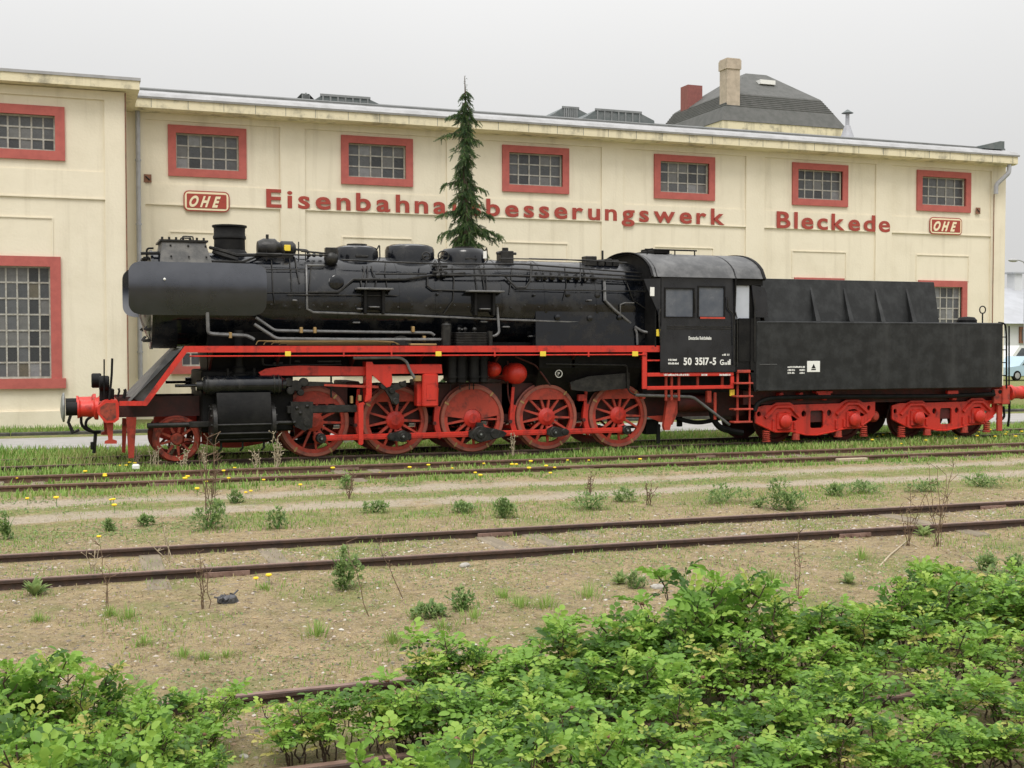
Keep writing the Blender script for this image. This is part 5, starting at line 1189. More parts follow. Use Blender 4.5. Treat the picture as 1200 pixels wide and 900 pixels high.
# plate and data lines
m_ = MB(); bxp(m_, 946, 423, 961, 436, YT-.012, YT-.001, .004); pl = m_.build('data_plate', M['white'], tk, smooth=False)
q = PY(953.5, 430, YT-.014); m_ = MB(); m_.prism([(q.x-.055, q.z-.03), (q.x+.055, q.z-.03), (q.x, q.z+.07)], YT-.016, YT-.0115); m_.box(q.x-.06, q.x+.06, YT-.016, YT-.0115, q.z-.07, q.z-.045); m_.build('plate_mark', M['blackmatt'], pl, smooth=False)
for n_, (u0, v0, u1) in enumerate(((923, 431, 943), (923, 434.6, 931.5), (937, 434.6, 943), (923, 438, 931.5), (937, 438, 943))): ticks(u0, v0, u1, 2.0, YT-.002, tk, 'data_lettering', 20+n_)
# underframe
m_ = MB(); m_.box(x0-.05, x1+.05, -1.05, -.9, zb-.32, zb-.002); mir(m_); m_.box(x0, x1, -.88, .88, zb-.1, zb-.003); m_.box(x0+.1, x1-.1, -.3, .3, .5, zb-.1); BT('underframe', m_, 'darkred', smooth=False)
m_ = MB()
for u in (916, 939, 967, 1119): bxp(m_, u-2.4, 460, u+2.4, 469, -1.2, -1.05)
bxp(m_, 959, 460.5, 974, 467, -1.3, -1.2); bxp(m_, 1111, 457.5, 1123.5, 463.5, -1.3, -1.2); bxp(m_, 957, 458, 976, 461, -1.3, -1.1); BT('frame_bracket', m_, 'red', smooth=False)
m_ = MB(); tbp(m_, [(884, 482), (887, 473), (898, 467.5), (915, 466), (960, 465), (1100, 464.5), (1165, 462)], -1.28, .055, 8, .25); BT('brake_pipe', m_, 'blackmatt')
m_ = MB(); bxp(m_, 1165, 456.5, 1175, 473, -1.3, -1.24); bxp(m_, 1175.5, 452, 1184, 474, -1.35, 1.35, .02); bxp(m_, 1169.5, 474, 1175, 505, -1.25, -1.18); BT('rear_buffer_beam', m_, 'wheelred', smooth=False)
m_ = MB()
for u, v in ((1164, 459), (1172, 459)): q = PY(u, v, -1.305); m_.cyl(.05, -1.31, -1.29, 'y', (q.x, 0, q.z), 14)
tbp(m_, [(1176, 476), (1177, 488), (1174, 492), (1168, 491)], -1.1, .03); tbp(m_, [(1183, 470), (1182.5, 490), (1181, 500)], -.6, .03); BT('rear_hose', m_, 'blackmatt')
zbf = 1.05
for s in (-1, 1):
    xq = PY(1184, 452, -.9).x; m_ = MB(); m_.lathe([(.2, xq-.1), (.2, xq), (.155, xq+.03), (.15, xq+.32), (.17, xq+.34), (.17, xq+.37)], 'x', (0, .9*s, zbf), 24); bf = BT('buffer', m_, 'red')
    m_ = MB(); m_.cyl(.12, xq+.36, xq+.6, 'x', (0, .9*s, zbf), 18); m_.build('plunger', M['blackmatt'], bf)
    m_ = MB(); m_.lathe([(.1, xq+.57), (.23, xq+.6), (.23, xq+.63), (.14, xq+.66), (.001, xq+.67)], 'x', (0, .9*s, zbf), 24); m_.build('buffer_head', M['steelrim'], bf)
# bogies: plate frame with cut-outs, axleboxes, springs, wheels
def bogie(uA, vA, uB, vB, ball):
    """uA,vA / uB,vB: axlebox centres in the photograph"""
    a, b = PY(uA, vA, -1.15), PY(uB, vB, -1.15); za = .5; L = b.x-a.x; k = L/79.5      # metres per source-drawing unit
    root = MB(); cx = a.x-31.5*k                                # left end of the plate
    def W_(px, py): return (cx + (px-180)/6.667*k, za + (345-py)/6.667*k)
    out = [(180, 255), (245, 240), (305, 240), (335, 224), (435, 224), (462, 240), (820, 237), (868, 214), (962, 214), (1000, 234), (1095, 230), (1095, 315), (1060, 348), (970, 400), (860, 402), (760, 422), (640, 440), (560, 437), (440, 412), (320, 412), (215, 372), (180, 350)]
    holes = [[(590, 290), (600, 280), (680, 280), (690, 290), (690, 385), (680, 395), (600, 395), (590, 385)]]
    for hx, hy, hr in ((205, 295, 15), (540, 300, 18), (735, 298, 18), (1045, 270, 14)): holes.append([(hx+hr*math.cos(2*math.pi*i/12), hy+hr*math.sin(2*math.pi*i/12)*1.15) for i in range(12)])
    holes += [[(345, 330), (360, 290), (410, 285), (495, 335), (480, 345), (440, 345), (440, 400), (345, 400)], [(872, 320), (885, 280), (935, 275), (1015, 315), (1000, 325), (965, 325), (965, 385), (872, 385)]]
    me = bpy.data.meshes.new('bogie_frame'); import bmesh
    bm = bmesh.new(); eds = []
    for loop in [out]+holes:
        vs_ = [bm.verts.new((W_(*p)[0], 0, W_(*p)[1])) for p in loop]
        eds += [bm.edges.new((vs_[i], vs_[(i+1) % len(vs_)])) for i in range(len(vs_))]
    bmesh.ops.triangle_fill(bm, use_beauty=True, use_dissolve=False, edges=eds)
    r_ = bmesh.ops.extrude_face_region(bm, geom=bm.faces[:]); bmesh.ops.translate(bm, verts=[v for v in r_['geom'] if isinstance(v, bmesh.types.BMVert)], vec=(0, .05, 0))
    bm.normal_update(); bm.to_mesh(me); bm.free()
    fr = None
    for s in (-1, 1):
        m2 = me if s < 0 else me.copy()
        m2.transform(Matrix.Translation((0, -1.15 if s < 0 else 1.10, 0)))
        m2.transform(Matrix.Translation(-ORG[TEN.name])); m2.materials.append(M['red'])
        o = bpy.data.objects.new('bogie_frame', m2); link(o); o.parent = TEN; ORG[o.name] = ORG[TEN.name]
        if s < 0: fr = o
    m_ = MB(); cxm = (a.x+b.x)/2; m_.bbox(cxm-.35, cxm+.35, -1.09, 1.09, .45, .85); m_.build('bolster', M['darkred'], fr)
    # raised rim along the plate and web stiffeners
    m_ = MB()
    for p in ([(250, 320), (325, 250), (435, 250), (500, 315)], [(790, 310), (870, 240), (955, 240), (1030, 300)]):
        q = [W_(*z) for z in p]; m_.tube(rounded([(x, -1.165, z) for x, z in q], .05), .045, 6)
    for p in ([(310, 330), (310, 410)], [(470, 350), (470, 400)], [(790, 345), (790, 405)], [(850, 340), (850, 395)], [(985, 330), (985, 385)]):
        q = [W_(*z) for z in p]; m_.bbox(q[0][0]-.03, q[0][0]+.03, -1.19, -1.14, q[1][1], q[0][1])
    for p0, p1 in (((180, 350), (320, 412)), ((320, 412), (440, 412)), ((440, 412), (560, 437)), ((560, 437), (640, 440)), ((640, 440), (760, 422)), ((760, 422), (860, 402)), ((860, 402), (970, 400)), ((970, 400), (1060, 348))):
        q0, q1 = W_(*p0), W_(*p1); m_.tube([(q0[0], -1.16, q0[1]), (q1[0], -1.16, q1[1])], .02, 5)
    m_.build('frame_rib', M['red'], fr)
    for X, cpx in ((a.x, 390), (b.x, 920)):
        m_ = MB(); m_.lathe([(.001, -1.31), (.10, -1.30), (.15, -1.265), (.165, -1.22), (.165, -1.08)], 'y', (X, 0, za), 24); m_.bbox(X-.19, X+.19, -1.2, -1.05, za-.2, za+.2, .03)
        for k_ in range(6):
            an = 2*math.pi*k_/6; m_.cyl(.018, -1.29, -1.27, 'y', (X+.11*math.cos(an), 0, za+.11*math.sin(an)), 6)
        m_.build('axlebox', M['red'], fr)
        m_ = MB()
        for yy, s in ((-.755, 1), (.755, -1)):
            m_.lathe([(.14, -.05*s), (.2, -.03*s), (.40, -.02*s), (.43, -.065*s), (.5, -.05*s), (.5, .03*s), (.53, .045*s), (.53, .065*s), (.42, .07*s), (.14, .06*s)], 'y', (X, yy, za), 36)
        m_.cyl(.08, -1.1, 1.1, 'y', (X, 0, za)); m_.build('wheelset', M['darkred'], fr)
        for side in (-1, 1):
            px_, py_ = (265, 400) if (cpx == 390 and side < 0) else (485, 425) if cpx == 390 else (810, 415) if side < 0 else (1010, 385)
            q = W_(px_, py_); m_ = MB()
            hs_ = .24 if px_ in (265, 1010) else .13; sp = [(q[0]+.075*math.cos(t*.7), -1.12+.075*math.sin(t*.7), q[1]-t*hs_/46) for t in range(46)]
            m_.tube(sp, .016, 5); m_.cyl(.1, q[1]-hs_-.02, q[1]-hs_, c=(q[0], -1.12, 0), seg=14); m_.build('coil_spring', M['wheelred'], fr)
    q = W_(640, 338); m_ = MB(); m_.cyl(.13, -.95, -.7, 'y', (q[0], 0, q[1]), 16, .03); m_.build('brake_block', M['blackmatt'], fr)
    if ball:
        q = W_(1117, 330); m_ = MB(); m_.lathe([(.001, -1.1), (.08, -1.085), (.13, -1.03), (.145, -.95), (.145, .9)], 'y', (q[0], 0, q[1]), 22); m_.build('cross_reservoir', M['wheelred'], TEN and BT('reservoir_mount', MB().box(q[0]-.04, q[0]+.04, -.6, -.5, q[1], zb-.05), 'darkred'))
bogie(918.5, 492.5, 999.5, 489.5, True); bogie(1074.5, 488.5, 1145.5, 485.5, False)

# ================================================================== spruce
def spruce():
    Y = 8.9; base = PY(546, 450, Y); X = base.x; ztop = PY(545, 89, Y).z
    t = thing('spruce_tree', 'tall narrow drooping spruce standing between the locomotive and the workshop wall', 'tree', (X, Y, 0))
    m_ = MB(); n = 14
    m_.tube([(X+.03*math.sin(i*1.7), Y, -.1+(ztop+.1)*i/n) for i in range(n+1)], [.16*(1-i/n)**.8+.008 for i in range(n+1)], 9); m_.build('trunk', M['trunk'], t)
    def zt(v): return PY(546, v, Y).z
    px = (zt(200)-zt(300))/100
    rs = random.Random(11)
    spec = []      # height, angle, length, droop
    for v, L, sides in ((112, 10, 4), (125, 12, 5), (137, 14, 5), (150, 14, 5), (163, 17, 5), (172, 24, 3), (186, 15, 6), (200, 16, 6), (214, 17, 6), (226, 27, 6), (240, 19, 6), (252, 20, 6), (262, 29, 7), (276, 24, 6), (285, 36, 8), (300, 36, 8), (320, 40, 8), (345, 42, 9), (372, 44, 9), (400, 48, 9), (430, 48, 9)):
        for k in range(sides+3):
            spec.append((zt(v+rs.uniform(-5, 5)), rs.uniform(0, 2*math.pi), L*px*rs.uniform(.35, .8), rs.uniform(.8, 1.7)))
    for v, sg, L in ((165, -1, 27), (170, 1, 17), (222, -1, 27), (226, 1, 24), (256, -1, 29), (255, 1, 30), (279, -1, 31), (276, 1, 40), (282, 1, 33), (143, -1, 20), (148, 1, 15)):
        spec.append((zt(v-8), 0 if sg > 0 else math.pi, L*px*1.05, .42))
    pos, mats, tint = [], [], []; bm_ = MB()
    for z, a, L, dr in spec:
        d = Vector((math.cos(a), math.sin(a), 0)); k = max(4, int(L/.045)); P = []
        for i in range(k+1):
            s = i/k; P.append(Vector((X, Y, z)) + d*(L*s) + Vector((0, 0, .10*L*math.sin(s*2.2) - dr*L*.62*s**1.8)))
        bm_.tube(P[::max(1, k//4)], .010, 4, False)
        for i, p in enumerate(P):
            for q in range(3 if i else 2):
                ang = a + rs.gauss(0, .9); tilt = rs.uniform(.25, 1.25)       # angle from hanging straight down
                pos.append(p + Vector((rs.gauss(0, .03), rs.gauss(0, .03), rs.gauss(0, .02))))
                mats.append((ang, tilt, rs.uniform(.7, 1.25)*(.75+.4*(L/.9)))); tint.append(min(1, max(0, rs.gauss(.42, .25))))
    for i in range(1100):     # short hanging sprays round the stem
        z = rs.uniform(zt(430), zt(118)); a = rs.uniform(0, 6.283); r_ = rs.uniform(.02, .23)*(.55+.45*(zt(118)-z)/(zt(118)-zt(300)) if z > zt(300) else 1)
        pos.append(Vector((X+r_*math.cos(a), Y+r_*math.sin(a), z))); mats.append((a, rs.uniform(.1, .8), rs.uniform(.7, 1.3))); tint.append(min(1, max(0, rs.gauss(.35, .25))))
    for i in range(14):      # thin leader
        z = zt(90)-(zt(90)-zt(112))*i/14; pos.append(Vector((X, Y, z))); mats.append((rs.uniform(0, 6.3), rs.uniform(1.2, 2.2), .38)); tint.append(.4)
    # spray: a twig with needles, hanging down -z, length .2
    tv, tf = [], []
    for i in range(9):
        z = -.02*i-.01; w_ = .034*(1-.6*i/9); h = .026
        for sg in (-1, 1):
            n = len(tv); tv += [(0, 0, z+.012), (sg*w_, .012*((i % 3)-1), z-h), (sg*.004, 0, z-.014)]; tf.append((n, n+1, n+2))
            n = len(tv); tv += [(0, 0, z+.01), (.012*((i % 3)-1), sg*w_*.8, z-h), (0, sg*.004, z-.014)]; tf.append((n, n+1, n+2))
    A = np.array(mats); Mx = rotz(A[:, 0]) @ roty(-A[:, 1])
    Mx = Mx*A[:, 2][:, None, None]
    V, T, ti = scatter(tv, tf, np.array([tuple(p) for p in pos]), Mx, np.array(tint))
    cr = tri_mesh('crown', V, T, M['needle'], ti, t, org=(X, Y, 0)); bm_.build('boughs', M['trunk'], t)
spruce()

# ================================================================== rose bushes
def leaflet():
    l, w_ = 1., .34
    v = [(0, 0, 0), (-w_, .30, .10), (0, .33, -.02), (w_, .30, .10), (-w_*.92, .66, .06), (0, .70, -.05), (w_*.92, .66, .06), (0, 1.0, -.16), (-w_*.55, .88, -.03), (w_*.55, .88, -.03)]
    f = [(0, 2, 1), (0, 3, 2), (1, 2, 5), (1, 5, 4), (2, 3, 6), (2, 6, 5), (4, 5, 8), (8, 5, 7), (5, 6, 9), (5, 9, 7)]
    return np.array(v), np.array(f)
LV, LF = leaflet()
def compound(rs, pairs=3):
    """one rose leaf: paired leaflets along an arching stalk that points along +y, z up"""
    P = []
    def arch(y): return .45*y - 3.0*y*y, math.atan(.45-6.0*y)
    for k in range(pairs):
        y = .038+.034*k; s = .056*(.80+.12*k); z, sl = arch(y)
        for sg in (-1, 1): P.append(((sg*.004, y, z), -sg*R(64-7*k+rs.uniform(-9, 9)), s*rs.uniform(.85, 1.12), sl*.5+R(rs.uniform(-20, 8)), sg*R(rs.uniform(6, 38))))
    y = .038+.034*pairs-.006; z, sl = arch(y); P.append(((0, y, z), R(rs.uniform(-8, 8)), .068, sl, R(rs.uniform(-12, 12)))); V, T = [], []
    for (x, y, z), az, s, pit, rl in P:
        m = (Matrix.Rotation(az, 3, 'Z') @ Matrix.Rotation(pit, 3, 'X') @ Matrix.Rotation(rl, 3, 'Y'))*s
        n = len(V); m = np.array(m); V += (LV @ m.T + np.array([x, y, z])).tolist(); T += (LF + n).tolist()
    return np.array(V), np.array(T)
def rose_proto(seed, H=.8, W_=.32, nst=15):
    """upright canes; leaf fans sit at the cane tips and on short side shoots of the upper half"""
    rs = random.Random(seed); st = MB(); tips = []
    for i in range(nst):
        a = rs.uniform(0, 6.283); r0 = rs.uniform(.02, .20); h = H*rs.uniform(.40, 1.0)**.8; out = rs.uniform(.1, 1.0)*W_
        p = Vector((r0*math.cos(a), r0*math.sin(a), -.06)); P = [p]; k = 8; a2 = a+rs.gauss(0, .6)
        for j in range(1, k+1):
            s = j/k; P.append(Vector((r0*math.cos(a)+out*s**1.4*math.cos(a2)+rs.gauss(0, .014), r0*math.sin(a)+out*s**1.4*math.sin(a2)+rs.gauss(0, .014), -.06+(h+.06)*s)))
        st.tube(P, [.0095*(1-.6*j/k) for j in range(k+1)], 5); tips.append((P[-1], 1.05, 5))
        for j in range(3, k):
            for q in range(rs.choice((0, 0, 1, 1) if j < 5 else (1, 1, 2, 2))):
                b = rs.uniform(0, 6.283); L = rs.uniform(.05, .17); up = rs.uniform(.35, 1.3)
                d = Vector((math.cos(b), math.sin(b), up)).normalized(); e = P[j]+d*L
                mid = P[j]+d*L*.5+Vector((rs.gauss(0, .01), rs.gauss(0, .01), -.008)); st.tube([P[j], mid, e], [.005, .004, .003], 4, False)
                tips.append((e, rs.uniform(.75, 1.0), rs.choice((2, 3, 4))))
    pos, mt, ti, var = [], [], [], []
    for p, sc, n in tips:
        a0 = rs.uniform(0, 6.3); age = rs.gauss(.42, .22)
        for k in range(n):
            az = a0+k*6.283/n+rs.gauss(0, .25); el = rs.uniform(-.15, 1.15)
            pos.append(p - Vector((0, 0, rs.uniform(0, .05)))); mt.append((az, el, rs.gauss(0, .3), sc*rs.uniform(.55, 1.25))); ti.append(min(.98, max(.02, age+rs.gauss(0, .09)))); var.append(rs.randrange(4))
    Vs, Ts, tt = [], [], []; off = 0; A = np.array(mt); pos = np.array([tuple(p) for p in pos]); var = np.array(var); ti = np.array(ti)
    for v in range(4):
        tv, tf = compound(random.Random(seed*7+v), 3 if v else 2); s = var == v
        Mx = (rotz(A[s, 0]) @ rotx(A[s, 1]) @ roty(A[s, 2]))*A[s, 3][:, None, None]
        V, T, t_ = scatter(tv, tf, pos[s], Mx, ti[s]); Vs.append(V); Ts.append(T+off); tt.append(t_); off += len(V)
    V = np.concatenate(Vs); T = np.concatenate(Ts); t_ = np.concatenate(tt); t_ = np.clip(t_ + rng.normal(0, .02, len(t_)), 0, 1)
    hips = MB()
    for i in range(1):
        p = rs.choice(tips)[0]; hips.ball(rs.uniform(.014, .02), p, 8)
    return st, V, T, t_, hips
PROTO = []
for sd_ in range(5):
    PROTO.append(rose_proto(sd_+21, .8, .30 if sd_ < 4 else .26, 14 if sd_ < 4 else 8))
ROSE = []
def rose(x, y, top, k, rot, wide, label, group):
    global ROSE
    g0 = float(gz(x, y)); s = (top-g0)/.75
    t = thing('rose_bush', label, 'bush', (x, y, g0), group); t.rotation_euler.z = rot; wq = wide*(.5+.5*min(s, 1.15)); t.scale = (wq, wq, s)
    while len(ROSE) <= k: ROSE.append(None)
    if ROSE[k] is None:
        st, V, T, ti, hp = PROTO[k]
        o1 = st.build('stems', M['bark'], t, org=(0, 0, 0)); o1.location = (0, 0, 0)
        o2 = tri_mesh('leaves', V, T, M['leaf'], ti, t, True); struct(o2, 'stuff')
        o3 = hp.build('rose_hip', M['rosehip'], t, org=(0, 0, 0)); o3.location = (0, 0, 0); ROSE[k] = (o1, o2, o3)
    else:
        for o in ROSE[k]: c = o.copy(); link(c); c.parent = t
    return t
SIL_U = [0, 50, 100, 150, 200, 250, 300, 340, 380, 430, 480, 520, 560, 620, 680, 720, 760, 800, 830, 870, 920, 960, 1000, 1040, 1065, 1090, 1120, 1200, 1300]
SIL_V = [745, 762, 762, 772, 800, 818, 832, 858, 862, 850, 800, 760, 750, 765, 722, 712, 722, 695, 672, 690, 702, 705, 712, 700, 668, 656, 690, 672, 665]
rb = random.Random(5); cnt = 0
GR = 'rose bushes along the near edge of the yard'
LBR = 'fresh green rose bush in the broad thicket in front of the tracks'
LBR = 'rose bush in the back row of the broad thicket, over the worn brown rail'
LBR0 = 'rose bush standing behind the worn brown rail at the far end of the thicket'
LBR2 = 'rose bush in the dense middle of the broad green thicket'
LBR3 = 'rose bush in the front row of the broad thicket, canes bare below'
LBL = 'rose bush of the small clump by the front end, back row at the rail'
LBL2 = 'rose bush of the small clump by the front end, front row'
def put(u, Y, frac=1.0, k=None, wide=1.0, v=None, lab=None):
    global cnt
    vt = np.interp(u, SIL_U, SIL_V) if v is None else v
    q = PY(u, vt+rb.uniform(-4, 10), Y); g0 = float(gz(q.x, Y)); top = g0+(q.z-g0)*frac*(rb.uniform(.78, 1.12) if Y < -17.9 else rb.uniform(.9, 1.08))
    top = max(min(top, g0+1.12), g0+.34)
    rose(q.x, Y+rb.uniform(-.1, .1), top, rb.randrange(4) if k is None else k, rb.uniform(0, 6.28), wide*rb.uniform(.9, 1.1), lab or ((LBL if Y > -18 else LBL2) if u < 330 else (LBR0 if Y > -17 else LBR if Y > -18 else LBR2 if Y > -18.5 else LBR3)), GR); cnt += 1
for u in (530, 575, 635, 690, 735, 790, 835, 885, 940, 990): put(u, -17.5)
for u, v in ((1030, 700), (1075, 672), (1120, 690), (1165, 690), (1210, 680)): put(u, -17.3, v=v, wide=1.05)
for u, v in ((1085, 652), (1105, 656), (1190, 672), (1225, 668)): put(u, -16.7, v=v, wide=.85)
for u, v in ((505, 805), (575, 790), (650, 775), (720, 760), (795, 750), (870, 748), (945, 755), (1020, 750), (1100, 738), (1180, 735)): put(u, -18.15, v=v, wide=1.05)
for u, v in ((540, 845), (625, 830), (715, 812), (805, 800), (900, 800), (990, 798), (1085, 790), (1175, 785)): put(u, -18.9, v=v, wide=1.05)
for u, v in ((500, 850), (580, 862), (670, 862), (760, 858), (845, 862), (930, 852), (1000, 862), (1070, 850), (1140, 858), (1210, 838)): put(u, -19.6, v=v, wide=1.0)
for u, v in ((20, 862), (150, 880)): put(u, -19.2, v=v, wide=.9)
for u, v in ((390, 876), (435, 850), (478, 828), (355, 890)): put(u, -18.1, v=v, k=4, wide=.85, lab='small sparse rose bush growing alone between the two rose thickets')
for u, v in ((0, 770), (85, 785), (165, 808), (235, 845)): put(u, -17.7, v=v, wide=.9)
for u, v in ((-20, 825), (60, 832), (150, 850), (235, 872)): put(u, -18.5, v=v, wide=.85)

# ================================================================== grass, gravel and small growth
def in_view(x, y, m=60):
    dx, dy = x-CAM.x, y-CAM.y; f = dx*math.sin(YAW)+dy*math.cos(YAW); r_ = dx*math.cos(YAW)-dy*math.sin(YAW)
    return (f > 1) & (np.abs(r_/np.maximum(f, .1))*F < 600+m)
RAILY = [.75, -.75, -2.65, -4.15, -10.95, -12.45, -16.85, -18.35]
def off_rail(y, d=.05):
    k = np.ones_like(y, bool)
    for q in RAILY: k &= np.abs(y-q) > d
    return k
BV = np.array([(-.5, 0, 0), (.5, 0, 0), (-.36, .10, .5), (.36, .10, .5), (0, .42, 1.0)]); BF = np.array([(0, 1, 3), (0, 3, 2), (2, 3, 4)])
def blades(name, x, y, h, wd, tint, label=None):
    n = len(x); z = gz(x, y)-.005; a = rng.uniform(0, 6.283, n); Mx = rotz(a)
    Mx = Mx*np.stack([wd, h, h], -1)[:, None, :]
    V, T, t_ = scatter(BV, BF, np.stack([x, y, z], -1), Mx, tint); return struct(tri_mesh(name, V, T, M['grass'], t_), 'stuff')
def sample(n, x0, x1, y0, y1):
    x = rng.uniform(x0, x1, n); y = rng.uniform(y0, y1, n); k = in_view(x, y) & off_rail(y); return x[k], y[k]
# lush strip along the engine
x, y = sample(190000, -16, 30, -5.2, 3.35)
dens = np.clip((vnoise(x, y, .9, 5)*.6+vnoise(x, y, 3, 6)*.5), 0, 1)
dens *= np.where(np.abs(y) < .8, .55, 1)*np.where((y < -2.3) & (y > -4.75), .22, 1)*np.clip((y+5.3)/.6, 0, 1)
k = rng.uniform(0, 1, len(x)) < dens*1.45; x, y = x[k], y[k]
tall = vnoise(x, y, .8, 9); h = rng.uniform(.05, .14, len(x))*np.where(y < -2.2, .6, 1)*(.6+.9*tall)*np.where(x < -1.5, 1.35, 1); ti = np.clip(rng.normal(.38, .18, len(x)) + (vnoise(x, y, .45, 7)-.5)*.35, 0, 1)
k = rng.uniform(0, 1, len(x)) < .05; ti[k] = rng.uniform(.7, 1, k.sum())
blades('grass', x, y, h, rng.uniform(.018, .036, len(x)), ti)
# strip behind the pavement
x, y = sample(26000, -16, 34, 7.95, 10.0); blades('grass', x, y, rng.uniform(.04, .16, len(x)), rng.uniform(.012, .02, len(x)), np.clip(rng.normal(.3, .2, len(x)), 0, 1))
# thin, patchy and dry growth over the sandy ground
x, y = sample(330000, -13, 26, -19.5, -5.0)
p = vnoise(x, y, .75, 3)*.55+vnoise(x, y, 2.6, 4)*.45
rut = np.exp(-((y+5.8)/.3)**2)+np.exp(-((y+7.45)/.33)**2)
k = rng.uniform(0, 1, len(x)) < np.clip((p-.36)*2.4, .04, .75)*np.clip(1-rut, .03, 1); x, y, p = x[k], y[k], p[k]
ti = np.clip(rng.normal(.80, .15, len(x)) - (p-.42)*1.5*rng.uniform(.3, 1.6, len(x)), 0, 1)
blades('dry_grass', x, y, rng.uniform(.012, .055, len(x))*(.5+p), rng.uniform(.006, .012, len(x)), ti)
# green weeds along the far side of the middle track
x, y = sample(26000, -13, 26, -9.6, -8.0); k = rng.uniform(0, 1, len(x)) < np.clip((vnoise(x, y, .9, 13)-.45)*2.2, 0, 1); x, y = x[k], y[k]
blades('grass', x, y, rng.uniform(.02, .08, len(x)), rng.uniform(.008, .016, len(x)), np.clip(rng.normal(.3, .2, len(x)), 0, 1))
# mossy ground cover and seedlings: tiny leaves in patches
def seedlings(n, y0, y1, s0, s1, thr):
    x, y = sample(n, -13, 25, y0, y1); p = vnoise(x, y, .55, 21)*.5+vnoise(x, y, 1.9, 22)*.35+vnoise(x, y, 6, 23)*.25
    k = (rng.uniform(0, 1, len(x)) < np.clip((p-thr)*5, 0, 1)) & (np.abs(y+5.8) > .25) & (np.abs(y+7.45) > .28); x, y = x[k], y[k]; m = len(x); s = rng.uniform(s0, s1, m)
    Mx = (rotz(rng.uniform(0, 6.28, m)) @ rotx(rng.uniform(.0, .8, m)))*s[:, None, None]*np.array([1.8, 1, 1])[None, None, :]
    V, T, t_ = scatter([(0, 0, 0), (-.2, .5, .06), (0, 1, .02), (.2, .5, .06)], [(0, 2, 1), (0, 3, 2)], np.stack([x, y, gz(x, y)+.002], -1), Mx, np.clip(rng.normal(.5, .25, m), 0, 1)); return struct(tri_mesh('ground_cover', V, T, M['weed'], t_), 'stuff')
seedlings(170000, -19.5, -9.0, .012, .032, .56); seedlings(60000, -9.4, -5.0, .02, .05, .50)
# gravel: pebbles and chips
PV = np.array([(1, 0, 0), (-.9, .2, 0), (.1, .9, .1), (-.1, -.95, 0), (.15, .1, .6), (0, 0, -.4)]); PF = np.array([(0, 2, 4), (2, 1, 4), (1, 3, 4), (3, 0, 4)])
def pebbles(name, n, y0, y1, s0, s1, cols, keep=None):
    x, y = sample(n, -12, 24, y0, y1)
    if keep is not None: k = rng.uniform(0, 1, len(x)) < keep(x, y); x, y = x[k], y[k]
    s = s0*(s1/s0)**rng.uniform(0, 1, len(x))**2.2; Mx = rotz(rng.uniform(0, 6.28, len(x)))*np.stack([s, s*rng.uniform(.5, 1, len(x)), s*.8], -1)[:, None, :]
    V, T, t_ = scatter(PV, PF, np.stack([x, y, gz(x, y)+.001], -1), Mx, rng.uniform(0, 1, len(x)))
    return struct(tri_mesh(name, V, T, cols, t_), 'stuff')
M['gravel'] = leafmat('gravel_chips', [(.10, .085, .07), (.24, .20, .16), (.38, .32, .25), (.30, .20, .13), (.52, .49, .44)], 0, .9)
M['litter'] = leafmat('dry_litter', [(.13, .085, .05), (.27, .19, .11), (.40, .29, .17)], 0, .9)
pebbles('gravel', 60000, -19.5, -9.5, .005, .032, M['gravel'])
pebbles('gravel', 16000, -9.5, -4.9, .006, .022, M['gravel'])
pebbles('ballast', 9000, -12.5, -10.9, .01, .035, M['gravel'])
x, y = sample(40000, -12, 22, -19.5, -8); s = rng.uniform(.008, .03, len(x))
Mx = rotz(rng.uniform(0, 6.28, len(x))) @ rotx(rng.normal(0, .4, len(x)))*np.stack([s, s*.35, s], -1)[:, None, :]
V, T, t_ = scatter([(-1, 0, 0), (0, -.8, .1), (1, 0, .25), (0, .8, .1)], [(0, 1, 2), (0, 2, 3)], np.stack([x, y, gz(x, y)+.008], -1), Mx, rng.uniform(0, 1, len(x)))
struct(tri_mesh('dry_litter', V, T, M['litter'], t_), 'stuff')

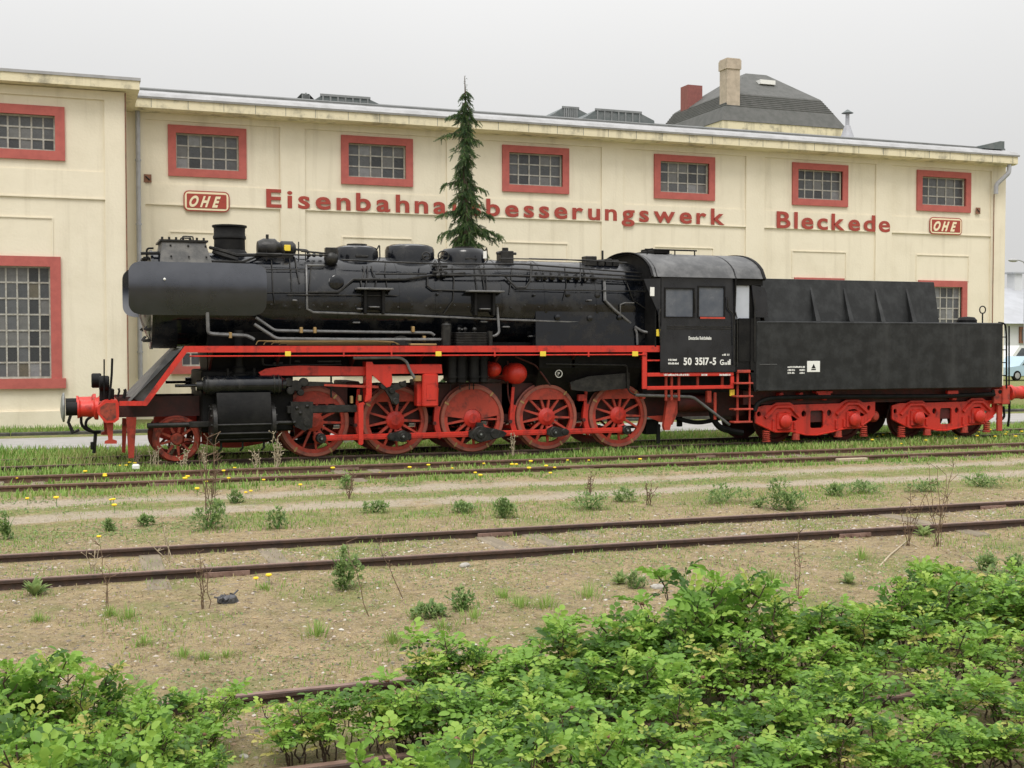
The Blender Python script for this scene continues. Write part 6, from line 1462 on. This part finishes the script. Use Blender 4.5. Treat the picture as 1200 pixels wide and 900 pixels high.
# ---- weeds that can be told apart
WL = np.array([(0, 0, 0), (-.16, .3, .05), (.16, .3, .05), (-.15, .65, .10), (.15, .65, .10), (0, 1, -.02), (0, .35, 0), (0, .68, .04)]); WF = np.array([(0, 6, 1), (0, 2, 6), (1, 6, 7), (1, 7, 3), (6, 2, 4), (6, 4, 7), (3, 7, 5), (7, 4, 5)])
def weed(u, v, wpx, hpx, label, style='leafy', n=None, group=None, name='weed', seed=None):
    """v = foot of the plant"""
    g = PZ(u, v, -.14)
    for _ in range(4): g = PZ(u, v, float(gz(g.x, g.y)))
    dep = (g-CAM).dot(_fw); W_ = wpx*dep/F; H = hpx*dep/F; rs = np.random.default_rng(seed or int(u*7+v)); g0 = float(gz(g.x, g.y))
    if style == 'grass':
        n = int((n or 60)*1.7); a = rs.uniform(0, 6.28, n); rad = np.abs(rs.normal(0, .42, n))*W_
        Mx = rotz(a)*np.stack([rs.uniform(.005, .01, n), H*rs.uniform(.3, 1.1, n), H*rs.uniform(.3, 1.05, n)*np.clip(1.1-rad/(W_*1.1), .25, 1)], -1)[:, None, :]
        P = np.stack([np.cos(a-1.57)*-rad, np.sin(a-1.57)*-rad, np.zeros(n)-.005], -1); V, T, t_ = scatter(BV, BF, P, Mx, np.clip(rs.normal(.4, .15, n), 0, 1)); mat = M['grass']
    elif style == 'rosette':
        n = n or 40; a = rs.uniform(0, 6.28, n); el = rs.uniform(.15, 1.2, n); L = W_*.5*rs.uniform(.6, 1.1, n)
        Mx = (rotz(a) @ rotx(el))*L[:, None, None]; V, T, t_ = scatter(WL, WF, np.zeros((n, 3)), Mx, rs.uniform(.4, 1, n)); V[:, 2] *= H/max(V[:, 2].max(), .01); mat = M['weed']
    else:
        n = int((n or 260)*1.4); k = max(3, int(W_/.11)); cx = rs.uniform(-.36, .36, k)*W_; cy = rs.uniform(-.2, .2, k)*W_; ch = rs.uniform(.5, 1., k)*H; cr = rs.uniform(.22, .38, k)*W_
        ch[0] = H; cx[0] *= .3; i = rs.integers(0, k, n); th = rs.uniform(0, 6.28, n); rr = rs.uniform(0, 1, n)**.6; zz = rs.uniform(0, 1, n)**.75; sh = np.sqrt(np.clip(1-zz*zz*.9, 0, 1))
        P = np.stack([cx[i]+rr*np.cos(th)*cr[i]*sh, cy[i]+rr*np.sin(th)*cr[i]*sh, zz*ch[i]*.95], -1); L = rs.uniform(.03, .07, n)*(1 if W_ > .25 else .8)
        Mx = (rotz(rs.uniform(0, 6.28, n)) @ rotx(rs.uniform(-.3, 1.3, n)))*L[:, None, None]*np.array([1.5, 1, 1])[None, None, :]
        V, T, t_ = scatter(WL, WF, P, Mx, np.clip(rs.normal(.45, .25, n), 0, 1)); mat = M['weed']
    if group: label = label + ', level with ' + anchor(g.x)
    t = thing(name, label, 'plant', (g.x, g.y, g0), group)
    o = tri_mesh('foliage', V, T, mat, t_, t, True); struct(o, 'stuff')
    if style == 'leafy':
        m_ = MB()
        for i in range(9): a = rs.uniform(0, 6.28); m_.tube([(0, 0, -.02), (.3*W_*math.cos(a)*.6, .3*W_*math.sin(a)*.6, H*.45), (.45*W_*math.cos(a), .45*W_*math.sin(a), H*rs.uniform(.6, .9))], [.006, .004, .002], 4); 
        s_ = m_.build('stems', M['stem'], t, org=(0, 0, 0)); s_.location = (0, 0, 0)
    return t
ANCH = [(XD[0]-4.0, 'the front buffers'), (XD[0]-1.9, 'the leading wheel'), (XD[0]-.8, 'the cylinder'), (XD[0]+.8, 'the first driving wheel'), (XD[1]+.8, 'the second driving wheel'), (XD[2]+.8, 'the middle driving wheel'), (XD[3]+.8, 'the fourth driving wheel'), (XD[4]+.9, 'the last driving wheel'), (XD[4]+3.2, 'the cab'), (XD[4]+6.5, 'the front tender bogie'), (1e9, 'the rear tender bogie')]
def anchor(x): return next(n for a, n in ANCH if x < a)
G1 = 'leafy weeds along the cart ruts'
weed(925, 598, 50, 38, 'rounded leafy weed bush, the largest on the sandy strip, standing alone', n=620, name='weed_bush')
weed(244, 620, 46, 36, 'bluish leafy weed clump with old dead stalks rising through it', n=380, name='weed_clump')
weed(590, 607, 36, 24, 'pale feathery weed clump beside the cart rut below the middle driving wheels', n=360, name='weed_clump')
for u, v, w_, h in ((690, 597, 52, 22), (728, 588, 30, 16), (325, 620, 30, 26), (440, 600, 38, 12), (545, 600, 40, 12), (848, 589, 60, 22), (975, 581, 40, 16), (1015, 577, 50, 14), (1080, 576, 45, 14), (1150, 570, 60, 16), (405, 573, 22, 16), (128, 622, 22, 14), (170, 616, 26, 12), (8, 632, 30, 34), (275, 590, 22, 14), (890, 594, 20, 12)):
    weed(u, v, w_, h, 'low leafy weed along the cart ruts', n=int(60+w_*4), group=G1)
weed(40, 698, 42, 24, 'dark broad-leaved dock rosette just below the rails of the sandy-ground track', 'rosette', 46, name='dock_plant')
weed(405, 690, 36, 52, 'tall upright bright green weed growing against the rail', n=330, name='weed_clump')
weed(995, 684, 32, 16, 'pale rosette weed lying flat on bare sand by the rose thicket', 'rosette', 34, name='rosette_weed')
weed(1082, 628, 30, 16, 'small broad-leaved rosette growing right at the rail', 'rosette', 34, name='rosette_weed')
weed(727, 684, 30, 18, 'spiky green tuft on the bare ground near a pale stone', 'rosette', 40, name='rosette_weed')
G2 = 'grass tufts on the sandy ground'
for u, v, w_, h in ((370, 745, 34, 28), (150, 725, 34, 22), (460, 752, 24, 22), (128, 722, 20, 18), (45, 728, 20, 14), (168, 755, 24, 16), (215, 770, 30, 16), (240, 772, 26, 14), (610, 710, 34, 20), (640, 712, 40, 24), (690, 700, 40, 22), (650, 735, 36, 20), (590, 700, 30, 16), (780, 680, 40, 22), (812, 720, 36, 40), (870, 700, 40, 22), (905, 680, 30, 18), (1010, 655, 40, 20), (555, 725, 50, 18), (520, 735, 46, 16), (265, 770, 26, 14), (310, 690, 28, 10), (490, 720, 40, 14)):
    weed(u, v, w_, h, 'small tuft of fresh grass on the bare sand', 'grass', 60, G2, 'grass_tuft')
for u, v, w_, h in ((540, 716, 46, 26), (505, 724, 40, 18), (1165, 690, 50, 26), (1120, 700, 60, 30), (1190, 672, 40, 20), (745, 690, 26, 20), (1150, 668, 40, 22)):
    weed(u, v, w_, h, 'low leafy weed on sand behind the rose thicket', n=170, group='leafy weeds by the rose thicket')
# ---- dead stalks
def stalk(u, v, hpx, label, n=3, mat='deadstalk', spread=.5, group=None, lean=0.):
    g = PZ(u, v, -.14)
    for _ in range(4): g = PZ(u, v, float(gz(g.x, g.y)))
    dep = (g-CAM).dot(_fw); H = hpx*dep/F; rs = random.Random(int(u*3+v)); m_ = MB(); t = Vector((g.x, g.y, float(gz(g.x, g.y))))
    for i in range(n):
        h = H*rs.uniform(.6, 1.0) if i else H; dx, dy = (rs.gauss(0, spread)*H*.25+lean*H, rs.gauss(0, spread)*H*.2); P = [t+Vector((rs.gauss(0, .02), rs.gauss(0, .02), -.02))]
        for j in range(1, 6): s = j/5; P.append(P[0]+Vector((dx*s+rs.gauss(0, .012), dy*s, h*s)))
        r_ = max(.003, .00044*dep); m_.tube(P, [r_*(1-.5*j/5) for j in range(6)], 4)
        for j in range(2, 6):
            for q in range(rs.choice((1, 2, 3))):
                d = Vector((rs.gauss(0, 1), rs.gauss(0, .6), rs.uniform(.4, 1.2))).normalized()*rs.uniform(.05, .16)*H; m_.tube([P[j], P[j]+d], [r_*.6, r_*.4], 3, False)
                if rs.random() < .5: m_.ball(r_*1.5, P[j]+d, 5)
    o = m_.build('dead_stalk', M[mat], None, org=t); return tag(o, label, 'plant', group)
stalk(245, 616, 105, 'tall brown dead weed stalks rising out of the bluish weed clump', 7, spread=.45)
stalk(237, 714, 70, 'thin brown dead stems standing on sand beside the grey litter lump', 5, spread=.3)
stalk(127, 712, 75, 'single dark dead stem above the left grass tufts, crossing a rail', 2, lean=.0)
stalk(436, 722, 90, 'leaning dark dead stem behind the tall green weed at the rail', 1, lean=-.25)
stalk(478, 703, 70, 'lone dead stem on open sand leaning against the tall grass', 1, lean=-.2)
stalk(936, 702, 100, 'tall straight dead stem with short side twigs at the edge of the thicket', 2, spread=.15)
stalk(1100, 640, 95, 'wiry brown dead weed standing over the track behind the thicket', 6, spread=.7)
stalk(1065, 640, 70, 'short wiry dead weed beside the taller one over the track', 5, spread=.6)
stalk(110, 680, 55, 'pale bleached stems leaning on the rail near the dock plant', 4, 'palestalk', .8)
stalk(197, 660, 60, 'pale dead stems leaning across both rails of the sandy-ground track', 3, 'palestalk', .7)
stalk(325, 552, 45, 'pale dry mullein-like spike standing in grass beside the cylinder', 6, 'palestalk', .35)
stalk(603, 535, 30, 'pale dry grass spike standing in front of the driving wheels', 3, 'palestalk', .4)
stalk(690, 582, 30, 'brown dead twigs above the wide low weed patch', 5, spread=.7); stalk(760, 592, 30, 'thin grey twigs on the cart ruts beside the low weeds', 5, spread=.7); stalk(410, 585, 30, 'brown dead twigs at the edge of the near cart rut', 4, spread=.6)
for u, v in ((198, 545), (215, 552), (240, 552), (180, 549), (300, 553), (160, 548)): stalk(u, v, 26, 'pale dry grass stems standing in the grass near the leading wheel', 5, 'palestalk', .5, 'dry stems near the leading wheel')
# ---- dandelions
DAND = [(123, 560), (123, 562), (140, 548), (148, 548), (152, 545), (158, 546), (32, 587), (66, 589), (133, 590), (134, 597), (130, 590), (116, 633), (217, 566), (220, 563), (231, 576), (242, 566), (288, 579), (294, 578), (309, 565), (268, 563), (352, 572), (300, 683), (315, 681), (502, 548), (567, 545), (600, 548), (605, 547), (640, 549), (650, 549), (645, 557), (563, 560), (557, 556), (530, 551), (622, 544), (720, 524), (725, 521), (665, 541), (620, 553), (918, 518), (922, 517), (1010, 510), (1026, 515), (1022, 518), (1028, 512), (1035, 512), (1040, 509), (1056, 520), (1100, 511), (1107, 510), (1120, 511), (1145, 513), (1147, 507), (1155, 508), (1160, 505), (1180, 507), (1190, 513), (1166, 513), (1178, 510), (1197, 508), (1120, 515), (1085, 517), (20, 562), (100, 556), (275, 551), (262, 555), (390, 553), (445, 556), (480, 551), (690, 541), (750, 541)]
dm = None
for i, (u, v) in enumerate(DAND):
    g = PZ(u, v+4, -.12); g = PZ(u, v+4, float(gz(g.x, g.y))); g0 = float(gz(g.x, g.y))
    t = thing('dandelion', 'yellow dandelion in flower in the grass around the tracks', 'flower', (g.x, g.y, g0), 'dandelions in the grass'); s = random.uniform(.8, 1.35); t.scale = (s, s, s)
    if dm is None:
        m_ = MB(); m_.lathe([(.001, .085), (.022, .09), (.034, .103), (.026, .115), (.001, .118)], seg=10); a = m_.build('flower_head', M['dandelion'], t, org=(0, 0, 0)); a.location = (0, 0, 0)
        m_ = MB(); m_.tube([(0, 0, -.02), (.004, 0, .05), (0, 0, .092)], .004, 4); b = m_.build('flower_stem', M['stem'], t, org=(0, 0, 0)); b.location = (0, 0, 0); dm = (a, b)
    else:
        for o in dm: c = o.copy(); link(c); c.parent = t
# ---- stones and oddments
def stone(u, v, wpx, label, mat='stone', flat=.5, name='stone'):
    g = PZ(u, v, -.14)
    for _ in range(4): g = PZ(u, v, float(gz(g.x, g.y)))
    dep = (g-CAM).dot(_fw); W_ = wpx*dep/F; rs = random.Random(int(u+v)); m_ = MB(); m_.ball(W_/2, (0, 0, 0), 10)
    m_.v = [(x*rs.uniform(.85, 1.1), y*rs.uniform(.6, .8), z*flat*rs.uniform(.8, 1.1)) for x, y, z in m_.v]
    g0 = float(gz(g.x, g.y)); o = m_.build(name, M[mat], None, smooth=False, org=(0, 0, 0)); o.location = (g.x, g.y, g0+W_*flat*.18); o.rotation_euler.z = rs.uniform(0, 6); return tag(o, label, 'stone')
stone(545, 664, 15, 'smooth pale stone on sand below the rails'); stone(771, 689, 20, 'flat grey stone beside spiky green tuft near the thicket', flat=.35); stone(871, 627, 9, 'small white stone lying between the two rails')
stone(286, 888, 14, 'white chip of stone under the sparse rose bush'); stone(1133, 732, 26, 'bluish pale rock behind the thicket', flat=.4); stone(1000, 757, 12, 'rounded pinkish grey stone between rose stems'); stone(700, 793, 18, 'grey stone half hidden among rose stems in the thicket', flat=.4)
g = PZ(264, 712, -.14); m_ = MB(); rs = random.Random(2)
for i in range(5): m_.ball(.05*rs.uniform(.6, 1.1), (rs.uniform(-.07, .07), rs.uniform(-.03, .03), .03), 7)
m_.v = [(x+rs.gauss(0, .012), y+rs.gauss(0, .012), z+rs.gauss(0, .008)) for x, y, z in m_.v]; m_.tube([(.05, 0, .05), (.12, .02, .11)], .008, 5); m_.tube([(-.05, 0, .05), (-.10, .01, .06)], .008, 5)
o = m_.build('litter_lump', M['blackmatt'], None, smooth=False, org=(0, 0, 0)); o.location = (g.x, g.y, float(gz(g.x, g.y))); o.data.materials[0] = paint('grey_rag', (.11, .11, .12), (.05, .05, .05), .9, 20); tag(o, 'crumpled dark grey lump of litter lying on the sand', 'litter')
g = PZ(159, 556, -.13); m_ = MB(); m_.bbox(-.045, .045, -.045, .045, -.2, .06, .01); o = m_.build('marker_stub', M['blackmatt'], None, org=(0, 0, 0)); o.location = (g.x, g.y, float(gz(g.x, g.y))); tag(o, 'short dark marker post with white cap in grass beside the track', 'post')
c_ = MB(); c_.bbox(-.06, .07, -.06, .06, .06, .16, .02); q = c_.build('white_cap', M['white'], o, org=(0, 0, 0)); q.location = (0, 0, 0)
g = PZ(1030, 668, -.25); m_ = MB(); a = PZ(1028, 668, -.13); b = PZ(1062, 640, -.13); m_.tube([a+Vector((0, 0, .01)), a.lerp(b, .4)+Vector((0, 0, .05)), b+Vector((0, 0, .06))], [.012, .01, .007], 6); m_.tube([a.lerp(b, .5)+Vector((0, 0, .05)), a.lerp(b, .4)+Vector((-.1, .3, .12))], [.007, .003], 5); b2 = PZ(1092, 652, -.13); m_.tube([b+Vector((0, 0, .06)), b2+Vector((0, 0, .03))], [.007, .004], 5)
tag(m_.build('fallen_branch', M['palestalk'], None, org=a), 'pale forked branch lying on the ground behind the thicket', 'branch')
g = PZ(770, 548, -.13); m_ = MB(); a = PZ(798, 544, -.1); m_.bbox(-.35, .35, -.06, .06, 0, .07, .01)
o = m_.build('timber_offcut', M['palestalk'], None, org=(0, 0, 0)); q = PZ(998, 541, -.1); o.location = (q.x, q.y, float(gz(q.x, q.y))); tag(o, 'pale timber offcut lying beside the front rail below the tender', 'timber')
# ================================================================== far right: what shows past the tender
m_w = paint('far_white_wall', (.62, .63, .65), (.54, .55, .57), .8, .3); m_r = paint('far_grey_roof', (.40, .41, .44), (.33, .34, .36), .7, .5)
fx = PY(1182, 400, 60).x
fb = thing('far_warehouse', 'pale grey-white warehouse far off past the end of the workshop', 'building', (fx+12, 70, 0))
z1 = PY(1190, 378, 60).z; z2 = PY(1190, 337, 66).z
m_ = MB(); m_.box(fx-6, fx+40, 60, 80, -.3, z1); m_.build('wall', m_w, fb, smooth=False)
m_ = MB(); m_.prismX([(59.4, z1-.1), (67, z2), (80.6, z1-.1)], fx-6.4, fx+40.4); m_.build('roof', m_r, fb, smooth=False)
a = PY(1195, 383, 59.9); b = PY(1212, 402, 59.9)
for i in range(4):
    m_ = MB(); m_.box(a.x+i*4, a.x+2.4+i*4, 59.85, 60, b.z, a.z); w_ = m_.build('window', M['rust'], fb, smooth=False); m_ = MB(); m_.box(a.x+.2+i*4, a.x+2.2+i*4, 59.8, 59.849, b.z+.2, a.z-.2); m_.build('pane', M['pane1'], w_, smooth=False)
c_ = PY(1189, 325, 67); m_ = MB(); m_.box(c_.x-.45, c_.x+.45, 66.5, 67.5, z2-.6, PY(1189, 321, 67).z); ch = m_.build('chimney', m_w, fb, smooth=False); m_ = MB(); zc = PY(1189, 321, 67).z; m_.box(c_.x-.8, c_.x+.8, 66.3, 67.7, zc, zc+.15); m_.build('chimney_cap', m_r, ch, smooth=False)
q = PY(1186, 305, 45); lp = thing('street_lamp', 'tall grey street lamp past the end of the workshop', 'lamp', (q.x+1.2, 45, 0))
m_ = MB(); m_.tube(rounded([(q.x+1.2, 45, -.2), (q.x+1.2, 45, q.z-.1), (q.x+.5, 45, q.z+.05)], .3), [.07]*7 if False else .05, 8); m_.build('pole', M['pipe'], lp)
m_ = MB(); m_.ball(.3, (q.x+.1, 45, q.z), 12, 1.5, .6, .45); m_.build('lamp_head', M['zinc'], lp)
def car(x, y, L, H, col, label, van=False):
    t = thing('parked_car', label, 'car', (x, y, 0), None); mt = paint(label[:12].replace(' ', '_'), col, tuple(c*.9 for c in col), .3, 1, coat=.5)
    if van: P = [(0, .3), (L, .3), (L, H*.5), (L-.15, H), (.9, H), (.15, H*.62), (0, H*.5)]; g = [(.45, H*.60), (1.05, H*.92), (L-.4, H*.92), (L-.3, H*.60)]
    else: P = [(0, .3), (L, .3), (L, H*.6), (L-.5, H*.65), (L-1.1, H), (1.5, H), (.95, H*.62), (.1, H*.55)]; g = [(1.15, H*.64), (1.6, H*.94), (L-1.2, H*.94), (L-.75, H*.66)]
    m_ = MB(); m_.prism([(x+a, b) for a, b in P], y, y+1.7); m_.build('body', mt, t, smooth=False)
    m_ = MB(); m_.prism([(x+a, b) for a, b in g], y-.01, y+1.71); m_.build('side_windows', M['glasscab'], t, smooth=False)
    for wx in (x+.8, x+L-.8):
        m_ = MB(); m_.cyl(.32, y-.02, y+.2, 'y', (wx, 0, .32), 20, .03); w_ = m_.build('wheel', M['blackmatt'], t); m_ = MB(); m_.cyl(.19, y-.03, y, 'y', (wx, 0, .32), 14, .01); m_.build('hubcap', M['zinc'], w_)
q = PY(1183, 415, 42); car(q.x, 42, 5.2, PY(1190, 405, 42).z, (.72, .73, .74), 'white delivery van parked beyond the tender', True)
q = PY(1180, 435, 34); car(q.x, 34, 4.2, 1.5, (.40, .55, .66), 'pale blue car parked in front of the white van')
# ------------------------------------------------------------------ pieces of one name that stand apart become parts of their own
def split_far(o, gap=.012):
    me = o.data; nv = len(me.vertices); par = list(range(nv))
    def find(i):
        while par[i] != i: par[i] = par[par[i]]; i = par[i]
        return i
    for e in me.edges:
        a, b = find(e.vertices[0]), find(e.vertices[1])
        if a != b: par[a] = b
    rootv = [find(i) for i in range(nv)]; ids = sorted(set(rootv))
    if len(ids) < 2 or len(ids) > 400: return
    co = np.zeros(nv*3, np.float32); me.vertices.foreach_get('co', co); co = co.reshape(-1, 3); rv = np.array(rootv)
    bb = {i: (co[rv == i].min(0)-gap, co[rv == i].max(0)+gap) for i in ids}; cp = {i: i for i in ids}
    def f2(i):
        while cp[i] != i: i = cp[i]
        return i
    for k, i in enumerate(ids):
        for j in ids[k+1:]:
            if (bb[i][0] <= bb[j][1]).all() and (bb[j][0] <= bb[i][1]).all():
                a, b = f2(i), f2(j)
                if a != b: cp[a] = b
    cl = {}
    for i in range(nv): cl.setdefault(f2(rootv[i]), []).append(i)
    if len(cl) < 2: return
    polys = [(tuple(p.vertices), p.use_smooth) for p in me.polygons]; first = True
    for vs_ in cl.values():
        mp = {v: k for k, v in enumerate(vs_)}; fs = [(tuple(mp[v] for v in p), sm) for p, sm in polys if p[0] in mp]
        m2 = bpy.data.meshes.new(me.name); m2.from_pydata([tuple(co[v]) for v in vs_], [], [f for f, _ in fs]); m2.polygons.foreach_set('use_smooth', [sm for _, sm in fs])
        try: m2.set_sharp_from_angle(angle=R(34))
        except Exception: pass
        m2.materials.append(me.materials[0]); m2.update()
        if first: o.data = m2; first = False
        else:
            c = bpy.data.objects.new(o.name.split('.')[0], m2); link(c); c.parent = o.parent; c.location = o.location; c.rotation_euler = o.rotation_euler; c.scale = o.scale
SKIP = {'small_print', 'data_lettering', 'number_lettering', 'rivets', 'slate_courses', 'glazing_bars', 'pane', 'coal_heap', 'stems', 'boughs', 'rose_hip', 'tyre', 'hub', 'driving_wheel', 'flower_head', 'letter', 'window', 'sleeper', 'rail', 'kerb_stone', 'cornice_joints'}
for o in list(COL.objects):
    if o.type == 'MESH' and o.parent and o.name.split('.')[0] not in SKIP and not o.get('kind') and o.data.users == 1 and len(o.data.vertices) < 6000: split_far(o)
bpy.context.view_layer.update()
